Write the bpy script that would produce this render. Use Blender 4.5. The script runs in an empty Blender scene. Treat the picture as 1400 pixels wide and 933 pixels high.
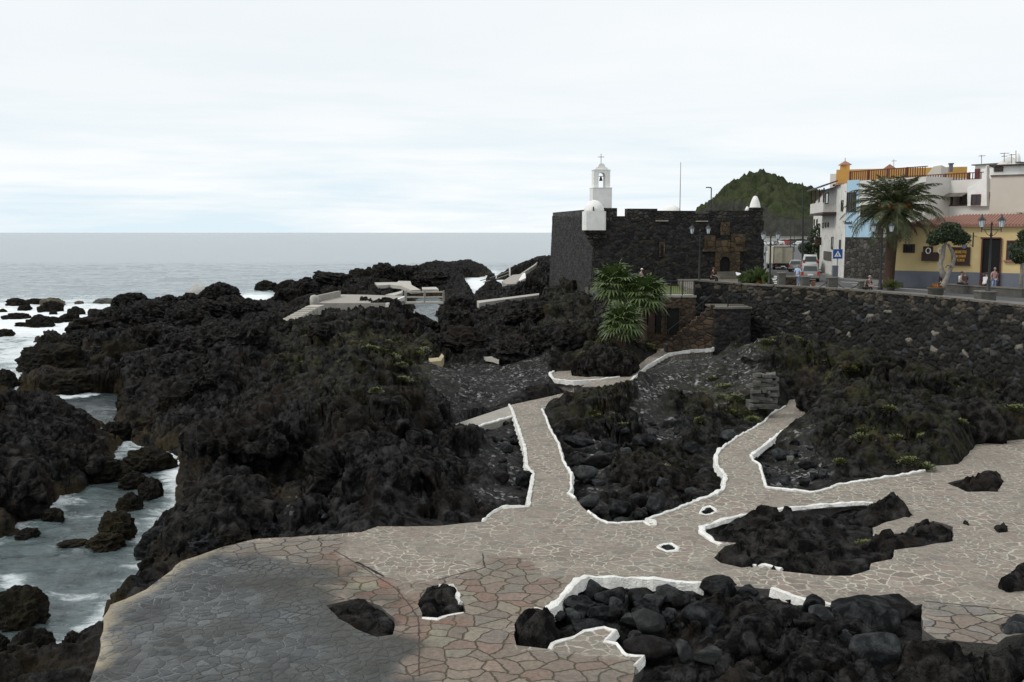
import bpy, bmesh, math, random
import numpy as np
from mathutils import Vector, Matrix
from mathutils.geometry import delaunay_2d_cdt
R = math.radians
random.seed(7)
SC = bpy.context.scene
C = SC.collection
# ---------------------------------------------------------------- camera
F = 1345.0; CAMZ = 12.0
PIT = math.atan(148.5/F)
cd = bpy.data.cameras.new('camera'); cam = bpy.data.objects.new('camera', cd); C.objects.link(cam)
cam.location = (0, 0, CAMZ); cam.rotation_euler = (math.pi/2-PIT, 0, 0)
cd.sensor_width = 36; cd.lens = F/1400*36; cd.clip_end = 60000; cd.clip_start = .5
SC.camera = cam
# ---------------------------------------------------------------- light
SC.view_settings.view_transform = 'Standard'; SC.view_settings.look = 'None'
SC.view_settings.gamma = 1; SC.view_settings.exposure = .12; SC.view_settings.use_curve_mapping = False
SUN_EL, SUN_AZ = 46, -100          # az measured from +Y towards +X
W = bpy.data.worlds.new("World"); SC.world = W; W.use_nodes = True
nt = W.node_tree; nt.nodes.clear()
def N(t, ty, **kw):
    n = t.nodes.new(ty)
    for k, v in kw.items():
        if k in n.inputs: n.inputs[k].default_value = v
        else: setattr(n, k, v)
    return n
def ramp(t, src, stops, interp='LINEAR'):
    r = t.nodes.new('ShaderNodeValToRGB'); r.color_ramp.interpolation = interp
    e = r.color_ramp.elements
    while len(e) > 1: e.remove(e[-1])
    for i, (p, c) in enumerate(stops):
        if not isinstance(c, (tuple, list)): c = (c, c, c)
        x = e[0] if i == 0 else e.new(p)
        x.position = p; x.color = (*c, 1)
    if src is not None: t.links.new(src, r.inputs[0])
    return r
def mixc(t, fac, a, b, mode='MIX'):
    m = t.nodes.new('ShaderNodeMix'); m.data_type = 'RGBA'; m.blend_type = mode; m.clamp_factor = True
    for j, v in ((0, fac), (6, a), (7, b)):
        s = m.inputs[j]
        if isinstance(v, bpy.types.NodeSocket): t.links.new(v, s)
        elif isinstance(v, (int, float)): s.default_value = v if j == 0 else (v, v, v, 1)
        else: s.default_value = (*v, 1)
    return m.outputs[2]
def math_(t, op, a, b=0.0, c=None, clamp=False):
    m = t.nodes.new('ShaderNodeMath'); m.operation = op; m.use_clamp = clamp
    for i, v in enumerate((a, b, c)):
        if v is None: continue
        if isinstance(v, bpy.types.NodeSocket): t.links.new(v, m.inputs[i])
        else: m.inputs[i].default_value = v
    return m.outputs[0]
sky = N(nt, 'ShaderNodeTexSky', sky_type='NISHITA', sun_disc=False)
sky.sun_elevation = R(SUN_EL); sky.sun_rotation = R(SUN_AZ)
tc = N(nt, 'ShaderNodeTexCoord')
mp = N(nt, 'ShaderNodeMapping'); mp.inputs['Scale'].default_value = (1.0, 1.0, 3.2); mp.inputs['Location'].default_value = (3.1, .4, .3)
nt.links.new(tc.outputs['Generated'], mp.inputs[0])
n1 = N(nt, 'ShaderNodeTexNoise', Scale=1.5, Detail=7, Roughness=.52, Distortion=.3); nt.links.new(mp.outputs[0], n1.inputs[0])
mp2 = N(nt, 'ShaderNodeMapping'); mp2.inputs['Scale'].default_value = (1.5, 1.5, 17); mp2.inputs['Location'].default_value = (1.3, 2.4, .1)
nt.links.new(tc.outputs['Generated'], mp2.inputs[0])
n2 = N(nt, 'ShaderNodeTexNoise', Scale=1.7, Detail=8, Roughness=.6, Distortion=.25); nt.links.new(mp2.outputs[0], n2.inputs[0])
K = 10.0
def k(c): return tuple(v*K for v in c)
high = mixc(nt, ramp(nt, n1.outputs[0], [(.32, 0), (.72, 1)]).outputs[0], k((.80, .85, .885)), k((.915, .93, .935)))
low = mixc(nt, ramp(nt, n2.outputs[0], [(.42, 0), (.60, 1)]).outputs[0], k((.71, .83, .90)), k((.92, .945, .955)))
sx = N(nt, 'ShaderNodeSeparateXYZ'); nt.links.new(tc.outputs['Generated'], sx.inputs[0])
lowmask = ramp(nt, sx.outputs[2], [(0, 1), (.035, .95), (.12, .25), (.2, 0)])
cl = mixc(nt, lowmask.outputs[0], high, low)
# the overcast is brightest high up, greyer away from the sun
up = ramp(nt, sx.outputs[2], [(.22, 1.0), (.9, 1.0)])
cl = mixc(nt, 1.0, cl, up.outputs[0], 'MULTIPLY')
skyc = mixc(nt, .97, sky.outputs[0], cl)
bg = N(nt, 'ShaderNodeBackground', Strength=.1); nt.links.new(skyc, bg.inputs[0])
wo = N(nt, 'ShaderNodeOutputWorld'); nt.links.new(bg.outputs[0], wo.inputs[0])
sl = bpy.data.lights.new('sun', 'SUN'); sl.energy = 1.5; sl.angle = R(12); sl.color = (1, .97, .93)
sun = bpy.data.objects.new('sun', sl); C.objects.link(sun)
sd = Vector((math.sin(R(SUN_AZ))*math.cos(R(SUN_EL)), math.cos(R(SUN_AZ))*math.cos(R(SUN_EL)), math.sin(R(SUN_EL))))
sun.rotation_euler = sd.to_track_quat('Z', 'Y').to_euler(); sun.location = (0, 0, 60)

# ---------------------------------------------------------------- pixel -> place
def ray(px, py):
    a = (px-700)/F; b = -(py-466.5)/F
    return np.array((a, math.cos(PIT)+b*math.sin(PIT), -math.sin(PIT)+b*math.cos(PIT)))
def P(px, py, z):
    d = ray(px, py); t = (z-CAMZ)/d[2]
    return Vector((d[0]*t, d[1]*t, z))
def D(px, py, Y):
    d = ray(px, py); t = Y/d[1]
    return Vector((d[0]*t, Y, CAMZ+d[2]*t))
def XZ(px, py, Y):
    v = D(px, py, Y); return v
def proj(x, y, z):
    zz = z-CAMZ
    f = y*math.cos(PIT)-zz*math.sin(PIT); u = y*math.sin(PIT)+zz*math.cos(PIT)
    return 700+F*x/f, 466.5-F*u/f

# ---------------------------------------------------------------- noise
def _h(ix, iy, s=0, iz=0):
    ix = np.asarray(ix); iy = np.asarray(iy); n = (ix.astype(np.int64)*374761393+iy.astype(np.int64)*668265263+s*2147483647+np.asarray(iz).astype(np.int64)*1274126177) & 0xffffffff
    n = ((n ^ (n >> 13))*1274126177) & 0xffffffff
    n = ((n ^ (n >> 16))*2246822519) & 0xffffffff
    return ((n ^ (n >> 15)) & 0xffffff)/float(0xffffff)
def perlin(x, y, s=0):
    ix = np.floor(x); iy = np.floor(y); fx = x-ix; fy = y-iy
    u = fx*fx*fx*(fx*(fx*6-15)+10); v = fy*fy*fy*(fy*(fy*6-15)+10)
    def g(a, b):
        t = _h(ix+a, iy+b, s)*2*np.pi
        return np.cos(t)*(fx-a)+np.sin(t)*(fy-b)
    return 1.5*((g(0, 0)*(1-u)+g(1, 0)*u)*(1-v)+(g(0, 1)*(1-u)+g(1, 1)*u)*v)
def fbm(x, y, o=4, s=0, g=.5):
    t = 0; a = 1
    for i in range(o):
        t = t+a*perlin(x, y, s+i); x = x*2.03+17.3; y = y*2.03-9.1; a *= g
    return t
def worley(x, y, s=0):
    ix = np.floor(x); iy = np.floor(y)
    f1 = np.full(x.shape, 9.); f2 = np.full(x.shape, 9.); cid = np.zeros(x.shape)
    for a in (-1, 0, 1):
        for b in (-1, 0, 1):
            cx = ix+a; cy = iy+b
            px = cx+_h(cx, cy, s); py = cy+_h(cx, cy, s+7)
            d = np.hypot(px-x, py-y)
            c = _h(cx, cy, s+13)
            m = d < f1
            f2 = np.where(m, f1, np.minimum(f2, d)); cid = np.where(m, c, cid); f1 = np.where(m, d, f1)
    return f1, f2, cid
def noise3(p, s=0):
    i = np.floor(p); f = p-i; w = f*f*(3-2*f); r = 0
    for a in (0, 1):
        for b in (0, 1):
            for c in (0, 1):
                r = r+_h(i[:, 0]+a, i[:, 1]+b, s, i[:, 2]+c)*(w[:, 0] if a else 1-w[:, 0])*(w[:, 1] if b else 1-w[:, 1])*(w[:, 2] if c else 1-w[:, 2])
    return r*2-1
def inpoly(x, y, poly):
    r = np.zeros(x.shape, bool); n = len(poly)
    for i in range(n):
        x1, y1 = poly[i][:2]; x2, y2 = poly[(i+1) % n][:2]
        if y1 == y2: continue
        m = ((y1 > y) != (y2 > y)) & (x < (x2-x1)*(y-y1)/(y2-y1)+x1)
        r ^= m
    return r
def dline(x, y, pts, closed=True):
    d = np.full(x.shape, 1e9); n = len(pts)
    for i in range(n if closed else n-1):
        x1, y1 = pts[i][:2]; x2, y2 = pts[(i+1) % n][:2]
        dx, dy = x2-x1, y2-y1; L = dx*dx+dy*dy+1e-12
        t = np.clip(((x-x1)*dx+(y-y1)*dy)/L, 0, 1)
        d = np.minimum(d, (x-x1-t*dx)**2+(y-y1-t*dy)**2)
    return np.sqrt(d)
def sdist(x, y, poly):           # >0 outside
    d = dline(x, y, poly); return np.where(inpoly(x, y, poly), -d, d)
def sstep(a, b, x):
    t = np.clip((x-a)/(b-a), 0, 1); return t*t*(3-2*t)

# ---------------------------------------------------------------- object helpers
def tag(o, label=None, cat=None, group=None, kind=None):
    if label: o['label'] = label
    if cat: o['category'] = cat
    if group: o['group'] = group
    if kind: o['kind'] = kind
    return o
def empty(name, loc, label, cat, group=None, rz=0):
    o = bpy.data.objects.new(name, None); C.objects.link(o); o.location = loc; o.rotation_euler = (0, 0, rz)
    return tag(o, label, cat, group)
def mesh_obj(name, v, f, mat, parent=None, smooth=False, attrs=None):
    me = bpy.data.meshes.new(name)
    v = np.asarray(v, dtype=np.float32)
    if isinstance(f, np.ndarray):
        me.vertices.add(len(v)); me.vertices.foreach_set('co', v.ravel())
        nf, k_ = f.shape
        me.loops.add(nf*k_); me.loops.foreach_set('vertex_index', f.astype(np.int32).ravel())
        me.polygons.add(nf); me.polygons.foreach_set('loop_start', np.arange(nf, dtype=np.int32)*k_)
        me.update(calc_edges=True)
    else:
        me.from_pydata(v.tolist(), [], f); me.update()
    if smooth: me.polygons.foreach_set('use_smooth', np.ones(len(me.polygons), bool))
    if attrs:
        for an, col in attrs.items():
            a = me.attributes.new(an, 'FLOAT_COLOR', 'POINT')
            c4 = np.ones((len(v), 4), np.float32); c4[:, :3] = col
            a.data.foreach_set('color', c4.ravel())
    me.materials.append(mat)
    o = bpy.data.objects.new(name, me); C.objects.link(o)
    if parent is not None: o.parent = parent
    return o
def copy_tree(o, parent=None):
    c = o.copy(); C.objects.link(c); c.parent = parent
    for ch in list(o.children): copy_tree(ch, c)
    return c
class MB:
    def __init__(s): s.v = []; s.f = []
    def add(s, vs, fs):
        k_ = len(s.v); s.v += [tuple(p) for p in vs]; s.f += [tuple(i+k_ for i in q) for q in fs]; return s
    def box(s, c, d, rz=0, M=None):
        hx, hy, hz = d[0]/2, d[1]/2, d[2]/2
        vs = [Vector((a*hx, b*hy, e*hz)) for e in (-1, 1) for a, b in ((-1, -1), (1, -1), (1, 1), (-1, 1))]
        m = Matrix.Rotation(rz, 3, 'Z') if M is None else M
        c = Vector(c)
        return s.add([m @ p+c for p in vs], [(0, 3, 2, 1), (4, 5, 6, 7), (0, 1, 5, 4), (1, 2, 6, 5), (2, 3, 7, 6), (3, 0, 4, 7)])
    def prism(s, poly, z0, z1):
        n = len(poly)
        if sum(poly[i][0]*poly[(i+1) % n][1]-poly[(i+1) % n][0]*poly[i][1] for i in range(n)) < 0: poly = poly[::-1]
        return s.add([(p[0], p[1], z0) for p in poly]+[(p[0], p[1], z1) for p in poly],
                     [tuple(range(n))[::-1], tuple(range(n, 2*n))]+[(i, (i+1) % n, n+(i+1) % n, n+i) for i in range(n)])
    def tube(s, pts, rad, n=8, cap=True):
        pts = [Vector(p) for p in pts]
        if isinstance(rad, (int, float)): rad = [rad]*len(pts)
        k_ = len(s.v); up = None
        for i, p in enumerate(pts):
            t = (pts[min(i+1, len(pts)-1)]-pts[max(i-1, 0)]).normalized()
            if up is None: up = Vector((0, 0, 1)) if abs(t.z) < .9 else Vector((1, 0, 0))
            a = t.cross(up).normalized(); b = a.cross(t).normalized(); up = b
            for j in range(n):
                q = p+(a*math.cos(2*math.pi*j/n)+b*math.sin(2*math.pi*j/n))*rad[i]
                s.v.append(tuple(q))
        for i in range(len(pts)-1):
            for j in range(n):
                A = k_+i*n+j; B = k_+i*n+(j+1) % n
                s.f.append((A, B, B+n, A+n))
        if cap:
            s.f.append(tuple(k_+j for j in range(n))[::-1]); s.f.append(tuple(k_+(len(pts)-1)*n+j for j in range(n)))
        return s
    def lathe(s, c, prof, n=12, sx=1, sy=1):
        k_ = len(s.v)
        for r, z in prof:
            for j in range(n):
                a = 2*math.pi*(j+.5)/n
                s.v.append((c[0]+r*sx*math.cos(a), c[1]+r*sy*math.sin(a), c[2]+z))
        for i in range(len(prof)-1):
            for j in range(n):
                A = k_+i*n+j; B = k_+i*n+(j+1) % n
                s.f.append((A, B, B+n, A+n))
        s.f.append(tuple(k_+j for j in range(n))[::-1]); s.f.append(tuple(k_+(len(prof)-1)*n+j for j in range(n)))
        return s
    def quad(s, a, b, c, d): return s.add([a, b, c, d], [(0, 1, 2, 3)])
    def build(s, name, mat, parent=None, smooth=False): return mesh_obj(name, s.v, s.f, mat, parent, smooth)

# ---------------------------------------------------------------- materials
def new_mat(name):
    m = bpy.data.materials.new(name); m.use_nodes = True; t = m.node_tree
    b = t.nodes['Principled BSDF']; return m, t, b
def gpos(t):
    g = t.nodes.new('ShaderNodeNewGeometry'); return g.outputs['Position'], g
def noisen(t, vec, sc, det=4, ro=.55, dist=0):
    n = N(t, 'ShaderNodeTexNoise', Scale=sc, Detail=det, Roughness=ro, Distortion=dist)
    if vec is not None: t.links.new(vec, n.inputs[0])
    return n.outputs[0]
def bump(t, b, h, dist=.05, st=1.0, prev=None):
    n = N(t, 'ShaderNodeBump', Strength=st, Distance=dist); t.links.new(h, n.inputs['Height'])
    if prev is not None: t.links.new(prev, n.inputs['Normal'])
    t.links.new(n.outputs[0], b.inputs['Normal']); return n.outputs[0]
def surf(name, c1, c2=None, rough=.8, sc=3.0, bd=.01, metal=0, spots=None, spec=.4):
    """painted / cast surface with uneven tone and fine relief"""
    m, t, b = new_mat(name)
    tcn = t.nodes.new('ShaderNodeTexCoord'); p = tcn.outputs['Object']
    if c2 is None: c2 = tuple(v*.72 for v in c1)
    a = noisen(t, p, sc, 6, .6, .2)
    col = mixc(t, ramp(t, a, [(.35, 0), (.7, 1)]).outputs[0], c1, c2)
    if spots:
        col = mixc(t, ramp(t, noisen(t, p, sc*1.7, 8, .7, .5), [(spots[1], 0), (spots[1]+.06, 1)]).outputs[0], col, spots[0])
    t.links.new(col, b.inputs['Base Color']); b.inputs['Roughness'].default_value = rough; b.inputs['Metallic'].default_value = metal
    b.inputs['Specular IOR Level'].default_value = spec
    if bd: bump(t, b, noisen(t, p, sc*6, 5), bd)
    return m
def lava_mat(name, dark, light, brown, bd=.12, terrain=False, sc=1.0):
    m, t, b = new_mat(name); p, g = gpos(t)
    n0 = noisen(t, p, .35*sc, 4, .6, .3); n1_ = noisen(t, p, 2.2*sc, 8, .65, .4); n2_ = noisen(t, p, 9*sc, 5, .7)
    col = mixc(t, ramp(t, n1_, [(.44, 0), (.67, 1)]).outputs[0], dark, light)  # mottled rock tone; its spread also paints in lit highlights and black shade
    col = mixc(t, ramp(t, n0, [(.5, 0), (.72, .8)]).outputs[0], col, brown)
    if terrain:
        at = N(t, 'ShaderNodeAttribute', attribute_name='Mask'); s3 = N(t, 'ShaderNodeSeparateColor'); t.links.new(at.outputs['Color'], s3.inputs[0])
        # gravel
        v = N(t, 'ShaderNodeTexVoronoi', Scale=6.5, Randomness=1.0); t.links.new(p, v.inputs[0])
        sv = N(t, 'ShaderNodeSeparateColor'); t.links.new(v.outputs['Color'], sv.inputs[0])
        gc = ramp(t, sv.outputs[0], [(0, (.014, .014, .014)), (.5, (.034, .033, .032)), (.78, (.07, .069, .067)), (.90, (.17, .17, .165)), (.97, (.30, .30, .29))])
        gcol = mixc(t, ramp(t, noisen(t, p, .6, 4), [(.42, 1), (.56, .25)]).outputs[0], (.032, .031, .030), gc.outputs[0])
        col = mixc(t, s3.outputs[0], col, gcol)
        # lichen / ground plants
        gm = math_(t, 'MULTIPLY', s3.outputs[1], ramp(t, noisen(t, p, 1.3, 7, .7), [(.45, 0), (.58, 1)]).outputs[0])
        gr = ramp(t, noisen(t, p, .9, 5), [(.3, (.024, .030, .012)), (.5, (.052, .056, .020)), (.62, (.085, .072, .034)), (.72, (.06, .042, .022))])
        col = mixc(t, gm, col, gr.outputs[0])
        # weed line by the water
        wm = math_(t, 'MULTIPLY', s3.outputs[2], ramp(t, noisen(t, p, .8, 6, .6), [(.42, 0), (.56, 1)]).outputs[0])
        col = mixc(t, wm, col, (.045, .034, .016))
        t.links.new(ramp(t, s3.outputs[2], [(0, .92), (1, .6)]).outputs[0], b.inputs['Roughness'])
    else: b.inputs['Roughness'].default_value = .85
    b.inputs['Specular IOR Level'].default_value = .09
    t.links.new(col, b.inputs['Base Color'])
    vo = N(t, 'ShaderNodeTexVoronoi', Scale=4.5*sc, feature='SMOOTH_F1'); t.links.new(p, vo.inputs[0])
    h = math_(t, 'ADD', math_(t, 'MULTIPLY', n1_, 1.6), math_(t, 'MULTIPLY', n2_, .5))
    h = math_(t, 'SUBTRACT', h, math_(t, 'MULTIPLY', vo.outputs['Distance'], .5))
    n3_ = noisen(t, p, 26*sc, 6, .75)
    h = math_(t, 'ADD', h, math_(t, 'MULTIPLY', n3_, .35))
    vp = N(t, 'ShaderNodeTexVoronoi', Scale=11*sc); t.links.new(p, vp.inputs[0])
    h = math_(t, 'ADD', h, math_(t, 'MULTIPLY', ramp(t, vp.outputs['Distance'], [(.08, 0), (.3, 1)]).outputs[0], .35))
    bump(t, b, h, bd, 1.0)
    return m
M = {}
M['lava'] = lava_mat('black_lava', (.0032, .0030, .0029), (.048, .047, .046), (.022, .016, .0115), .10, True)
M['lava_out'] = lava_mat('brown_black_lava', (.0033, .0030, .0028), (.046, .043, .040), (.018, .0125, .0095), .10)
M['boulder_grey'] = lava_mat('grey_basalt', (.018, .020, .021), (.070, .074, .076), (.038, .037, .035), .05, sc=1.3)
M['boulder_dark'] = lava_mat('dark_basalt', (.005, .0053, .0056), (.044, .046, .048), (.016, .0125, .011), .07, sc=1.3)
M['boulder_pale'] = lava_mat('pale_basalt', (.09, .088, .08), (.16, .155, .145), (.10, .085, .06), .03, sc=1.3)
M['sea_rock'] = lava_mat('wet_rock', (.008, .0075, .0065), (.028, .025, .020), (.034, .028, .013), .12)
M['ochre_rock'] = lava_mat('ochre_rock', (.10, .085, .06), (.17, .15, .12), (.07, .06, .04), .06)
def paving():
    m, t, b = new_mat('crazy_paving'); p, g = gpos(t)
    at = N(t, 'ShaderNodeAttribute', attribute_name='Mask'); s3 = N(t, 'ShaderNodeSeparateColor'); t.links.new(at.outputs['Color'], s3.inputs[0])
    dark, red, wet = s3.outputs
    dn = N(t, 'ShaderNodeTexNoise', Scale=1.6, Detail=3); t.links.new(p, dn.inputs[0])
    vm = N(t, 'ShaderNodeVectorMath', operation='MULTIPLY_ADD'); t.links.new(dn.outputs['Color'], vm.inputs[0]); vm.inputs[1].default_value = (.55, .55, 0); t.links.new(p, vm.inputs[2])
    fl = N(t, 'ShaderNodeVectorMath', operation='MULTIPLY'); t.links.new(vm.outputs[0], fl.inputs[0]); fl.inputs[1].default_value = (1, 1.05, 0)
    def cells(sc):
        a = N(t, 'ShaderNodeTexVoronoi', Scale=sc, feature='DISTANCE_TO_EDGE', voronoi_dimensions='2D'); t.links.new(fl.outputs[0], a.inputs[0])
        c_ = N(t, 'ShaderNodeTexVoronoi', Scale=sc, voronoi_dimensions='2D'); t.links.new(fl.outputs[0], c_.inputs[0])
        s_ = N(t, 'ShaderNodeSeparateColor'); t.links.new(c_.outputs['Color'], s_.inputs[0])
        return a.outputs['Distance'], s_.outputs
    eA, cA = cells(2.3); eB, cB = cells(1.7); eA2, cA2 = cells(3.2)
    # patches laid with smaller pieces
    pm = ramp(t, noisen(t, p, .45, 2), [(.50, 0), (.505, 1)]).outputs[0]
    def mixf(f_, a_, b_):
        mm = t.nodes.new('ShaderNodeMix'); t.links.new(f_, mm.inputs[0]); t.links.new(a_, mm.inputs[2]); t.links.new(b_, mm.inputs[3]); return mm.outputs[0]
    eU = mixf(pm, eA, eA2); c0 = mixf(pm, cA[0], cA2[0]); c1 = mixf(pm, cA[1], cA2[1]); c2 = mixf(pm, cA[2], cA2[2])
    jn = noisen(t, p, 3.5, 5, .7)
    # upper paving, cream pointing
    stA = ramp(t, c0, [(0, (.165, .143, .118)), (.3, (.21, .18, .147)), (.55, (.245, .212, .172)), (.75, (.235, .182, .15)), (.9, (.185, .172, .148)), (1, (.27, .24, .197))])
    jwA = ramp(t, math_(t, 'SUBTRACT', eU, math_(t, 'MULTIPLY', math_(t, 'SUBTRACT', jn, .40), .20)), [(.024, 1), (.045, 0)])
    jcA = mixc(t, ramp(t, noisen(t, p, .55, 5, .6), [(.36, 0), (.55, 1)]).outputs[0], (.23, .21, .18), (.44, .41, .34))
    colA = mixc(t, jwA.outputs[0], stA.outputs[0], jcA)
    colA = mixc(t, ramp(t, noisen(t, p, .32, 6, .6), [(.42, 0), (.7, .5)]).outputs[0], colA, (.215, .195, .16))
    colA = mixc(t, 1.0, colA, ramp(t, noisen(t, p, 7, 6, .7), [(.3, .72), (.5, 1.0), (.7, 1.22)]).outputs[0], 'MULTIPLY')
    colA = mixc(t, ramp(t, noisen(t, p, .9, 7, .7), [(.56, 0), (.68, .45)]).outputs[0], colA, (.11, .10, .08))
    # thin dark cracks
    colA = mixc(t, ramp(t, noisen(t, p, 1.1, 9, .75, .6), [(.485, 0), (.5, .55), (.515, 0)]).outputs[0], colA, mixc(t, .6, colA, (.08, .07, .055)))
    # lower paving, open dark joints
    stB = ramp(t, cB[0], [(0, (.155, .13, .105)), (.25, (.19, .15, .12)), (.45, (.175, .158, .132)), (.6, (.23, .188, .153)), (.75, (.155, .15, .138)), (.88, (.20, .155, .125)), (.97, (.25, .23, .185))])
    redc = ramp(t, cB[1], [(0, (.15, .125, .10)), (.3, (.20, .105, .075)), (.5, (.17, .15, .125)), (.7, (.21, .14, .105)), (.9, (.21, .19, .14))])
    stB2 = mixc(t, red, stB.outputs[0], redc.outputs[0])
    jwB = ramp(t, eB, [(.026, 1), (.055, 0)])
    colB = mixc(t, jwB.outputs[0], stB2, mixc(t, red, (.048, .038, .028), (.10, .085, .035)))
    colB = mixc(t, ramp(t, noisen(t, p, .7, 6, .6), [(.42, 0), (.72, .6)]).outputs[0], colB, (.12, .105, .085))
    colB = mixc(t, 1.0, colB, ramp(t, noisen(t, p, 8, 6, .7), [(.3, .65), (.5, 1.0), (.7, 1.25)]).outputs[0], 'MULTIPLY')
    # the waterside apron: grey slabs, pale joints where wet
    stW = ramp(t, cA2[0], [(0, (.014, .016, .017)), (.5, (.032, .036, .037)), (1, (.078, .083, .083))])
    jwW = ramp(t, eA2, [(.02, 1), (.06, 0)])
    wn = ramp(t, noisen(t, p, .35, 5, .6), [(.45, 0), (.6, 1)]).outputs[0]
    jW = mixc(t, wn, (.036, .036, .030), (.15, .155, .15))
    colW = mixc(t, jwW.outputs[0], stW.outputs[0], jW)
    colW = mixc(t, ramp(t, noisen(t, p, .3, 7, .65), [(.48, 0), (.60, .7)]).outputs[0], colW, (.030, .030, .024))
    colW = mixc(t, 1.0, colW, ramp(t, noisen(t, p, 5, 7, .7), [(.3, .6), (.5, 1.0), (.7, 1.35)]).outputs[0], 'MULTIPLY')
    col = mixc(t, dark, colA, colB); col = mixc(t, wet, col, colW)
    col = mixc(t, at.outputs['Alpha'], col, col)
    a2 = N(t, 'ShaderNodeAttribute', attribute_name='Edge'); s4 = N(t, 'ShaderNodeSeparateColor'); t.links.new(a2.outputs['Color'], s4.inputs[0])
    col = mixc(t, math_(t, 'MULTIPLY', s4.outputs[1], ramp(t, noisen(t, p, .8, 6, .65), [(.3, .55), (.6, .95)]).outputs[0]), col, mixc(t, ramp(t, noisen(t, p, 4, 5), [(.4, 0), (.6, 1)]).outputs[0], (.022, .022, .018), (.040, .038, .028)))
    col = mixc(t, math_(t, 'MULTIPLY', s4.outputs[0], ramp(t, noisen(t, p, 1.6, 6, .6), [(.38, 0), (.5, 1)]).outputs[0]), col, (.30, .25, .165))
    t.links.new(col, b.inputs['Base Color'])
    t.links.new(ramp(t, math_(t, 'MULTIPLY', wet, ramp(t, noisen(t, p, .5, 4), [(.35, .4), (.6, 1)]).outputs[0]), [(0, .85), (1, .24)]).outputs[0], b.inputs['Roughness'])
    b.inputs['Specular IOR Level'].default_value = .35
    hA = ramp(t, eU, [(0, .45), (.05, .5)]).outputs[0]; hB = ramp(t, eB, [(0, 0), (.06, 1)]).outputs[0]; hW = ramp(t, eA2, [(0, .2), (.1, .8), (.3, 1)]).outputs[0]
    h = mixf(dark, hA, hB); h = mixf(wet, h, hW)
    h = math_(t, 'ADD', h, math_(t, 'MULTIPLY', noisen(t, p, 6, 6, .65), .7)); h = math_(t, 'ADD', h, math_(t, 'MULTIPLY', c1, .35))
    bump(t, b, h, .035)
    return m
M['paving'] = paving()
def water():
    m, t, b = new_mat('sea_water'); p, g = gpos(t)
    at = N(t, 'ShaderNodeAttribute', attribute_name='Mask'); s3 = N(t, 'ShaderNodeSeparateColor'); t.links.new(at.outputs['Color'], s3.inputs[0])
    mpn = N(t, 'ShaderNodeMapping'); mpn.inputs['Scale'].default_value = (.55, 1.0, 1); t.links.new(p, mpn.inputs[0]); q = mpn.outputs[0]
    fn = noisen(t, q, .28, 9, .68, .7); fn2 = noisen(t, q, 1.4, 7, .7, 1.0)
    f_ = math_(t, 'ADD', math_(t, 'MULTIPLY', fn, .65), math_(t, 'MULTIPLY', fn2, .35))
    f_ = math_(t, 'ADD', f_, math_(t, 'MULTIPLY', math_(t, 'SUBTRACT', s3.outputs[0], .5), .55))
    foam = ramp(t, f_, [(.53, 0), (.63, .6), (.76, 1)]).outputs[0]
    # pale water stirred with air around the foam
    aer = ramp(t, f_, [(.36, 0), (.62, 1)]).outputs[0]
    base = mixc(t, s3.outputs[1], (.060, .085, .10), (.030, .041, .042))
    base = mixc(t, s3.outputs[2], base, (.20, .245, .265))  # distant water painted paler, standing in for the sky it reflects
    base = mixc(t, math_(t, 'MULTIPLY', aer, s3.outputs[0]), base, (.24, .31, .32))
    col = mixc(t, foam, base, (.80, .83, .84))
    t.links.new(col, b.inputs['Base Color'])
    t.links.new(mixc(t, foam, mixc(t, s3.outputs[2], .10, .22), .7), b.inputs['Roughness'])
    b.inputs['IOR'].default_value = 1.33
    w1 = noisen(t, q, .11, 6, .55, .3); w2 = noisen(t, q, .9, 7, .62, .3); w3 = noisen(t, q, 5, 4, .6)
    h = math_(t, 'ADD', math_(t, 'MULTIPLY', w2, math_(t, 'SUBTRACT', .55, math_(t, 'MULTIPLY', s3.outputs[2], .22))), math_(t, 'MULTIPLY', w3, .10))
    h = math_(t, 'ADD', h, math_(t, 'MULTIPLY', math_(t, 'MULTIPLY', w1, s3.outputs[2]), 1.3))
    bump(t, b, h, .55, 1.0)
    return m
M['water'] = water()
def stone_attr(name, rough=.9):
    m, t, b = new_mat(name); p, g = gpos(t)
    at = N(t, 'ShaderNodeAttribute', attribute_name='Mask')
    n_ = noisen(t, p, 5, 7, .65)
    col = mixc(t, 1.0, at.outputs['Color'], ramp(t, n_, [(.3, .55), (.7, 1.35)]).outputs[0], 'MULTIPLY')
    t.links.new(col, b.inputs['Base Color']); b.inputs['Roughness'].default_value = rough; b.inputs['Specular IOR Level'].default_value = .2
    bump(t, b, n_, .05)
    return m
M['rubble'] = stone_attr('rubble_stone')
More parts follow.
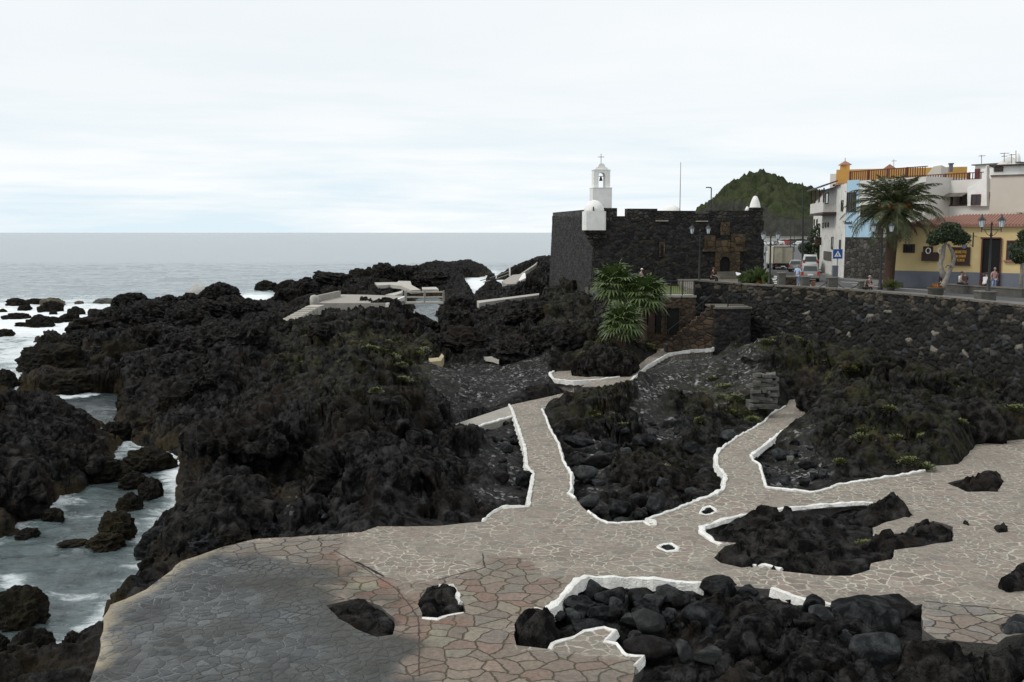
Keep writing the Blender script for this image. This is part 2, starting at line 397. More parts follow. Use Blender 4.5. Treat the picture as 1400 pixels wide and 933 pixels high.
def masonry(name, cols, sc=(2.2, 2.2, 3.0), mortar=(.02, .019, .017), bd=.08, jw=.05, pale=None):
    m, t, b = new_mat(name); p, g = gpos(t)
    mpn = N(t, 'ShaderNodeMapping'); mpn.inputs['Scale'].default_value = sc; t.links.new(p, mpn.inputs[0]); q = mpn.outputs[0]
    e = N(t, 'ShaderNodeTexVoronoi', Scale=1, feature='DISTANCE_TO_EDGE', Randomness=.8); t.links.new(q, e.inputs[0])
    c_ = N(t, 'ShaderNodeTexVoronoi', Scale=1, Randomness=.8); t.links.new(q, c_.inputs[0])
    s_ = N(t, 'ShaderNodeSeparateColor'); t.links.new(c_.outputs['Color'], s_.inputs[0])
    k_ = len(cols); st = ramp(t, s_.outputs[0], [(i/(k_), c) for i, c in enumerate(cols)], 'CONSTANT')
    col = mixc(t, ramp(t, e.outputs['Distance'], [(jw*.5, 1), (jw*1.6, 0)]).outputs[0], st.outputs[0], mortar)
    n_ = noisen(t, p, .5, 7, .65)
    col = mixc(t, 1.0, col, ramp(t, n_, [(.3, .6), (.7, 1.5)]).outputs[0], 'MULTIPLY')
    if pale: col = mixc(t, ramp(t, noisen(t, p, 1.1, 8, .7), [(.57, 0), (.66, .8)]).outputs[0], col, pale)
    t.links.new(col, b.inputs['Base Color']); b.inputs['Roughness'].default_value = .92; b.inputs['Specular IOR Level'].default_value = .2
    h = math_(t, 'ADD', ramp(t, e.outputs['Distance'], [(0, 0), (.15, .8), (.5, 1)]).outputs[0], math_(t, 'MULTIPLY', noisen(t, p, 6, 6, .65), .5))
    bump(t, b, h, bd)
    return m
M['fort'] = masonry('fort_basalt', [(.028, .027, .025), (.045, .042, .039), (.035, .032, .028), (.060, .056, .050), (.024, .023, .022), (.05, .043, .034)], (1.9, 1.9, 3.1), (.016, .015, .014), .12)
M['ashlar'] = masonry('fort_ashlar', [(.060, .061, .060), (.075, .076, .074), (.052, .052, .051), (.068, .066, .062)], (1.2, 1.2, 2.6), (.030, .030, .029), .05)  # side stone; its paler grey also carries the light on that face
M['tuff'] = masonry('ochre_tuff', [(.075, .053, .032), (.10, .072, .04), (.06, .045, .03), (.085, .062, .04)], (1.4, 1.4, 1.8), (.04, .03, .02), .05)
M['brownwall'] = masonry('brown_stone_wall', [(.075, .052, .036), (.055, .042, .032), (.10, .07, .046), (.045, .035, .028)], (1.6, 1.6, 2.4), (.03, .024, .018), .06)
M['townwall'] = masonry('dark_town_wall', [(.05, .047, .042), (.07, .066, .058), (.04, .038, .034), (.09, .084, .074)], (2.1, 2.1, 2.1), (.03, .028, .025), .06)
M['kerbwhite'] = surf('white_paint', (.80, .80, .77), (.62, .60, .54), .8, 2.6, .05, spots=((.20, .18, .15), .62))
M['whitewash'] = surf('whitewash', (.80, .79, .76), (.68, .67, .63), .85, 1.3, .02)
M['oldwhite'] = surf('peeling_whitewash', (.66, .65, .61), (.50, .49, .45), .9, 1.1, .03, spots=((.16, .14, .12), .60))
M['concrete'] = surf('concrete', (.33, .31, .27), (.25, .235, .20), .85, 1.2, .02)
M['palecon'] = surf('pale_concrete', (.46, .44, .39), (.33, .31, .27), .85, 1.5, .02)
M['ochrecon'] = surf('stained_concrete', (.42, .36, .22), (.26, .20, .12), .85, 2.5, .03)
M['asphalt'] = surf('asphalt', (.085, .085, .086), (.062, .062, .063), .9, .6, .006)
M['farasphalt'] = surf('pale_asphalt', (.17, .17, .165), (.13, .13, .128), .9, .1, .006)
M['roadpaint'] = surf('road_paint', (.62, .62, .60), (.48, .48, .46), .8, 2, .003)
M['capstone'] = surf('cap_stone', (.16, .145, .12), (.09, .08, .066), .9, 1.1, .03)
M['blockstone'] = surf('block_stone', (.10, .097, .088), (.06, .057, .05), .9, 2.2, .04)
M['iron'] = surf('black_iron', (.014, .015, .015), (.022, .022, .022), .5, 4, .002)
M['lampglass'] = surf('milky_glass', (.60, .65, .66), (.48, .54, .56), .25, 3, 0)
M['yellow'] = surf('yellow_render', (.62, .48, .24), (.53, .41, .20), .88, .8, .008)
M['dado'] = surf('grey_render', (.15, .16, .19), (.12, .13, .155), .88, 1.0, .008, spots=((.22, .225, .24), .66))
M['beige'] = surf('beige_render', (.56, .51, .44), (.52, .47, .40), .88, .6, .005)
M['cream'] = surf('cream_render', (.62, .60, .56), (.55, .53, .49), .88, .6, .005)
M['blue'] = surf('blue_render', (.38, .54, .65), (.33, .49, .60), .88, .7, .008)
M['orange'] = surf('orange_render', (.50, .285, .075), (.42, .24, .065), .88, .6, .008)
M['tile'] = None
M['darkwood'] = surf('dark_wood', (.045, .020, .014), (.028, .014, .010), .6, 2, .006)
M['redwood'] = surf('red_wood', (.11, .028, .020), (.07, .02, .015), .6, 2, .006)
M['glass'] = surf('window_glass', (.035, .045, .05), (.02, .026, .03), .08, 1, 0)
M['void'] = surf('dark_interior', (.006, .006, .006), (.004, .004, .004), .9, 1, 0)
M['carglass'] = surf('car_glass', (.05, .07, .07), (.03, .045, .045), .1, 1, 0)
M['silver'] = surf('silver_paint', (.30, .285, .265), (.27, .255, .24), .3, .5, 0, metal=.5)
M['carwhite'] = surf('white_car_paint', (.72, .73, .72), (.66, .67, .66), .3, .5, 0)
M['truckbox'] = surf('dirty_cream_panel', (.50, .47, .36), (.36, .33, .25), .6, 1.2, .002)
M['rubber'] = surf('rubber', (.02, .02, .02), (.03, .03, .03), .8, 4, .002)
M['redlamp'] = surf('red_lens', (.45, .03, .02), (.35, .02, .015), .25, 4, 0)
M['skin'] = surf('skin', (.42, .25, .18), (.36, .20, .14), .55, 5, 0)
M['hair_brown'] = surf('brown_hair', (.09, .04, .025), (.05, .025, .015), .6, 20, .003)
M['hair_grey'] = surf('grey_hair', (.32, .31, .30), (.2, .2, .2), .6, 20, .003)
M['cl_black'] = surf('black_cloth', (.012, .012, .013), (.02, .02, .02), .9, 6, .004)
M['cl_blue'] = surf('pale_blue_cloth', (.42, .53, .72), (.36, .47, .66), .9, 4, .004)
M['cl_jeans'] = surf('faded_jeans', (.30, .40, .56), (.24, .33, .48), .9, 4, .004)
M['cl_white'] = surf('white_cloth', (.70, .68, .68), (.6, .58, .58), .9, 4, .004)
M['cl_pink'] = surf('pink_cloth', (.50, .30, .28), (.42, .25, .24), .9, 4, .004)
M['cl_brown'] = surf('brown_cloth', (.075, .045, .035), (.05, .03, .025), .9, 4, .004)
M['terracotta'] = surf('terracotta', (.36, .15, .065), (.26, .11, .05), .85, 4, .004)
M['signblue'] = surf('blue_sign', (.012, .085, .33), (.012, .075, .30), .4, 2, 0)
M['signwhite'] = surf('white_sign', (.78, .79, .80), (.72, .73, .74), .4, 2, 0)
M['letteryellow'] = surf('yellow_letters', (.62, .33, .05), (.5, .26, .04), .6, 4, 0)
M['letterblue'] = surf('dark_blue_letters', (.05, .07, .12), (.06, .08, .13), .7, 4, 0)
M['bark'] = surf('palm_bark', (.075, .045, .028), (.045, .028, .018), .95, 4, .06)
M['greybark'] = surf('grey_bark', (.27, .25, .22), (.16, .145, .125), .9, 5, .03)
M['green_tile'] = surf('green_bin', (.02, .10, .055), (.02, .08, .045), .5, 2, 0)
def leafm(name, c1, c2, c3=None):
    m, t, b = new_mat(name); p, g = gpos(t)
    a = noisen(t, p, 1.2, 5, .6)
    col = mixc(t, ramp(t, a, [(.35, 0), (.65, 1)]).outputs[0], c1, c2)
    if c3: col = mixc(t, ramp(t, noisen(t, p, 3.5, 3), [(.55, 0), (.68, 1)]).outputs[0], col, c3)
    t.links.new(col, b.inputs['Base Color']); b.inputs['Roughness'].default_value = .5; b.inputs['Specular IOR Level'].default_value = .35
    return m
M['palmleaf'] = leafm('date_palm_leaf', (.030, .040, .012), (.055, .068, .022), (.11, .11, .05))
M['deadleaf'] = leafm('dry_palm_leaf', (.10, .06, .03), (.06, .04, .02))
M['fanleaf'] = leafm('fan_palm_leaf', (.038, .062, .016), (.070, .105, .028), (.15, .17, .075))
M['treeleaf'] = leafm('tree_leaf', (.022, .036, .014), (.042, .058, .024))
M['shrubleaf'] = leafm('shrub_leaf', (.07, .095, .025), (.13, .14, .04), (.13, .10, .045))
M['dateorange'] = leafm('date_stalks', (.30, .11, .012), (.22, .085, .015))
M['grass'] = leafm('lawn', (.075, .105, .018), (.11, .13, .03))
def roof_tile():
    m, t, b = new_mat('roof_tile'); p, g = gpos(t)
    w = N(t, 'ShaderNodeTexWave', Scale=1.6, Distortion=.3, Detail=2); t.links.new(p, w.inputs[0])
    col = mixc(t, noisen(t, p, 1.4, 6, .65), (.40, .20, .145), (.27, .14, .105))
    t.links.new(col, b.inputs['Base Color']); b.inputs['Roughness'].default_value = .9; bump(t, b, w.outputs[0], .05)
    return m
M['tile'] = roof_tile()
def hillm():
    m, t, b = new_mat('hill_slope'); p, g = gpos(t)
    at = N(t, 'ShaderNodeAttribute', attribute_name='Mask'); s3 = N(t, 'ShaderNodeSeparateColor'); t.links.new(at.outputs['Color'], s3.inputs[0])
    a = noisen(t, p, .035, 8, .65); c_ = noisen(t, p, .16, 6, .7)
    gr = ramp(t, c_, [(.35, (.028, .034, .019)), (.55, (.055, .066, .031)), (.7, (.055, .052, .036))])
    rk = ramp(t, c_, [(.35, (.030, .032, .026)), (.6, (.060, .060, .052)), (.75, (.035, .045, .022))])
    f_ = math_(t, 'ADD', s3.outputs[0], math_(t, 'MULTIPLY', math_(t, 'SUBTRACT', a, .5), 2.0))
    col = mixc(t, ramp(t, f_, [(.42, 0), (.58, 1)]).outputs[0], rk.outputs[0], gr.outputs[0])
    t.links.new(col, b.inputs['Base Color']); b.inputs['Roughness'].default_value = 1; bump(t, b, c_, 4.0)
    b.inputs['Specular IOR Level'].default_value = .05
    return m
M['hill'] = hillm()
# ================================================================ SETTING: ground plan
ZP = 2.0
def PP(l, z=ZP): return [P(x, y, z) for x, y in l]
k1 = [(697,554),(701,562),(707,580),(718.6,614),(721,640),(730,649),(726,671),(723,693)]
k2 = [(775,553),(741,560),(746,571),(751,586),(763,606),(770,631),(781,651),(781,671),(777,676),(786,683)]
k3 = [(804,700),(817,710),(831,716),(880,714),(889,719),(897,719),(896,714),(883,711),(917,700),(949,687),(980,677),(990,669),(993,651),(981,637),(980,623),(986,614),(1009,597),(1029,587),(1046,577),(1051,569),(1074,556)]
k4 = [(1111,557),(1098,573),(1067,592),(1042,611),(1026,623),(1029,630),(1038,635),(1047,667),(1087,672),(1113,674),(1136,668),(1144,663),(1182,658),(1265,645)]
outer = [(90,1090),(112,960),(131,908),(138,883),(141,845),(151,828),(172,820),(200,807),(227,786),(248,767),(303,748),(350,737),(400,735),(494,728),(516,720),(592,719),(660,713),(670,703),(685,695),(723,693)]
outer += k1[::-1][1:]+[(743,544),(783,534)]+k2+k3+[(1079,547),(1095,546)]+k4+[(1280,637),(1310,635),(1337,606),(1400,601),(1600,596),(1600,1090)]
holeD = [(970,739),(957,730),(957,723),(1000,709),(1045,699),(1095,693),(1166,688),(1197,688),(1223,684),(1240,696),(1248,705),(1212,714),(1193,722),(1193,733),(1236,729),(1245,720),(1276,712),(1303,720),(1303,739),(1265,746),(1223,752),(1219,765),(1191,771),(1189,780),(1163,788),(1121,788),(1068,782),(1043,774),(1014,777),(985,770),(976,763),(991,747),(1008,743)]
holeE = [(717,834),(703,854),(706,883),(751,888),(754,883),(780,873),(798,863),(826,858),(841,864),(826,878),(843,881),(857,897),(880,897),(868,912),(858,960),(858,1010),(1300,1010),(1400,930),(1440,890),(1400,867),(1375,871),(1363,881),(1280,873),(1261,860),(1261,826),(1200,835),(1163,832),(1106,824),(1057,807),(963,798),(871,790),(800,789),(786,794),(771,811),(760,823),(744,836),(734,831)]
def ell(cx, cy, rx, ry, n=14, s=0, j=.12):
    rr = random.Random(s); return [(cx+rx*math.cos(a)*(1+rr.uniform(-j, j)), cy+ry*math.sin(a)*(1+rr.uniform(-j, j))) for a in [2*math.pi*i/n for i in range(n)]]
holeB = [(959,700),(963,695.5),(970,694),(976,697),(978,700),(972,703),(964,704),(959,703)]
holeC = [(900,748),(908,744.5),(918,744),(925,749),(924,753),(912,754)]
holeF = [(571,826),(584,803),(600,799),(620,799),(626,812),(634,826),(637,837),(611,841),(596,848),(577,845)]
holeG = [(446,828),(490,818),(520,828),(539,845),(537,868),(515,871),(487,860),(463,846)]
holeH = [(1295,661),(1318,655),(1333,652),(1367,648),(1371,661),(1363,673),(1322,673)]
holes = [holeD, holeE, holeB, holeC, holeF, holeG, holeH]
W_out = PP(outer); W_holes = [PP(h) for h in holes]
def dens(poly, step, closed=True, jit=.03, seed=3):
    rr = random.Random(seed); r = []; n = len(poly)
    for i in range(n if closed else n-1):
        a = Vector(poly[i]); b = Vector(poly[(i+1) % n]); k_ = max(1, int((b-a).length/step))
        for j in range(k_):
            p = a.lerp(b, j/k_)
            if j: p = p+Vector((rr.uniform(-jit, jit), rr.uniform(-jit, jit), 0))
            r.append(p)
    if not closed: r.append(Vector(poly[-1]))
    return r
L_out = dens(W_out, .4, jit=.04); L_holes = [dens(h, .3, jit=.04) for h in W_holes]
def zoff(x, y): return 0.035*perlin(x/6, y/6, 5)
def masks(x, y):
    def sm(l, w, nz=.0): 
        d = sdist(x, y, [tuple(p) for p in PP(l)])
        if nz: d = d+nz*fbm(x/1.3, y/1.3, 4, 31)
        return 1-sstep(-w, w, d)
    dk1 = sm([(562,800),(590,790),(620,786),(657,777),(663,757),(728,765),(734,789),(786,791),(771,811),(744,836),(703,854),(706,883),(750,890),(880,900),(868,1090),(573,1090),(573,850),(567,830)], .03)
    dk2 = sm([(456,752),(500,778),(540,797),(562,812),(573,850),(573,1090),(100,1090),(100,800),(303,745),(400,735),(440,733),(475,730),(463,750)], .03)
    dk3 = sm([(1261,822),(1400,837),(1700,850),(1700,1100),(1261,1100)], .03)
    dark = np.clip(dk1+dk2+dk3, 0, 1)
    wet = sm([(285,752),(400,762),(440,790),(455,815),(540,875),(552,910),(560,1090),(60,1090),(120,900),(130,845),(225,780)], .5, 1.0)
    red = sm([(450,750),(500,776),(560,806),(600,812),(610,850),(575,870),(573,1090),(545,1090),(545,900),(525,825),(455,800),(430,765)], .5, .7)+.5*dk1
    ed = dline(x, y, [tuple(p) for p in PP([(131,908),(138,883),(141,845),(151,828),(172,820),(200,807),(227,786),(248,767),(303,748)])], False)
    edge = np.clip(1-ed/.42, 0, 1)
    stain = np.clip(sm([(345,762),(440,775),(490,812),(540,862),(548,905),(470,900),(425,868),(395,838),(300,806)], .5, 1.3)+.8*sm([(470,862),(540,870),(548,900),(480,905)], .3, .8), 0, 1)
    return np.stack([dark, np.clip(red, 0, 1)*(1-wet), wet], 1), np.stack([edge, stain, edge], 1)
def plaza():
    pts = []; edges = []
    for L in [L_out]+L_holes:
        k_ = len(pts); n = len(L); pts += [(p.x, p.y) for p in L]; edges += [(k_+i, k_+(i+1) % n) for i in range(n)]
    xs = [p[0] for p in pts]; ys = [p[1] for p in pts]
    gx, gy = np.meshgrid(np.arange(min(xs), max(xs), .38), np.arange(min(ys), max(ys), .38)); gx = gx.ravel(); gy = gy.ravel()
    rr = np.random.RandomState(2); gx = gx+rr.uniform(-.1, .1, gx.shape); gy = gy+rr.uniform(-.1, .1, gx.shape)
    po = [tuple(p) for p in W_out]; m = inpoly(gx, gy, po)
    m &= (dline(gx, gy, po) > .2)
    for h in W_holes:
        hp = [tuple(p) for p in h]; m &= ~inpoly(gx, gy, hp); m &= dline(gx, gy, hp) > .2
    allp = [Vector(p) for p in pts]+[Vector((a, b)) for a, b in zip(gx[m], gy[m])]
    vs, _, fs, _, _, _ = delaunay_2d_cdt(allp, edges, [], 0, 1e-5)
    V = np.array([(v.x, v.y) for v in vs]); Fc = np.array([f for f in fs if len(f) == 3])
    c = V[Fc].mean(1); lo = [tuple(p) for p in L_out]
    ok = inpoly(c[:, 0], c[:, 1], lo)
    for h in L_holes: ok &= ~inpoly(c[:, 0], c[:, 1], [tuple(p) for p in h])
    Fc = Fc[ok]
    a = V[Fc[:, 1]]-V[Fc[:, 0]]; b = V[Fc[:, 2]]-V[Fc[:, 0]]
    flip = (a[:, 0]*b[:, 1]-a[:, 1]*b[:, 0]) < 0; Fc[flip] = Fc[flip][:, ::-1]
    z = ZP+zoff(V[:, 0], V[:, 1])
    mk, ed = masks(V[:, 0], V[:, 1])
    o = mesh_obj('plaza', np.column_stack([V, z]), Fc, M['paving'], smooth=True, attrs={'Mask': mk, 'Edge': ed})
    tag(o, kind='structure')
    b = MB()
    for L in [L_out]+L_holes:
        n = len(L)
        for i in range(n):
            p = L[i]; q = L[(i+1) % n]; zp = ZP+float(zoff(p.x, p.y)); zq = ZP+float(zoff(q.x, q.y))
            b.quad((p.x, p.y, zp-.001), (q.x, q.y, zq-.001), (q.x, q.y, .4), (p.x, p.y, .4))
    w = b.build('plaza_foundation', M['blockstone']); tag(w, kind='structure')
plaza()

# ---------------------------------------------------------------- path up to the stairs
def zpath(px): return 2.0+.8*min(1, max(0, (px-865)/110))
path_px = [(753,512),(757,519),(785,522),(812,520),(795,529),(838,529),(861,521),(864.6,519),(885,500),(913,484),(944,479),(972,478),(976,474),(972,471),(940,475),(918,476),(912,468),(900,469),(898,482),(885,489),(867,505),(854,510),(803,516),(782,514),(780,507),(762,508)]
W_path = [P(x, y, zpath(x)) for x, y in path_px]
def flat_poly(name, pts, th, mat, **kw):
    b = MB(); n = len(pts)
    if sum(pts[i][0]*pts[(i+1) % n][1]-pts[(i+1) % n][0]*pts[i][1] for i in range(n)) < 0: pts = pts[::-1]
    b.v = [tuple(p) for p in pts]+[(p[0], p[1], p[2]-th) for p in pts]
    b.f = [tuple(range(n)), tuple(range(n, 2*n))[::-1]]+[(i, n+i, n+(i+1) % n, (i+1) % n) for i in range(n)]
    return tag(b.build(name, mat), **kw)
o = flat_poly('footpath', dens(W_path, .8, jit=.03), .9, M['paving'], kind='structure')
a_ = o.data.attributes.new('Mask', 'FLOAT_COLOR', 'POINT'); a_.data.foreach_set('color', np.tile([0, 0, 0, 1.], len(o.data.vertices)).astype(np.float32))

# ---------------------------------------------------------------- retaining wall line
wall_px = [(950,383,82.5),(969,384.5,82.5),(1015,388,82.3),(1030,389,81.5),(1109,392.5,77),(1189,397.5,72),(1255,403,67.5),(1330,410,62.5),(1400,417.5,58.3),(1470,428,54),(1640,452,46.5),(1850,490,39)]
wall_top = [D(*w) for w in wall_px]
def wall_z(i): return wall_top[i].z
ROADZ = 7.4; TERZ = 6.7
wl = [tuple(p) for p in wall_top]
TOWN = [(p.x+.1, p.y+.5) for p in wall_top]+[(90, 36), (400, 200), (400, 400), (26, 400), (27, 104)]
fA = Vector((8.5, 102, 0)); fdir = Vector((20, 3.5, 0)).normalized(); fB = fA+fdir*18.45; fback = Vector((-fdir.y, fdir.x, 0))*20.3
fC = fB+fback; fD = fA+fback
ter_px = [(868,405,82.5),(950,405,82.5)]
TER = [(10.2, 82.4), (15.3, 82.4), (17.2, 88.8), (27.5, 88), (28, 106), (fA.x-1, fA.y-1), (9.6, 95)]

# ---------------------------------------------------------------- lava field and everything between: one terrain
ctrl = [(300,615,3.7),(360,640,3.0),(280,690,2.3),(340,720,1.5),(225,742,1.2),(225,775,.8),(400,690,.6),(430,712,.8),(390,668,.6),(330,570,3.3),(330,605,1.9),
(350,535,3.6),(430,475,4.5),(470,428,5.0),(400,560,3.2),(400,600,2.7),(470,600,3.4),(480,650,2.9),(430,650,2.6),(500,480,5.1),(540,500,4.5),(500,435,4.6),(585,495,3.7),(570,520,3.2),(600,478,2.6),(620,468,2.2),
(640,440,3.0),(690,428,4.0),(720,468,3.4),(680,490,2.3),(780,450,4.2),(760,418,4.6),(800,430,4.6),(770,485,3.0),(840,470,4.6),(800,500,3.2),(870,480,3.6),
(650,560,1.6),(600,565,1.6),(700,520,1.6),(750,520,1.8),(610,515,1.7),(640,600,2.6),(560,580,3.3),(600,640,2.6),(655,650,1.8),(700,600,1.5),(700,660,1.5),(690,620,1.5),(560,700,2.1),(450,712,2.0),(520,665,3.0),(500,560,4.1),(450,540,4.3),
(650,700,1.7),(585,545,2.4),(560,550,3.2),(620,585,2.0),
(560,376,3.6),(600,366,4.6),(640,362,5.0),(666,368,4.0),(520,373,3.4),(440,395,2.5),(500,392,3.2),(570,394,2.8),(620,402,2.8),(640,416,3.2),(700,388,4.0),(735,362,4.6),(748,358,6.0),(680,402,4.2),(730,395,4.4),(745,404,4.6),
(340,395,2.6),(395,388,2.6),(300,408,2.2),(250,418,1.9),(200,418,1.9),(165,412,1.8),(300,432,2.3),(380,420,2.9),(400,450,3.3),(330,455,2.7),(350,485,3.0),(250,450,1.9),(180,450,1.6),(140,447,1.3),(230,490,2.3),(180,480,1.6),(110,475,1.1),(300,500,2.8),(250,530,2.6),(180,530,1.7),(160,560,1.4),(200,580,1.3),(240,585,1.9),(218,610,1.1),(65,520,2.0),(90,530,1.2),
(60,565,2.7),(0,560,2.7),(130,600,1.5),(100,625,1.5),(40,625,2.4),(15,690,1.5),(30,590,3.0),(-80,560,2.6),(-80,650,2),
(930,500,2.2),(900,560,1.8),(960,540,2.2),(1000,505,2.6),(1020,560,2.2),(870,530,2.9),(800,560,2.5),(830,545,2.9),(880,545,3.0),(925,540,2.8),(915,575,2.0),(850,600,1.6),(950,600,1.7),(800,600,1.5),
(900,660,1.6),(850,640,1.6),(900,630,2.2),(940,640,2.0),(830,690,1.3),(980,600,1.5),(1010,575,1.9),
(1020,475,4.4),(1050,466,4.8),(1090,480,4.6),(1060,510,3.6),(1080,545,2.0),(1110,540,3.0),(1130,490,4.8),(1200,505,4.2),(1250,525,3.6),(1350,520,3.8),(1300,545,3.4),(1200,560,3.2),(1110,600,2.2),(1150,630,2.1),(1250,605,2.7),(1330,580,3.2),(1390,580,3.2),(1170,535,3.7),(1085,640,1.4),(1110,655,1.4),(1450,560,3.4),
(1000,840,1.8),(1100,860,1.8),(850,830,1.5),(760,860,1.5),(1200,860,1.6),(1350,900,1.5),(1100,740,1.8),(1240,735,1.8),(605,822,1.8),(495,845,1.8),(1335,662,1.8),(800,900,1.3),(1300,700,1.5),(700,800,1.5),(300,850,1.5),
(900,390,6.5),(850,425,5.6),(815,420,5.2),(860,445,4.6),(975,440,3.2),(905,460,2.9)]
cp = np.array([tuple(P(*c)) for c in ctrl])
cu = np.column_stack([cp[:, 0]/cp[:, 1], np.log(cp[:, 1])])
Amat = np.linalg.norm(cu[:, None]-cu[None], axis=2); n_ = len(cu)
A2 = np.zeros((n_+1, n_+1)); A2[:n_, :n_] = Amat-np.eye(n_)*.004; A2[n_, :n_] = 1; A2[:n_, n_] = 1
wts = np.linalg.solve(A2, np.append(cp[:, 2], 0))
sea_px = [(-300,545),(0,536),(36,536),(28,522),(45,504),(60,498),(52,488),(48,478),(52,468),(82,470),(110,468),(138,458),(108,456),(122,444),(148,438),(150,428),(172,421),(158,419),(165,416),(200,417),(250,417),(270,417),(300,412),(322,413),(342,420),(366,417),(378,411),(395,409),(420,400),(440,394),(480,389),(505,385),(520,377),(600,371),(650,369),(668,371),(673,375),(658,379),(637,383),(648,404),(656,396),(664,389),(676,383),(700,374),(740,371),(800,368),(900,366),(1000,362),(1010,330),(-600,330)]
chan_px = [(-300,1000),(88,920),(100,900),(128,890),(136,855),(145,832),(172,822),(200,808),(195,780),(208,763),(200,735),(210,722),(242,727),(244,678),(236,661),(258,640),(240,622),(205,618),(185,600),(159,595),(163,618),(146,637),(118,655),(110,665),(60,695),(0,735),(-300,800)]
pools = [[(78,548),(87,564),(124,579),(131,583),(127,553),(142,544),(110,541)], [(95,508),(116,504),(136,488),(162,492),(160,499),(130,501),(127,527),(110,524)], [(604,458),(597,458),(592,447),(570,445),(556,438),(562,424),(565,408),(606,408),(601,430)], [(130,581),(150,590),(165,600),(150,604),(128,592)]]
W_sea = [tuple(P(x, y, 0)) for x, y in sea_px]; W_ch = [tuple(P(x, y, 0)) for x, y in chan_px]; W_pools = [[tuple(P(x, y, 0)) for x, y in q] for q in pools]
grav_px = [[(590,512),(650,503),(750,506),(760,522),(783,534),(743,544),(700,554),(625,582),(600,578),(565,545),(575,525)],
 [(880,505),(915,488),(975,480),(1010,495),(1040,530),(1035,565),(980,575),(940,560),(915,575),(930,600),(880,605),(860,585),(850,560),(890,545)],
 [(370,660),(420,650),(430,690),(390,715)], [(660,590),(700,580),(715,620),(722,690),(650,700),(655,640)], [(785,600),(830,590),(850,640),(830,690),(790,680),(775,630)], [(1040,630),(1110,600),(1140,660),(1050,668)]]
W_gr = [[tuple(P(x, y, 1.7)) for x, y in q] for q in grav_px]
green = [(500,475,70,20,1),(540,495,60,25,1),(560,520,40,40,.8),(430,480,60,40,.5),(470,520,80,60,.35),(860,480,75,22,.9),(820,500,45,30,.7),(830,550,45,25,.7),(800,560,50,20,.5),(980,545,60,40,.8),(1050,560,40,40,.7),(1040,470,70,15,.9),(1130,490,60,30,.8),(1190,590,25,40,.9),(1250,610,60,30,.7),(1180,530,60,40,.5),(1330,575,80,35,.6),(1300,520,100,30,.5),(980,450,30,40,.8),(760,440,30,20,.5),(780,430,40,30,.4),(1100,600,60,40,.3),(900,640,60,30,.3)]
brown = []
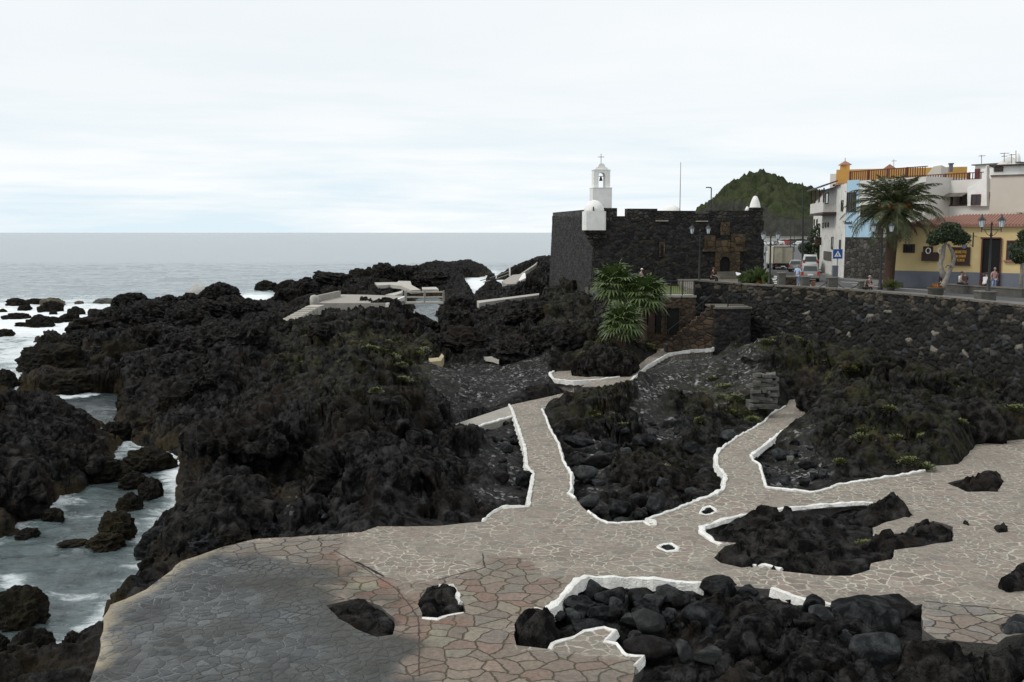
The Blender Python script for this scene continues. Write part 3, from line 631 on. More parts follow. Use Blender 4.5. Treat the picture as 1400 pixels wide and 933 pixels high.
def terrain():
    NU, NV = 1150, 1230
    def grid(nu, nv):
        u = np.linspace(-.60, .60, nu); v = np.linspace(math.log(15), math.log(330), nv)
        return np.meshgrid(u, v)
    lu, lv = grid(NU//3+1, NV//3+1); lx = (lu*np.exp(lv)).ravel(); ly = np.exp(lv).ravel()
    H = np.full(lx.shape, wts[n_])
    for i in range(n_): H += wts[i]*np.hypot(lu.ravel()-cu[i, 0], lv.ravel()-cu[i, 1])
    dw = sdist(lx, ly, W_sea); dw = np.minimum(dw, sdist(lx, ly, W_ch))
    for q in W_pools: dw = np.minimum(dw, sdist(lx, ly, q))
    dp = sdist(lx, ly, [tuple(p) for p in W_out])          # <0 inside plaza outline
    dh = np.full(lx.shape, 99.)
    for h in W_holes: dh = np.minimum(dh, sdist(lx, ly, [tuple(p) for p in h]))
    dpave = np.maximum(dp, -dh)                           # <0 on the paving
    dpath = sdist(lx, ly, [tuple(p) for p in W_path]); zpt = np.interp(lx/np.maximum(ly, 1), [.1235, .206], [2, 2.8])
    dpit = sdist(lx, ly, [tuple(P(x, y, 1.0))[:2] for x, y in [(362,672),(395,655),(432,650),(450,680),(478,718),(440,726),(392,727),(372,705)]]); dlow = sdist(lx, ly, [tuple(P(x, y, 2.0))[:2] for x, y in [(622,580),(697,555),(704,562),(700,572),(643,590),(626,590)]]); dt = sdist(lx, ly, TOWN); dter = sdist(lx, ly, TER)
    gv = np.full(lx.shape, 99.)
    for q in W_gr: gv = np.minimum(gv, sdist(lx, ly, q))
    pxx, pyy = proj(lx, ly, np.clip(H, 0, 6)); gm = np.zeros(lx.shape)
    for cx, cy, rx, ry, a in green: gm = np.maximum(gm, a*np.exp(-(((pxx-cx)/rx)**2+((pyy-cy)/ry)**2)*1.1))
    brm = np.exp(-np.clip(H-.3, 0, 9)/1.0)
    cave = np.zeros(lx.shape)
    def up_(a):
        a = a.reshape(lu.shape); r, c = a.shape
        ri = np.linspace(0, r-1, NV); ci = np.linspace(0, c-1, NU)
        r0 = np.minimum(ri.astype(int), r-2); c0 = np.minimum(ci.astype(int), c-2); fr = (ri-r0)[:, None]; fc = (ci-c0)[None]
        t = a[r0][:, c0]*(1-fc)+a[r0][:, c0+1]*fc; b_ = a[r0+1][:, c0]*(1-fc)+a[r0+1][:, c0+1]*fc
        return (t*(1-fr)+b_*fr)
    H, dw, dpave, dpath, zpt, dt, dter, gv, gm, dlow, dpit = [up_(a) for a in (H, dw, dpave, dpath, zpt, dt, dter, gv, gm, dlow, dpit)]
    U, Vv = grid(NU, NV); Y = np.exp(Vv); X = U*Y
    wx = X+1.1*fbm(X/3.5, Y/3.5, 3, 50)+.25*fbm(X/.9, Y/.9, 2, 60); wy = Y+1.1*fbm(X/3.5+40, Y/3.5, 3, 54)+.25*fbm(X/.9, Y/.9+33, 2, 64)
    def lump(s, seed, p=1.0):
        f1, f2, c = worley(wx/s, wy/s, seed)
        return np.sqrt(np.clip(1-(f1*1.05)**2, 0, 1))*(.55+.75*c)-.55, np.clip((f2-f1)*3, 0, 1)
    a1, e1 = lump(5.6, 11); a2, e2 = lump(2.3, 12); a3, e3 = lump(.95, 13); a4, e4 = lump(.42, 14)
    big = fbm(X/13, Y/13, 3, 70)
    mid = 1-np.abs(fbm(wx/4.2, wy/4.2, 3, 80))*2
    rel = 1.25*a1+.75*a2*(.6+.4*e1)+.34*a3+.6*big+.35*mid-.65*(1-e1)-.25*(1-e2)-.06*(1-e3)
    fis = np.exp(-(np.abs(perlin(wx/6.5, wy/4.2, 160))/.05)**1.2)*sstep(-.1, .25, perlin(X/9, Y/9, 161)); rel = rel-1.1*fis
    grav = (1-sstep(-.8, .5, gv+.7*fbm(X/1.8, Y/1.8, 3, 99)))
    lavam = 1-grav*.86
    # distance from paving keeps the rock low beside it
    nearp = sstep(0., 2.6, dpave); dd = np.minimum(dpath, 9)
    neard = sstep(0, 2.2, dd)
    amp = lavam*(.28+.72*nearp)*(.3+.7*neard)
    amp = amp*(.85+.35*sstep(70, 160, Y))*(.55+.45*sstep(1.0, 2.6, H))
    g1, g2, gc = worley(X/.34, Y/.34, 21); stones = np.sqrt(np.clip(1-(g1*1.3)**2, 0, 1))*.13*gc
    Z = H+rel*amp
    st = 1.15; q_ = Z/st+.35*fbm(X/4, Y/4, 3, 140); fl_ = np.floor(q_); fq = q_-fl_
    Z = Z+(sstep(.35, .62, fq)-fq)*st*.62*amp
    Z = Z+stones*grav
    pxx, _p = proj(X, Y, 3.0+0*X)
    sky_x = [0,100,165,175,200,230,262,290,304,322,340,365,378,392,400,421,438,459,466,486,510,513,522,541,551,565,572,586,598,620,631,658,667,673,687,703,709,728,744,753,760,790]
    sky_y = [470,430,405,405,412,410,412,402,398,405,416,414,407,400,392,392,379,379,383,382,381,367,364,367,365,365,366,360,358,360,357,358,363,370,367,366,360,356,351,352,360,360]
    ys = np.interp(pxx, sky_x, sky_y)+2.0*fbm(X/9, Y/9, 3, 150)
    lims = CAMZ-(ys-318)*Y/F
    w_ = (Y > 92) & (pxx > 120) & (pxx < 775); Z = np.where(w_, np.minimum(Z, lims+.12*rel), Z)
    wc = (Y > 80) & (Y < 110) & (pxx > 425) & (pxx < 560); Z = np.where(wc, np.minimum(Z, CAMZ-(np.interp(pxx, [425, 440, 530, 545, 560], [423, 420, 420, 410, 406])+1.5-318)*Y/F), Z)
    def lim2(d0, d1, xs_, ys_, extra=0.0):
        nonlocal Z
        dd1 = np.interp(pxx, xs_, d1) if isinstance(d1, list) else d1
        w = (Y > d0) & (Y < dd1) & (pxx > xs_[0]) & (pxx < xs_[-1]); Z = np.where(w, np.minimum(Z, CAMZ-(np.interp(pxx, xs_, ys_)+6+extra-318)*Y/F+.16*rel), Z)
    lim2(46, [68, 69, 70, 70, 69, 69, 71, 76, 80, 81, 81, 82], [705, 752, 760, 783, 795, 838, 862, 885, 913, 944, 980, 1015], [400, 515, 524, 540, 536, 533, 524, 505, 490, 484, 482, 450])
    lim2(88, 120, [645, 652, 690, 737, 745], [410, 415, 411, 405, 400]); lim2(115, 250, [676, 686, 705, 716, 735, 740], [380, 389, 388, 377, 364, 356])
    lim2(44, 90, [990, 1015, 1050, 1090, 1130, 1180, 1230, 1300, 1400, 1500], [420, 462, 459, 460, 470, 482, 492, 510, 530, 546])
    lim2(30, 73, [-250, 0, 60, 100, 130, 155, 172], [537, 539, 540, 555, 573, 598, 540])
    lim2(73, 100, [20, 34, 60, 100, 108, 112], [470, 512, 500, 508, 525, 470])
    # carved hollow between the platform rock and the east rocks, and the narrow inlet
    ch = np.interp(pxx, [548,553,562,572,583,590,597,603,607,612], [405,436,441,450,447,451,462,462,440,405]); wc = (Y > 84) & (Y < 118) & (pxx > 549) & (pxx < 611)
    Z = np.where(wc, np.minimum(Z, CAMZ-(ch+3-318)*Y/F-.15), Z)
    ch = np.interp(pxx, [630,636,642,648,656,664,670], [372,384,396,405,397,390,372]); wc = (Y > 128) & (Y < 262) & (pxx > 632) & (pxx < 668)
    Z = np.where(wc, np.minimum(Z, CAMZ-(ch+1-318)*Y/F), Z)
    # shore
    s = dw+.9*fbm(X/2.6, Y/2.6, 4, 110)*(.4+.6*sstep(20, 120, Y))
    shore = .05+.95*np.clip(s, 0, 99)**.75+.35*rel
    Z = np.where(s > 0, np.minimum(Z, shore), np.maximum(-.25+.35*s+.28*np.minimum(rel, 1.2), -3))
    # keep clear of paving and paths
    lim = np.where(dpave < 0, 1.78+.5*np.minimum(dpave, 0), 1.86+1.6*np.maximum(dpave, 0)+.25*np.clip(rel, -1, 1)*sstep(0, .5, dpave))
    Z = np.minimum(Z, np.maximum(lim, 1.2)); Z = np.minimum(Z, np.where(dpit < .6, .8+3.5*np.maximum(dpit, 0)+.25*rel, 99)); Z = np.where(dlow < .5, np.minimum(Z, 1.6+np.maximum(dlow, 0)*.8), Z)
    limp = np.where(dpath < 0, zpt-.35, zpt-.25+1.2*dpath); Z = np.minimum(Z, limp)
    # bank behind the wall, terrace before the fort
    Z = np.where(dt < 0, ROADZ-.25, Z); Z = np.where(dter < 0, TERZ, Z)
    # ---- rock arch / small cave beside the right-hand path is left to the overhanging rock objects
    k_ = amp*.30*sstep(.2, 1.5, s)
    okm = ((dt > .3) & (dter > .3)).astype(float); near = np.minimum(np.minimum(np.maximum(dpave, 0), np.maximum(dpath, 0)), np.maximum(dlow, 0))
    # redistribute the rows of every column by length along the profile, so cliffs carry as many points as flats
    dYc = np.diff(Y, axis=0); dZc = np.diff(Z, axis=0); w_ = np.hypot(dYc*.30, dZc)/Y[1:]+1e-5
    def blur(a, n, ax):
        pad = [(0, 0)]*a.ndim; pad[ax] = (n+1, n); c = np.cumsum(np.pad(a, pad, mode='edge'), axis=ax); m_ = a.shape[ax]; sl1 = [slice(None)]*a.ndim; sl2 = list(sl1); sl1[ax] = slice(2*n+1, 2*n+1+m_); sl2[ax] = slice(0, m_); return (c[tuple(sl1)]-c[tuple(sl2)])/(2*n+1)
    w_ = blur(blur(blur(w_, 14, 1), 10, 1), 5, 0)
    cum = np.vstack([np.zeros((1, NU)), np.cumsum(w_, axis=0)]); arrs = [Y, Z, grav, gm, s, dw, dpave, okm, near]; out = [np.empty_like(a) for a in arrs]
    for c_ in range(NU):
        t_ = np.linspace(0, cum[-1, c_], NV)
        for a, o_ in zip(arrs, out): o_[:, c_] = np.interp(t_, cum[:, c_], a[:, c_])
    Zr = Z; Y, Z, grav, gm, s, dw, dpave, okm, near = out; X = U*Y
    Pn = np.stack([X, Y, Z], -1); tu_ = np.gradient(blur(blur(Pn, 2, 1), 3, 0), axis=1); tv_ = np.gradient(blur(blur(Pn, 2, 1), 3, 0), axis=0); nn_ = np.cross(tu_, tv_); nn_ /= np.linalg.norm(nn_, axis=2)[..., None]+1e-9
    q3 = np.column_stack([X.ravel(), Y.ravel(), Z.ravel()*1.15]); w3 = np.stack([noise3(q3*.7, 21), noise3(q3*.7+7, 22), noise3(q3*.7+13, 23)], 1)*.55; q4 = q3+w3
    rg = lambda f, sd_: 1-2*np.abs(noise3(q4*f, sd_))
    dsp = .30*rg(.5, 31)+.17*rg(1.05, 32)+.09*rg(2.2, 33)+.045*rg(4.6, 34)+.03*noise3(q3*9, 35)-.16
    ca, cb = q4[:, 0]+.6*q4[:, 2], .85*q4[:, 1]-.9*q4[:, 2]
    for sc_, am_, sd_ in ((1.15, .30, 41), (.5, .15, 42), (.24, .07, 43)):
        f1_, f2_, ci_ = worley(ca/sc_, cb/sc_, sd_); dsp = dsp+am_*(ci_-.5)-am_*.55*np.clip(1-(f2_-f1_)*5, 0, 1)
    am = (okm*(.35*sstep(0, .9, near)+.65*sstep(.8, 3.0, near))*(1-.92*grav)*sstep(-.3, .6, s)).ravel()+.0
    D3 = nn_.reshape(-1, 3)*(dsp*am)[:, None]
    X2 = X+D3[:, 0].reshape(X.shape); Y2 = Y+D3[:, 1].reshape(X.shape); Z = Z+D3[:, 2].reshape(X.shape)
    wetm = (1-sstep(.1, 1.7, Z))*(1-sstep(8, 14, dw))
    gm = gm*(1-grav*.3)*sstep(.8, 1.6, Z)
    idx = np.arange(NU*NV).reshape(NV, NU)
    Fq = np.stack([idx[:-1, :-1], idx[:-1, 1:], idx[1:, 1:], idx[1:, :-1]], -1).reshape(-1, 4)
    zf = Z.ravel(); keep = ~((zf[Fq] < -1.2).all(1)); 
    keep &= ~((dpave.ravel()[Fq] < -1.0).all(1))
    Fq = Fq[keep]; used = np.zeros(NU*NV, bool); used[Fq.ravel()] = True; remap = np.cumsum(used)-1
    V = np.column_stack([X2.ravel(), Y2.ravel(), zf])[used]
    mk = np.column_stack([grav.ravel(), gm.ravel(), wetm.ravel()])[used]
    o = mesh_obj('lava_field', V, remap[Fq], M['lava'], smooth=False, attrs={'Mask': mk}); tag(o, kind='structure')
    # height lookup for things set on the terrain
    global ZG, UG, VG
    ZG = Zr; UG = (-.60, .60, NU); VG = (math.log(15), math.log(330), NV)
terrain()
def ground(x, y):
    i = (x/y-UG[0])/(UG[1]-UG[0])*(UG[2]-1); j = (math.log(y)-VG[0])/(VG[1]-VG[0])*(VG[2]-1)
    i = int(min(max(i, 0), UG[2]-1)); j = int(min(max(j, 0), VG[2]-1)); return float(ZG[j, i])
def hit(px, py):
    """where the sight line through a place on the shore first meets the terrain: gives the real position there"""
    d = ray(px, py); Y = 17.0
    while Y < 320:
        t = Y/d[1]; x = d[0]*t; z = CAMZ+d[2]*t
        if z <= max(ground(x, Y), 0): return Vector((x, Y, z))
        Y *= 1.0015
    return P(px, py, 1.5)

# ---------------------------------------------------------------- sea
def sea():
    NU, NV = 520, 760
    u = np.linspace(-.75, .75, NU); v = np.linspace(math.log(12), math.log(420), NV); U, Vv = np.meshgrid(u, v); Y = np.exp(Vv); X = U*Y
    lx, ly = X[::3, ::3].ravel(), Y[::3, ::3].ravel()
    d = sdist(lx, ly, W_sea); d = np.minimum(d, sdist(lx, ly, W_ch))
    for q in W_pools: d = np.minimum(d, sdist(lx, ly, q))
    # foam weight: surf belt on the open side, channel streaks part foam, part its silvery reflection put into colour
    ds = -sdist(lx, ly, W_sea); dc = sdist(lx, ly, W_ch)
    px, py = proj(lx, ly, 0*lx)
    surf_ = np.exp(-np.clip(ds, 0, 99)/14)*(ds > -6)*1.35
    belt = np.exp(-((py-440)/42)**2)*np.exp(-np.clip(px-175, 0, 999)/40)*np.clip(1.25-np.clip(px, 0, 400)/900, 0, 1)*(ds > -3)
    belt = 1.15*belt; belt = belt*(py > 404)+belt*np.clip((py-396)/8, 0, 1)*(py <= 404)
    bigs = np.exp(-(((px-350)/45)**2+((py-407)/12)**2))+np.exp(-(((px-480)/60)**2+((py-383)/7)**2))*1.1+np.exp(-(((px-650)/22)**2+((py-388)/14)**2))*1.2
    chf = .40*(dc < 1)+.35*np.exp(-np.abs(d)/.8)*(dc < 2)
    chf += .45*np.exp(-(((px-245)/25)**2+((py-640)/18)**2))+.35*np.exp(-(((px-20)/30)**2+((py-795)/16)**2))
    foam = np.clip(np.maximum.reduce([.62*surf_, .92*belt, bigs, chf]), 0, 1)
    shal = np.clip(1-np.clip(ds, 0, 99)/50, 0, 1)*(py > 400)+(dc < 2)
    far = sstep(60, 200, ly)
    def up_(a):
        a = a.reshape(U[::3, ::3].shape); r, c = a.shape; ri = np.minimum(np.arange(NV)/3, r-1.001); ci = np.minimum(np.arange(NU)/3, c-1.001)
        r0 = ri.astype(int); c0 = ci.astype(int); fr = (ri-r0)[:, None]; fc = (ci-c0)[None]
        return (a[r0][:, c0]*(1-fc)+a[r0][:, c0+1]*fc)*(1-fr)+(a[r0+1][:, c0]*(1-fc)+a[r0+1][:, c0+1]*fc)*fr
    foam, shal, far, dsu = up_(foam), np.clip(up_(shal), 0, 1), up_(far), up_(ds)
    wv = .12*fbm(X/1.7, Y/.9, 4, 300)+.30*far*fbm(X/16, Y/7, 3, 310)*sstep(0, 20, dsu)
    Z = wv*1.0
    edge = np.clip((420-Y)/60, 0, 1); Z = Z*edge
    # far strips to the horizon
    idx = np.arange(NU*NV).reshape(NV, NU)
    Fq = np.stack([idx[:-1, :-1], idx[:-1, 1:], idx[1:, 1:], idx[1:, :-1]], -1).reshape(-1, 4)
    V = np.column_stack([X.ravel(), Y.ravel(), Z.ravel()]); mk = np.column_stack([foam.ravel(), shal.ravel(), far.ravel()])
    base = len(V); ring = []
    vs = [V]; ms = [mk]; fs = [Fq]; prev = idx[-1, :]
    for Yf in (700, 1500, 4000, 12000, 40000):
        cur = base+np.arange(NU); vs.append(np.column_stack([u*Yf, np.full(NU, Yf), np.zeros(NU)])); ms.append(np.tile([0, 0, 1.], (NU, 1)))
        fs.append(np.stack([prev[:-1], prev[1:], cur[1:], cur[:-1]], -1)); prev = cur; base += NU
    o = mesh_obj('sea', np.vstack(vs), np.vstack(fs), M['water'], smooth=True, attrs={'Mask': np.vstack(ms)}); tag(o, kind='structure')
sea()

# ---------------------------------------------------------------- town ground, road, terrace, hill
poly = [(p.x, p.y+.3) for p in wall_top[2:]]+[(80, 30), (700, 150), (900, 900), (70, 900), (40, 210), (29, 120), (28.2, 104), (28, 92)]
b = MB(); b.prism(poly, 5, ROADZ-.012); tag(b.build('town_ground', M['farasphalt']), kind='structure')
def strip(name, pts, mat, th=.004, z=ROADZ):
    b = MB(); n = len(pts); b.add([(x, y, z+th) for x, y in pts], [tuple(range(n)) if sum(pts[i][0]*pts[(i+1) % n][1]-pts[(i+1) % n][0]*pts[i][1] for i in range(n)) > 0 else tuple(range(n))[::-1]]); return tag(b.build(name, mat), kind='structure')
def G(px, py, z=ROADZ): p = P(px, py, z); return (p.x, p.y)
strip('road', [G(1800,472), G(1640,444), G(1500,427), G(1400,413), G(1255,400), G(1130,391), G(1060,386), G(1045,360), G(1046,338), G(1100,338), G(1112,360), G(1125,376), G(1155,382), G(1225,390), G(1400,401), G(1500,410), G(1800,432)], M['asphalt'])
for i, (a, b_) in enumerate((((1080,383.5,1150,385.5)), ) if False else (((1150,385.6),(1290,394.2)), ((1165,389.6),(1400,406.4)))):
    p, q = Vector(G(*a)), Vector(G(*b_)); nn = Vector((-(q-p).y, (q-p).x)).normalized()*.16
    strip('lane_line', [tuple(p-nn), tuple(q-nn), tuple(q+nn), tuple(p+nn)], M['roadpaint'], .008)
for i in range(5):
    a = 1046+i*1.2; y0 = 377.0+i*2.4
    strip('crossing_stripe', [G(a, y0), G(a+19-i, y0+.8), G(a+19.5-i, y0+2.0), G(a, y0+1.2)], M['roadpaint'], .008)
b = MB(); b.prism(TER, 2.5, TERZ-.25); tag(b.build('terrace_ground', M['blockstone']), kind='structure')
b = MB(); b.prism([(10.2, 84.1), (15.5, 84.1), (16.8, 97), (10, 101)], TERZ-.6, TERZ+.03)
o = b.build('lawn', M['grass']); tag(o, kind='structure')
b = MB(); b.box((12.9, 83.3, TERZ-.05), (5.2, 1.7, .2)); tag(b.build('terrace_path', M['concrete']), kind='structure')
# paved corner in front of the fort door
b = MB(); b.prism([(15.6, 83), (19.8, 82.8), (27.6, 83), (28, 104.5), (17.3, 103), (15.6, 90)], TERZ-.6, TERZ+.45); tag(b.build('fort_forecourt', M['capstone']), kind='structure')

def hill():
    nu, nv = 220, 120
    # ridge line seen from the town: x pixel, y pixel at 520 m
    ridge = [(930,345),(955,318),(975,278),(990,262),(1010,252),(1022,246),(1036,240),(1048,243),(1060,250),(1075,258),(1090,263),(1108,268),(1125,276),(1150,282),(1190,292),(1260,300),(1400,312),(1500,330)]
    Yr = 520.
    rx = [D(a, b_, Yr).x for a, b_ in ridge]; rz = [D(a, b_, Yr).z for a, b_ in ridge]
    xs = np.linspace(rx[0], rx[-1], nu); ts = np.linspace(-1, 1, nv); X, T = np.meshgrid(xs, ts)
    rzz = np.interp(X, rx, rz); Y = Yr+T*110
    prof = np.clip(1-np.abs(T)**1.25, 0, 1)
    Z = (rzz-5)*prof+5+ (fbm(X/22, Y/22, 5, 400)*5+(.5-np.abs(fbm(X/11, Y/11, 4, 405)))*7+fbm(X/4, Y/4, 4, 410)*2.4)*np.clip(prof*1.5, 0, 1)*.8
    gr = np.exp(-(((X-D(1035, 270, Yr).x)/26)**2+((Z-32)/13)**2))*.95+.08
    idx = np.arange(nu*nv).reshape(nv, nu); Fq = np.stack([idx[:-1, :-1], idx[:-1, 1:], idx[1:, 1:], idx[1:, :-1]], -1).reshape(-1, 4)
    o = mesh_obj('green_hill', np.column_stack([X.ravel(), Y.ravel(), Z.ravel()]), Fq, M['hill'], smooth=False, attrs={'Mask': np.column_stack([gr.ravel()]*3)}); tag(o, kind='structure')
hill()
# ================================================================ STONE WALLS
def stone_panel(name, pts, zbot, parent=None, cell=(.55, .36), relief=.12, res=.07, batter=0.0, pal='rubble', seed=0, side=-1):
    """pts: list of (x,y,ztop). stones stand proud of the joints; visible side is to the right of the run when side=-1"""
    P2 = [Vector((p[0], p[1])) for p in pts]; cum = [0]
    for i in range(len(P2)-1): cum.append(cum[-1]+(P2[i+1]-P2[i]).length)
    ns = int(cum[-1]/res)+2; s = np.linspace(0, cum[-1], ns)
    X = np.interp(s, cum, [p.x for p in P2]); Y = np.interp(s, cum, [p.y for p in P2]); ZT = np.interp(s, cum, [p[2] for p in pts])
    zb = np.interp(s, cum, zbot) if isinstance(zbot, (list, tuple)) else np.full(ns, zbot)
    tx = np.gradient(X); ty = np.gradient(Y); L = np.hypot(tx, ty); nx = -ty/L*side; ny = tx/L*side
    nz = int((ZT.max()-zb.min())/res)+2; T = np.linspace(0, 1, nz)[:, None]
    Z = zb[None]+(ZT-zb)[None]*T; S = np.broadcast_to(s[None], Z.shape)
    if pal == 'ashlar':
        row = np.floor(Z/cell[1]); sx = S/cell[0]+(row % 2)*.5+_h(row, row, seed)*.3; col = np.floor(sx)
        fx = sx-col; fz = Z/cell[1]-row; e = np.minimum(np.minimum(fx, 1-fx)*cell[0], np.minimum(fz, 1-fz)*cell[1])
        cid = _h(col, row, seed+3); h = np.clip(e/.035, 0, 1)*(.6+.4*cid); cid2 = _h(col, row, seed+9)
    else:
        wx = S/cell[0]+.35*perlin(S/.8, Z/.8, seed); wz = Z/cell[1]+.3*perlin(S/.7+9, Z/.7, seed+1)
        f1, f2, cid = worley(wx, wz, seed+2); h = np.clip((f2-f1)*3.2, 0, 1)**.6*(.45+.75*cid); cid2 = (cid*7.31) % 1
    off = relief*h+.03*fbm(S/.25, Z/.25, 3, seed+5)+batter*(ZT[None]-Z)
    V = np.column_stack([(X[None]+nx[None]*off).ravel(), (Y[None]+ny[None]*off).ravel(), Z.ravel()])
    g = .010+.020*cid2
    c = np.stack([g*1.04, g, g*.95], -1)
    if pal == 'rubble':
        band = sstep(1.25, .85, ZT[None]-Z+.2*perlin(S/.9, Z, seed+8)) if True else 0
        tan = np.stack([.062+.03*cid2, .053+.026*cid2, .040+.02*cid2], -1)
        c = np.where(((band > .5) & (cid > .5))[..., None], tan*.9, c)
        c = np.where(((cid > .93))[..., None], np.stack([.062+0*g, .058+0*g, .05+0*g], -1), c)
        c = np.where(((cid > .82) & (cid < .87))[..., None], np.array([.04, .042, .045]), c)
        c = np.where(((cid > .985))[..., None], np.array([.17, .16, .13]), c)
    if pal == 'fort':
        c = c*1.25; c = np.where((cid > .90)[..., None], np.stack([.046+0*g, .042+0*g, .036+0*g], -1), c)
        c = np.where((cid < .03)[..., None], np.array([.055, .040, .028]), c)
    if pal == 'ashlar':
        c = np.stack([.022+.024*cid2, .022+.0235*cid2, .021+.022*cid2], -1)  # regular blocks, toned lighter than the front to paint in the lit side
    if pal == 'brown':
        c = np.stack([.05+.06*cid2, .038+.04*cid2, .026+.026*cid2], -1)
    c = c*np.where(h < .16, .35, 1)[..., None]
    idx = np.arange(nz*ns).reshape(nz, ns); Fq = np.stack([idx[:-1, :-1], idx[:-1, 1:], idx[1:, 1:], idx[1:, :-1]], -1).reshape(-1, 4)
    return mesh_obj(name, V, Fq, M['rubble'], parent, attrs={'Mask': c.reshape(-1, 3)})
def run_box(b, pts, w, z0, z1, off=0.0):
    """a low wall or course following pts (x,y[,z]); z given relative to each point's z"""
    n = len(pts)
    for i in range(n-1):
        p = Vector(pts[i][:2]); q = Vector(pts[i+1][:2]); d = (q-p).normalized(); nn = Vector((-d.y, d.x))
        a, c_ = p+nn*(off-w/2), p+nn*(off+w/2); e, f = q+nn*(off-w/2), q+nn*(off+w/2)
        zp, zq = pts[i][2], pts[i+1][2]
        b.add([(a.x, a.y, zp+z0), (e.x, e.y, zq+z0), (f.x, f.y, zq+z0), (c_.x, c_.y, zp+z0), (a.x, a.y, zp+z1), (e.x, e.y, zq+z1), (f.x, f.y, zq+z1), (c_.x, c_.y, zp+z1)],
              [(0, 3, 2, 1), (4, 5, 6, 7), (0, 1, 5, 4), (1, 2, 6, 5), (2, 3, 7, 6), (3, 0, 4, 7)])
    return b
r = empty('retaining_wall', (wall_top[0].x, wall_top[0].y, 0), 'long dark lava stone retaining wall holding up the street', 'wall')
r.location = (0, 0, 0)
stone_panel('stone_face', [tuple(p) for p in wall_top], 1.8, r, (.50, .34), .15, .06, .03, seed=40)
b = MB(); run_box(b, dens([Vector(p) for p in wall_top], 1.1, False, .02), .62, -.10, .03, .18); b.build('cap_course', M['capstone'], r)
b = MB(); run_box(b, [tuple(p) for p in wall_top], .5, -6.5, -.11, .3); b.build('backing', M['blockstone'], r)

# landing, stair and its stepped parapet
r = empty('stair', (0, 0, 0), 'stone stair with stepped parapet dropping from the wall to the white path', 'stairs')
lx0, lx1, ly0, ly1, lz = 16.3, 19.1, 78.6, 82.2, 6.0
stone_panel('landing_block', [(lx0, ly1, lz), (lx0, ly0, lz), (lx1, ly0, lz), (lx1, ly1, lz)], 2.0, r, (.4, .3), .07, .07, .01, 'fort', 51)
b = MB(); b.box(((lx0+lx1)/2, (ly0+ly1)/2, lz-.02), (lx1-lx0+.25, ly1-ly0+.2, .14)); b.build('landing', M['capstone'], r)
b = MB(); n_st = 14
for i in range(n_st): x1 = lx0-(i)*.27; z1 = lz-(i+1)*.22; b.box((x1-.135, 79.9, (z1+1.8)/2), (.27, 1.5, z1-1.8))
b.build('steps', M['blockstone'], r)
b = MB(); pr = random.Random(5)
for i in range(10): x1 = lx0-i*.37; z1 = lz+.1-i*.31; b.box((x1-.185, 78.95, (z1+1.8)/2), (.36, .38, z1-1.8)); b.box((x1-.185, 78.95, z1+.05), (.3, .44, .12), pr.uniform(-.1, .1))
b.build('stepped_parapet', M['brownwall'], r)
def railing(name, a, b_, h, label, n_bar, posts=3, sag=None):
    r = empty(name, (0, 0, 0), label, 'railing'); a = Vector(a); b_ = Vector(b_)
    m = MB(); m.tube([a+Vector((0, 0, h)), b_+Vector((0, 0, h))], .035, 6); m.build('rail', M['iron'], r); m = MB(); m.tube([a+Vector((0, 0, .12)), b_+Vector((0, 0, .12))], .02, 6); m.build('rail', M['iron'], r)
    for i in range(posts):
        p = a.lerp(b_, i/(posts-1)); m = MB(); m.tube([p, p+Vector((0, 0, h+.06))], .045, 6); m.build('post', M['iron'], r)
    m = MB()
    for i in range(n_bar): p = a.lerp(b_, (i+.5)/n_bar); m.tube([p+Vector((0, 0, .12)), p+Vector((0, 0, h))], .014, 4)
    m.build('bars', M['iron'], r); return r
railing('railing', (17.3, 78.7, lz+.05), (19.0, 78.7, lz+.05), 1.05, 'short iron railing on the stair landing', 12, 2)
railing('railing', (10.4, 82.6, TERZ+.05), (15.3, 82.6, TERZ+.05), 1.2, 'iron railing along the lawn terrace beside the palms', 30, 6)
r = empty('handrail', (0, 0, 0), 'thin iron handrail slanting up beside the stone stair', 'handrail')
m = MB(); m.tube([(12.8, 80.7, 3.9), (16.4, 80.7, 6.9)], .03, 6); m.build('rail', M['iron'], r)
for x in (12.9, 14.3, 15.7):
    m = MB(); zz = 3.9+(x-12.8)*.833; m.tube([(x, 80.7, zz-1.4), (x, 80.7, zz)], .03, 6); m.build('post', M['iron'], r)

# wall below the lawn terrace, with its dark doors
r = empty('terrace_wall', (0, 0, 0), 'brown stone wall with dark doors under the fort lawn', 'wall')
stone_panel('stone_face', [(10.0, 84.5, TERZ), (10.1, 82.35, TERZ), (15.4, 82.35, TERZ)], 2.2, r, (.5, .34), .09, .07, .01, 'brown', 61)
b = MB(); b.box((12.8, 82.5, TERZ-.03), (5.3, .5, .16)); b.build('cap_course', M['concrete'], r)
for pxa, pxb, ya, yb, mt in ((873, 884, 420, 452, 'redwood'), (886, 895, 421, 455, 'darkwood'), (897, 904, 421, 455, 'void'), (912, 928, 422, 458, 'void')):  # the widest is a recess, its shade put in as a black panel
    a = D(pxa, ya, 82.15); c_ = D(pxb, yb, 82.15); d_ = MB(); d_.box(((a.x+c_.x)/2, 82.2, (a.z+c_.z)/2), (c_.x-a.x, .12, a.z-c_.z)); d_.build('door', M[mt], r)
    d_ = MB(); w = c_.x-a.x
    for sx_ in (-1, 1): d_.box(((a.x+c_.x)/2+sx_*(w/2+.05), 82.17, (a.z+c_.z)/2), (.09, .2, a.z-c_.z+.1))
    d_.box(((a.x+c_.x)/2, 82.17, a.z+.1), (w+.3, .2, .16)); d_.build('door_frame', M['brownwall'], r)

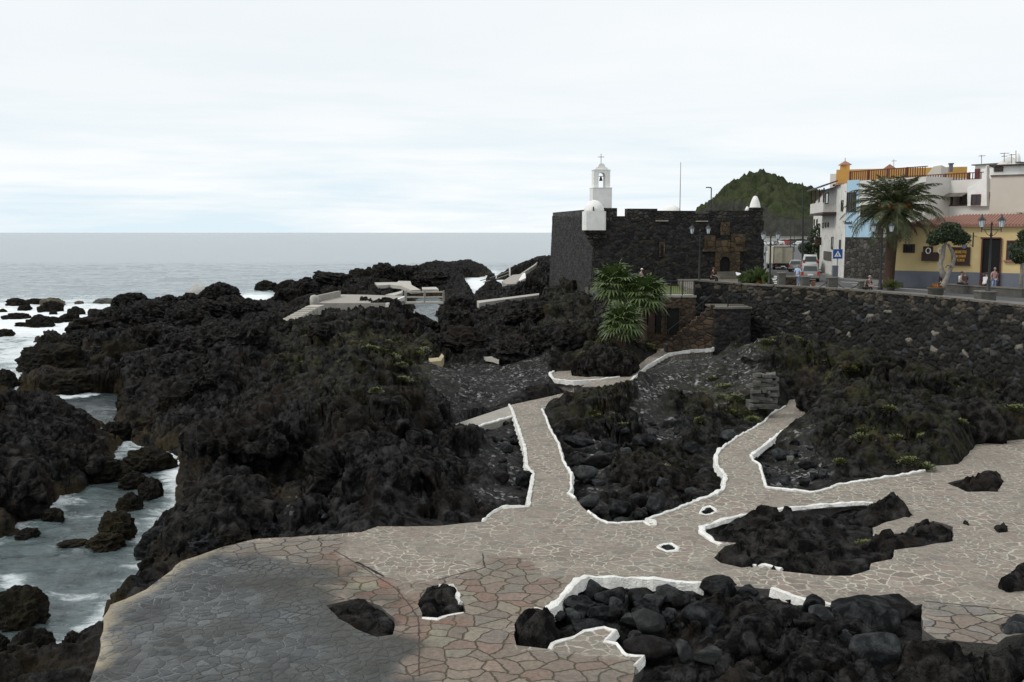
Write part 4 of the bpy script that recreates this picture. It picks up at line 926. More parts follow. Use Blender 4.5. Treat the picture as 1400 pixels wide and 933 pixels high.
# ================================================================ FORT
r = empty('fort', (0, 0, 0), 'squat black stone harbour fort with white corner turret', 'fort')
ZB = 13.25
def fp(s, z=0, out=0, back=0):  # along the front face
    p = fA+fdir*s+Vector((fdir.y, -fdir.x, 0))*out+Vector((-fdir.y, fdir.x, 0))*back; return Vector((p.x, p.y, z))
A_, B_, D_, C_ = fA, fB, fD, fC
stone_panel('front_wall', [(A_.x, A_.y, ZB), (B_.x, B_.y, ZB)], 3.0, r, (.42, .26), .10, .07, .035, 'fort', 71)
stone_panel('side_wall', [(D_.x, D_.y, 14.0), (A_.x, A_.y, ZB+.2)], 2.0, r, (.55, .33), .035, .08, .045, 'ashlar', 73)
stone_panel('far_wall', [(B_.x, B_.y, ZB), (C_.x, C_.y, ZB)], 3.0, r, (.52, .34), .1, .15, .03, 'fort', 75)
b = MB(); b.prism([fp(.25, 0, -.2)[:2], fp(18.2, 0, -.2)[:2], (C_.x-.3, C_.y-.2), (D_.x+.3, D_.y-.2)], 2, 13.2); b.build('core', M['fort'], r)
# parapet with its merlons: s range, top height
def sx_of(px):  # s along front where the sight line at px meets it
    k_ = (px-700)/F; # x = k*y/cos.. use plane z~13.5
    lo, hi = -1.0, 20.0
    for _ in range(40):
        m_ = (lo+hi)/2; q = fp(m_, 13.5)
        if proj(q.x, q.y, q.z)[0] < px: lo = m_
        else: hi = m_
    return lo
for pa, pb, zt in ((812, 843.5, 14.5), (857.5, 898.5, 14.45), (898.5, 950.5, 14.25), (950.5, 969, 13.95), (969, 1028.5, 14.28), (1028.5, 1042.5, 14.6)):
    s0, s1 = sx_of(pa), sx_of(pb); q = fp((s0+s1)/2, (ZB+zt)/2-.02, -.45)
    if pa == 812: s0 = .05; q = fp((s0+s1)/2, (ZB+zt)/2-.02, -.45)
    mm = MB(); mm.box(q, (s1-s0-.01, 1.0, zt-ZB+.04), math.atan2(fdir.y, fdir.x)); mm.build('merlon', M['fort'], r)
b = MB(); cn = []
for z_, o_ in ((2.0, .42), (ZB+.6, .02)):
    for u_, v_ in ((0, 0), (1, 0), (1, 1), (0, 1)):
        p_ = fp(-o_+u_*.9, z_, 0, -o_+v_*.9); cn.append(p_)
b.add(cn, [(0, 3, 2, 1), (4, 5, 6, 7), (0, 1, 5, 4), (1, 2, 6, 5), (2, 3, 7, 6), (3, 0, 4, 7)]); b.build('corner_quoin', M['fort'], r)
b = MB(); s2 = (D_-A_).normalized(); run_box(b, [(A_.x+s2.x*.6+.5, A_.y+.6, 0), (D_.x+.5, D_.y, 0)], 1.0, ZB-.05, 14.42); b.build('side_parapet', M['ashlar'], r)
b = MB(); run_box(b, [(B_.x-.5, B_.y+1, 0), (C_.x-.5, C_.y, 0)], .9, ZB-.05, 14.2); run_box(b, [(D_.x, D_.y-.6, 0), (C_.x, C_.y-.6, 0)], .9, ZB-.05, 14.0); b.build('rear_parapet', M['fort'], r)
# loophole with rust-coloured jambs
def fpx(px, py, out=0.12):
    q = fp(sx_of(px), 0, out); return Vector((q.x, q.y, D(px, py, q.y).z))
def fbox(x0, y0, x1, y1, name, mat, parent, out, th=.12):
    a, c_ = fpx(x0, y0, out), fpx(x1, y1, out); m = MB(); cc = (a+c_)/2
    m.box(cc, ((Vector((c_.x, c_.y, 0))-Vector((a.x, a.y, 0))).length, th, abs(a.z-c_.z)), math.atan2(fdir.y, fdir.x)); return m.build(name, M[mat], parent)
bt = .035*6
w_ = fbox(901, 331, 908.5, 352, 'window', 'brownwall', r, .22, .2); fbox(903, 335, 906.5, 351, 'opening', 'void', w_, .34, .02)
# doorway: tuff surround, cornice, three carved panels
po = .36
d_ = MB()
sA, sB = sx_of(977), sx_of(1010.5); dL, dR = sx_of(983.2), sx_of(997.3); zt = fpx(990, 344, po).z; zd = fpx(990, 379, po).z; za = fpx(990, 351, po).z
yaw = math.atan2(fdir.y, fdir.x)
for s0, s1 in ((sA, dL), (dR, sB)): d_.box(fp((s0+s1)/2, (zt+zd)/2, po), (s1-s0, .3, zt-zd), yaw)
# arch spandrels
cx = (dL+dR)/2; ra = (dR-dL)/2; n = 10
for i in range(n):
    a0 = math.pi*i/n; a1 = math.pi*(i+1)/n; x0 = cx+ra*math.cos(a0); x1 = cx+ra*math.cos(a1); z0 = za-ra+ra*math.sin(a0); z1 = za-ra+ra*math.sin(a1)
    vs = [fp(x0, z0, po+.15), fp(x1, z1, po+.15), fp(x1, zt, po+.15), fp(x0, zt, po+.15), fp(x0, z0, po-.15), fp(x1, z1, po-.15), fp(x1, zt, po-.15), fp(x0, zt, po-.15)]
    d_.add(vs, [(0, 3, 2, 1), (4, 5, 6, 7), (0, 1, 5, 4), (2, 3, 7, 6)])
ds = d_.build('door_surround', M['tuff'], r)
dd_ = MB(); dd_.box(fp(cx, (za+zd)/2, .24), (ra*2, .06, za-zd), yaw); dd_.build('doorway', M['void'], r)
d_ = MB()
for i in range(3): d_.box(fp(cx, 7.15+.15+i*.22, po+.9-i*.32), (2.0-.1*i, .7, .3), yaw)
d_.build('door_step', M['capstone'], r)
fbox(960, 341.5, 1020, 344, 'cornice', 'tuff', r, .42, .35)
fbox(963, 322, 977, 342, 'carved_panel', 'tuff', r, .26, .14); fbox(999, 320, 1018, 341.5, 'carved_panel', 'tuff', r, .26, .14); fbox(978, 328, 998, 341.5, 'carved_panel', 'tuff', r, .22, .12)
nch = fbox(984.5, 304, 996.5, 322, 'niche', 'tuff', r, .24, .16); fbox(988, 306, 993, 320, 'statue_niche', 'brownwall', nch, .36, .08)
for i, (a, c_, e, f) in enumerate(((966, 326, 974, 337), (1003, 324, 1014, 334), (1001, 335, 1006, 341))):   # shields carved in low relief
    fbox(a, c_, e, f, 'shield', 'tuff', r, .36, .1)
fbox(896, 301.5, 912, 303, 'ledge', 'concrete', r, .2, .5); fbox(951, 302, 966, 303.4, 'ledge', 'concrete', r, .2, .5)
# white corner turret
q = fp(.1, 0, 0); tx, ty = D(812, 300, 102).x, 102.0
b = MB(); wz0, wz1 = D(812, 315, 101).z, D(812, 289, 101).z
def rrect(cx, cy, w, d, c, rot):
    l = [(w/2-c, -d/2), (w/2, -d/2+c), (w/2, d/2-c), (w/2-c, d/2), (-w/2+c, d/2), (-w/2, d/2-c), (-w/2, -d/2+c), (-w/2+c, -d/2)]
    cc, ss = math.cos(rot), math.sin(rot); return [(cx+x*cc-y*ss, cy+x*ss+y*cc) for x, y in l]
b.prism(rrect(tx, ty, 2.2, 2.2, .18, .06), wz0, wz1); b.build('turret', M['whitewash'], r)
b = MB(); b.lathe((tx, ty, wz1-.02), [(1.06, 0), (1.03, .25), (.93, .55), (.72, .86), (.42, 1.08), (.15, 1.17), (.02, 1.18)], 20); b.build('turret_dome', M['whitewash'], r, True)
b = MB(); b.box((tx-.15, ty-1.08, wz1+.25), (.10, .12, .42)); b.build('slit', M['void'], r)
b = MB(); b.lathe((tx+.1, ty+.15, wz0-1.3), [(.1, -.8), (.35, -.3), (.6, .1), (.62, .3), (.85, .5), (.88, .8), (1.1, 1.0), (1.12, 1.29)], 14); b.build('corbel', M['fort'], r)
# bell tower
b = MB(); bx0, bx1 = D(808.5, 290, 105).x, D(835, 290, 105).x; bw = bx1-bx0; bcx = (bx0+bx1)/2; bz0, bz1, bz2, bz3 = 13.2, D(820, 257.5, 105).z, D(820, 233, 105).z, D(820, 225, 105).z
t = empty('bell_tower', (0, 0, 0), 'white bell gable with cross rising behind the corner turret', 'bell tower')
b.box((bcx, 105.6, (bz0+bz1)/2), (bw, 1.7, bz1-bz0), .12); b.box((bcx, 105.6, bz1+.02), (bw+.06, 1.78, .08), .12); b.build('base', M['whitewash'], t)
b = MB(); w2 = bw*.86; op = .36; Mz = Matrix.Rotation(.12, 3, 'Z')
def lb(x, y, z, sx_, sy_, sz_): 
    v = Mz @ Vector((x, y, 0)); b.box((bcx+v.x, 105.6+v.y, z), (sx_, sy_, sz_), .12)
H_ = bz2-bz1-.08
lb(-(w2/2+op)/2-.0, 0, bz1+.08+H_/2, w2/2-op, 1.1, H_); lb((w2/2+op)/2, 0, bz1+.08+H_/2, w2/2-op, 1.1, H_)
za = bz1+H_*.72
for i in range(8):
    a0 = math.pi*i/8; a1 = math.pi*(i+1)/8; vs = []
    for yy in (-.55, .55):
        for (x, z) in ((op*math.cos(a0), za+op*math.sin(a0)), (op*math.cos(a1), za+op*math.sin(a1)), (op*math.cos(a1), bz2), (op*math.cos(a0), bz2)):
            v = Mz @ Vector((x, yy, 0)); vs.append((bcx+v.x, 105.6+v.y, z))
    b.add(vs, [(0, 1, 2, 3), (4, 7, 6, 5), (0, 4, 5, 1), (2, 6, 7, 3)])
b.build('belfry', M['whitewash'], t)
b = MB(); lb(0, 0, bz2+.03, w2+.08, 1.18, .09); b.build('cornice', M['whitewash'], t)
b = MB(); prof = [(-.72, 0), (.72, 0), (.66, .16), (.42, .24), (.3, .50), (.15, .62), (-.15, .62), (-.3, .50), (-.42, .24), (-.66, .16)]
vs = []
for yy in (-.35, .35):
    for x, z in prof: v = Mz @ Vector((x, yy, 0)); vs.append((bcx+v.x, 105.6+v.y, bz2+.1+z))
n = len(prof); b.add(vs, [tuple(range(n)), tuple(range(n, 2*n))[::-1]]+[(i, n+i, n+(i+1) % n, (i+1) % n) for i in range(n)]); b.build('gable', M['whitewash'], t)
b = MB(); zc = bz2+.7; b.tube([(bcx, 105.6, zc), (bcx, 105.6, zc+1.05)], .03, 6); b.tube([(bcx-.33, 105.6, zc+.72), (bcx+.33, 105.6, zc+.72)], .03, 6); b.build('cross', M['iron'], t)
b = MB(); b.lathe((bcx, 105.6, za-.5), [(.20, 0), (.17, .08), (.12, .28), (.10, .38), (.04, .45)], 12); b.tube([(bcx-.3, 105.6, za-.02), (bcx+.3, 105.6, za-.02)], .035, 6); b.build('bell', M['iron'], t, True)
# roof dome, flagpole, cone finial
b = MB(); q = D(918, 285, 113); b.lathe((q.x, q.y, 13.1), [(1.3, 0), (1.28, .9), (1.1, 1.35), (.75, 1.75), (.35, 1.98), (.02, 2.03)], 20); b.build('dome', M['whitewash'], r, True)
q = D(929.5, 287, 108); b = MB(); b.tube([(q.x, q.y, 13.1), (q.x, q.y, D(929.5, 222, 108).z)], [.06, .03], 6); tag(b.build('flagpole', M['concrete']), 'tall bare flagpole standing on the fort roof', 'flagpole')
s_ = sx_of(1034.5); q = fp(s_, 14.6, -.5); b = MB(); b.lathe(q, [(.62, 0), (.55, .12), (.50, .45), (.36, .85), (.22, 1.15), (.07, 1.25)], 14); b.build('finial', M['whitewash'], r, True)
b = MB(); b.lathe(fp(sx_of(1026), 14.2, -.9), [(.26, 0), (.22, .3), (.06, .55)], 10); b.build('finial', M['whitewash'], r, True)

# ================================================================ KERBS
def kerb(pts_px, label, w=.22, side=1, drop=.3, top=.09, z=ZP, closed=False, cat='kerb', pts=None, wn=.35, mat='kerbwhite', seed=1):
    P0 = pts if pts is not None else PP(pts_px, z); L = dens(P0, .16, closed, .012, seed); n = len(L); b = MB()
    for i, p in enumerate(L):
        a = L[(i-1) % n] if (closed or i) else L[0]; c_ = L[(i+1) % n] if (closed or i < n-1) else L[-1]
        d_ = (c_-a); d_.z = 0; d_.normalize(); nn = Vector((-d_.y, d_.x, 0))*side
        s = i*.16; f = fbm(np.array([s/.7]), np.array([seed*3.1]), 3, seed)[0]; g = fbm(np.array([s/.3]), np.array([seed*1.7]), 3, seed+4)[0]
        wi = w*.62*(1+wn*1.3*f); zt = p.z+top*(.75+.5*f)+.03*g+(float(zoff(p.x, p.y)) if pts is None else 0)
        i0 = p-nn*(.03+.05*abs(g)); o1 = p+nn*wi; o2 = p+nn*(wi+.05+.05*g); m1 = p+nn*(wi*.5)
        b.v += [(i0.x, i0.y, zt-top-.03), (i0.x, i0.y, zt-.02), (m1.x, m1.y, zt+.015), (o1.x, o1.y, zt-.01), (o2.x, o2.y, zt-drop*(1+.35*g)), (p.x, p.y, zt-drop-.1)]
    m_ = 6
    for i in range(n if closed else n-1):
        j = (i+1) % n
        for k_ in range(m_-1):
            q = (i*m_+k_, j*m_+k_, j*m_+k_+1, i*m_+k_+1); b.f.append(q if side < 0 else q[::-1])
    if not closed: b.f += [tuple(range(6)), tuple(range((n-1)*m_, n*m_))[::-1]]
    return tag(b.build('kerb', M[mat]), label, cat, 'white painted kerbs edging the rock beds')
# side=+1: painted face to the left of the run
kerb(k1, 'white kerb down the left edge of the narrow middle path', .14, -1, .24, seed=1)
kerb(k2, 'white kerb down the right edge of the narrow middle path', .09, 1, .2, seed=2)
kerb(k3[:8], 'thin white kerb rounding the bottom of the middle boulder bed', .05, 1, .12, seed=3)
kerb(k3[7:10], 'thin white line rising right from the small hooked stone', .05, 1, .1, seed=4)
kerb(k3[9:16], 'thick white kerb bulging at the left of the winding right path', .16, 1, .26, seed=5)
kerb(k3[15:], 'thin white kerb along the upper left edge of the right path', .07, 1, .16, seed=6)
kerb(k4[:5], 'thick white kerb along the right edge of the winding path', .20, 1, .22, seed=7)
kerb(k4[4:], 'thin white kerb edging the boulder bed under the rocky slope', .09, 1, .18, seed=8)
kerb(holeB, 'white ring kerb around the smaller upper flush stone', .13, 1, .1, .04, closed=True, seed=9)
kerb(holeC, 'white ring kerb around the flush stone in the open paving', .13, 1, .1, .04, closed=True, seed=10)
kerb([(985,747),(970,739),(957,730),(957,721),(1000,709),(1045,699),(1095,693),(1166,688),(1192,688)], 'white kerb along the far side of the long black outcrop', .24, -1, .12, seed=11)
kerb([(734,832),(744,836),(760,823),(771,811),(786,794),(800,789),(871,790),(963,798)], 'broad white kerb round the far side of the big boulder bed', .26, -1, .30, .07, seed=12)
kerb([(1057,807),(1106,824),(1163,832)], 'white kerb between the big outcrop and the upright boulder', .2, -1, .22, seed=13)
kerb([(751,888),(754,883),(780,873),(798,863),(826,858),(841,864),(826,878),(843,881),(857,897),(880,897),(868,911)], 'jagged white kerb around the paving tongue at the bottom', .07, 1, .16, .05, seed=14)
kerb([(600,799),(620,799),(626,812),(630,824)], 'short white kerb hooking round the right of the small square rock', .07, -1, .1, .04, seed=15)
kerb([(634,838),(611,842),(598,848),(577,846)], 'white kerb line under the small square rock', .05, -1, .08, .04, seed=16)
kerb([(660,713),(670,703),(685,695),(723,693)], 'thin white kerb at the corner below the middle path', .06, -1, .12, seed=17)
kerb([(1030,775),(1045,773.5),(1068,781)], 'short white kerb under the long black outcrop', .08, 1, .1, .04, seed=18)
kerb(None, 'curved white kerb rising to the foot of the stair', .2, -1, .25, .08, pts=[P(x, y, zpath(x)) for x, y in [(862,520),(885,500),(913,484),(944,479),(972,478),(976,474)]], seed=19)
kerb(None, 'white kerb rounding the path under the palm rock', .25, -1, .3, .1, pts=[P(x, y, 2.0) for x, y in [(758,508),(753,512),(757,519),(785,522),(812,520),(845,516)]], seed=20)
# open joint where the waterside apron meets the upper paving
def joint(px_pts, w, name, mat, seed):
    L = dens(PP(px_pts), .12, False, .02, seed); b = MB(); n = len(L)
    for i, p in enumerate(L):
        a = L[max(i-1, 0)]; c_ = L[min(i+1, n-1)]; d_ = (c_-a).normalized(); nn = Vector((-d_.y, d_.x, 0)); wi = w*(.5+.9*abs(float(perlin(np.array([i*.21]), np.array([seed*1.3]), seed)[0]))); z = ZP+float(zoff(p.x, p.y))+.006
        b.v += [(p.x-nn.x*wi, p.y-nn.y*wi, z), (p.x+nn.x*wi, p.y+nn.y*wi, z)]
        if i: b.f.append((2*i-2, 2*i-1, 2*i+1, 2*i)[::-1])
    tag(b.build(name, M[mat]), kind='structure')
joint([(456,752),(475,763),(500,778),(520,791),(540,804),(556,822),(572,845),(573,880),(573,925)], .026, 'open_joint', 'darkwood', 3)
joint([(486,768),(505,777),(525,788)], .05, 'broken_edge', 'void', 5)
joint([(660,757),(663,776),(640,782),(620,786),(600,792)], .03, 'open_joint', 'rubber', 7)
joint([(1263,822),(1330,829),(1400,837),(1480,845)], .03, 'open_joint', 'rubber', 9)
# side strip wall towards the beach
r = empty('low_wall', (0, 0, 0), 'low flat-topped wall running left from the head of the middle path', 'wall')
sp = [P(x, y, 2.0) for x, y in [(622,580),(697,555),(704,562),(700,570),(643,586),(626,586)]]
flat_poly('top', sp, 1.3, M['concrete']).parent = r
kk = kerb(None, None, .16, -1, .3, .06, pts=[P(x, y, 2.0) for x, y in [(700,570),(643,586),(624,586)]], seed=21); kk.parent = r
for k_ in ('group', 'category'): del kk[k_]
kk.name = 'painted_edge'
# strip wall and slabs far out on the rocks
def slab(name, px, z, th, mat, label, cat='slab'):
    zz = (lambda x, y: z) if not callable(z) else z
    return flat_poly(name, [P(x, y, zz(x, y)) for x, y in px], th, M[mat], label=label, cat=cat)
slab('wall_strip', [(652,411.5),(690,407),(737,401),(737,403.5),(690,409.5),(655,414.5)], 4.75, .9, 'palecon', 'long thin pale wall top crossing black rock below the fort', 'wall')
b_ = empty('bathing_platform', (0, 0, 0), 'flat pale concrete bathing platform on top of the lava', 'platform')
o = slab('deck', [(435,414.6),(528,414.8),(553,405),(500,403.2),(461,402.6)], 4.15, 1.0, 'concrete', None, None); o.parent = b_
e1 = D(465, 403, 122); m = MB(); run_box(m, [(D(434,412,112).x, 112, 4.1), (D(464,404,121).x, 121, 4.1)], .35, 0, .75); m.build('side_wall', M['concrete'], b_)
m = MB(); q = D(430, 416, 110); m.lathe((q.x, q.y, 3.2), [(.5, 0), (.5, 1.5), (.4, 1.75), (.1, 1.85)], 12); m.build('end_post', M['palecon'], b_, True)
m = MB(); a = P(529, 415.2, 4.15); c_ = P(554, 405.2, 4.15); run_box(m, [(a.x, a.y, 4.1), (c_.x, c_.y, 4.1)], .35, -.35, .08); m.build('painted_edge', M['kerbwhite'], b_)
r = empty('platform_steps', (0, 0, 0), 'pale steps going down left from the bathing platform', 'steps')
for i in range(9):
    t0 = i/9; t1 = (i+1)/9; z = 4.1-1.3*t0; a = P(431-44*t0, 417+24*t0, z); c_ = P(431-44*t1, 417+24*t1, z-.001); m = MB()
    run_box(m, [(a.x+.3, a.y, z), (c_.x, c_.y, z)], 1.5, -1.2, 0); m.build('step', M['palecon'], r)
slab('walkway', [(512,386.5),(543,386),(545,384.2),(561,384.6),(563,390),(575,396.5),(562,397),(548,391),(533,389.5),(516,390.5)], 3.9, .5, 'palecon', 'pale concrete walkway bending over the far rocks', 'walkway')
slab('landing_slab', [(527,403),(545,399),(551,397),(549,401),(540,404)], 4.0, .5, 'palecon', 'small pale slab behind the bathing platform', 'slab')
slab('landing_slab', [(577,393),(596,392.5),(600,396),(577,396)], 3.7, .5, 'palecon', 'narrow pale slab behind the footbridge', 'slab')
r = empty('far_path', (0, 0, 0), 'concrete path with white side wall climbing past the sea inlet', 'path')
slab('surface', [(686,385),(701,376),(711,375),(715,372),(730,362),(735,358),(733,362),(716,373),(710,382),(705,388),(693,389)], 4.9, .7, 'concrete', None, None).parent = r
slab('side_wall', [(709,383),(715,374),(718,373),(719,380),(711,384)], 5.3, .9, 'kerbwhite', None, None).parent = r
m = MB()
for a, c_ in ((( 657,384),(696,371)), ((661,386),(696,375))):
    p, q = P(*a, 5.0), P(*c_, 5.0); m = MB(); m.tube([p, (p+q)/2+Vector((0, 0, -.1)), q], .07, 5); m.build('rope_rail', M['concrete'], r)
m = MB(); q = P(697, 378, 4.6); m.tube([q, q+Vector((0, 0, 1.6))], .16, 6); m.build('post', M['kerbwhite'], r)
slab('flat_stone_slab', [(336,457),(346,454.5),(352,457),(367,459.5),(358,462),(351,465),(345,461)], 3.6, .5, 'palecon', 'cross-shaped patch of pale concrete on the dark lava', 'slab')
o = slab('broken_kerb', [(586,490),(600,489),(604,483.5),(607,487),(603,493.5),(588,495)], 3.1, .6, 'ochrecon', 'short yellowed bit of kerb alone among black rocks', 'kerb')
slab('landing_slab', [(655,485),(672,486),(684,487),(682,493),(674,490),(660,488)], 2.6, .3, 'palecon', 'thin pale slab edge at the back of the grey beach', 'slab')
# footbridge
r = empty('footbridge', (0, 0, 0), 'small white-edged footbridge with rails over the sea channel', 'footbridge')
a = D(554, 413.5, 113); c_ = D(606, 414.5, 113); m = MB(); m.box(((a.x+c_.x)/2, 113.6, a.z-.1), (c_.x-a.x, 1.3, .2)); m.build('deck', M['palecon'], r)
for yy in (113.0, 114.2):
    for h in (.55, 1.15): m = MB(); m.tube([(a.x, yy, a.z+h), ((a.x+c_.x)/2, yy, a.z+h-.02), (c_.x, yy, a.z+h)], .075, 6); m.build('rail', M['concrete'], r)
    for t_ in (0, .5, 1): m = MB(); x = a.x+(c_.x-a.x)*t_; m.tube([(x, yy, a.z), (x, yy, a.z+1.3)], .09, 6); m.build('post', M['concrete'], r)
# ================================================================ ROCKS
def rock_mesh(seed, kind='boulder', sub=4, sc=(1, 1, 1)):
    bm = bmesh.new(); bmesh.ops.create_icosphere(bm, subdivisions=sub, radius=1)
    p = np.array([v.co[:] for v in bm.verts]); rr = np.random.RandomState(seed)
    if kind in ('boulder', 'angular'):
        for _ in range(11 if kind == 'boulder' else 15):
            n = rr.normal(size=3); n /= np.linalg.norm(n); d = rr.uniform(.58, .9) if kind == 'boulder' else rr.uniform(.45, .8)
            q = p @ n; m = q > d; p[m] -= np.outer((q[m]-d)*.97, n)
        p += p*(.05*noise3(p*2.1+seed, seed)+.03*(1-2*np.abs(noise3(p*5+seed, seed+1)))+.012*noise3(p*16, seed+2))[:, None]
    else:
        f = .22*noise3(p*1.4+seed, seed)+.20*(1-2*np.abs(noise3(p*2.6+seed*3, seed+1)))+.11*(1-2*np.abs(noise3(p*6, seed+2)))+.05*noise3(p*14, seed+3)+.03*noise3(p*30, seed+4)
        p += p*f[:, None]
    p *= np.array(sc)
    for v, c in zip(bm.verts, p): v.co = c
    me = bpy.data.meshes.new('boulder'); bm.to_mesh(me); bm.free()
    me.polygons.foreach_set('use_smooth', np.full(len(me.polygons), kind != 'lava'))
    return me
LIB = {}
def lib(kind, mat, i):
    k_ = (kind, mat, i)
    if k_ not in LIB:
        me = rock_mesh(100+i*7+len(mat), kind, 4 if kind != 'lava' else 5); me.materials.append(M[mat]); LIB[k_] = me
    return LIB[k_]
RN = random.Random(11)
def rock(name, kind, mat, loc, size, label, cat='boulder', group=None, i=None, rz=None, tilt=.25, sink=.3):
    me = lib(kind, mat, RN.randrange(6 if kind != 'lava' else 7) if i is None else i)
    o = bpy.data.objects.new(name, me); C.objects.link(o)
    sx_, sy_, sz_ = size if isinstance(size, (tuple, list)) else (size, size*RN.uniform(.75, 1.15), size*RN.uniform(.55, .85))
    o.scale = (sx_/2, sy_/2, sz_/2); o.rotation_euler = (RN.uniform(-tilt, tilt), RN.uniform(-tilt, tilt), RN.uniform(0, 6.28) if rz is None else rz)
    o.location = (loc[0], loc[1], loc[2]+sz_*(.5-sink)); return tag(o, label, cat, group)
# --- rocks standing in the sea: px centre, px base row, px width, px height, look
seaR = [(24,418,25,10,'low dark sea rock with flat top leftmost of the far row','sea_rock'),(47,416,19,7,'small dark sea rock second in the far row','sea_rock'),(72,417,32,9,'wide tan-topped sea rock in the far row','ochre_rock'),
(71,426,28,12,'greenish sea rock just in front of the wide tan one','sea_rock'),(104,430,21,9,'dark pyramid-shaped rock amid white surf','sea_rock'),(129,430,17,7,'small dark rock in surf next to the shore point','sea_rock'),
(143,415,26,7,'long pale low rock farthest right in the surf','boulder_pale'),(108,416,13,4,'tiny low tan rock between the far sea rocks','ochre_rock'),(34,424,16,6,'small dark rock behind the foam at left','sea_rock'),(4,427,8,4,'tiny rock at the left edge of the picture in surf','sea_rock'),
(24,436,32,7,'long flat black reef slab in the surf','sea_rock'),(55,447,30,14,'tallest of the black reef rocks in mid surf','sea_rock'),(73,442,22,8,'jagged rock right behind the tallest reef rock','sea_rock'),(95,440,26,10,'black reef rock split by a white gap','sea_rock'),(32,446,20,5,'low reef rock left of the tallest reef rock','sea_rock'),
(6,460,22,9,'dark wet rock cut by the left edge in foam','sea_rock'),(64,482,28,20,'tall round black rock alone at the edge of the surf','sea_rock'),(8,530,32,22,'dark rock at left edge above the near lava headland','sea_rock'),(73,430,8,5,'very small black rock below the greenish one','sea_rock'),(58,480,18,4,'sliver of black rock beside the tall round one','sea_rock'),
(365,397,30,12,'black rock with surf behind it left of the point','sea_rock'),(397,404,36,20,'dark peaked rock in white surf beside the shore','sea_rock'),(490,383,26,14,'dark peaked sea rock nearest the far point','sea_rock'),(505,382,14,14,'steep dark sea rock touching the far point','sea_rock'),(430,389,20,7,'small half-washed rock in the surf behind the platform','sea_rock')]
for i, (px, py, w, h, lab, mt) in enumerate(seaR):
    q = P(px, py, 0.0); W_ = w*q.y/F; H_ = h*q.y/F
    rock('sea_rock', 'lava', mt, q, (W_*1.0, max(W_*.7, 1.0), H_*1.5), lab, 'rock', 'rocks standing in the sea', i=i % 7, tilt=.1, sink=.36, rz=RN.uniform(-.5, .5))
# --- rocks in the near channel
chR = [(142,655,56,30,'round dark boulder at the mouth of the near channel'),(205,640,56,26,'brown weedy rock between the two little falls'),(183,664,34,16,'small dark rock in mid channel below the falls'),(207,680,30,24,'black rock by the right bank of the channel'),(178,697,28,20,'small weedy rock upstream of the two-lobed rock'),
(160,735,44,34,'weed-topped black rock alone in the middle of the channel'),(145,748,48,18,'low front lobe of the rock in mid channel'),(72,711,30,16,'small olive rock near the left bank'),(38,735,26,12,'low dark rock just awash by the left bank'),(100,745,36,6,'flat rock barely awash in the channel'),
(30,850,66,44,'round mossy boulder in the water at bottom left'),(45,896,50,34,'reddish-brown weedy rock at the bottom left corner'),(5,852,30,30,'black rock cut by the left edge near the bottom'),(2,890,24,22,'low rock in foam at the bottom left edge'),
(225,760,60,40,'smooth black rock at the right bank of the channel'),(232,740,50,30,'dark round rock wedged above the apron corner'),(215,785,46,28,'dark rock at the tip of the apron edge'),(285,745,46,26,'small black boulder against the apron wall'),(320,745,40,22,'brownish boulder lying on the apron wall edge'),(371,734,30,18,'smooth grey stone by the apron wall with foam beside it'),
(108,905,46,40,'black rock under the ochre corner of the apron'),(208,600,50,30,'brown weedy rock above the channel pool'),(75,507,80,34,'broad brown weed-covered rock island by the surf'),(100,535,76,26,'low olive ledge in front of the brown rock island'),(170,520,70,50,'large dark rounded rock at the pool edge'),(250,560,50,30,'dark rock above the bend of the channel'),
(200,560,70,36,'brownish dark boulder on the inner shore'),(160,600,40,22,'weedy brown rock beside the narrow pool')]
for i, (px, py, w, h, lab) in enumerate(chR):
    z = 0.0 if px < 240 else 1.4
    q = P(px, py, z); W_ = w*q.y/F; H_ = h*q.y/F
    rock('channel_rock', 'lava', 'sea_rock' if i not in (14, 15, 17, 19) else 'boulder_dark', q, (W_, W_*.85, H_*1.5), lab, 'rock', 'rocks along the near channel', i=i % 7, tilt=.15, sink=.36, rz=RN.uniform(-.6, .6))
# --- rounded blocks of the lava shore that stand out on their own
shR = [(185,410,34,12),(165,417,20,16),(232,412,22,9),(258,412,30,12),(300,406,50,20),(125,452,60,20),(150,440,44,22),(185,440,50,26),(222,432,44,22),(110,466,36,14),(255,440,50,24),(340,424,40,16),(290,428,50,18),(205,470,60,30),(250,480,60,30),(290,470,60,28),(345,460,50,22),(240,515,70,34),(300,520,60,30),
(455,384,60,14),(418,398,40,20),(392,410,36,20),(525,378,34,20),(545,380,30,18),(570,380,34,18),(395,455,40,16),(440,455,40,16),(590,383,46,14),(626,420,30,16),(622,440,44,22),(670,430,40,12),(705,438,50,16),(742,430,44,18),(748,372,20,12),(590,452,30,16),(566,448,24,16),(640,470,60,24),(700,480,60,22),(760,470,60,30)]
def where(px, py):
    for x, y, t in ((735, 380, 'by the fort corner'), (690, 385, 'beside the far path'), (650, 400, 'right of the sea inlet'), (620, 430, 'on the right bank of the bridge channel'), (585, 450, 'in front of the footbridge'), (550, 385, 'behind the far walkway'), (470, 385, 'behind the bathing platform'), (400, 405, 'left of the platform steps'), (420, 455, 'below the platform steps'), (345, 440, 'near the cross-shaped slab'), (290, 415, 'by the breaking wave'), (240, 415, 'on the low surf point'), (180, 412, 'at the tip of the rocky point'), (150, 445, 'on the left shore edge'), (215, 450, 'inland of the left shore'), (270, 480, 'above the dark pool'), (300, 510, 'on the lava swell'), (700, 450, 'below the long wall strip'), (650, 480, 'at the back of the grey beach'), (760, 470, 'above the palm rock path')):
        d = (x-px)**2+(y-py)**2
        if 'b' not in where.__dict__ or d < where.b: where.b = d; where.t = t
    del where.b; return where.t
SHL = []; seen = {}
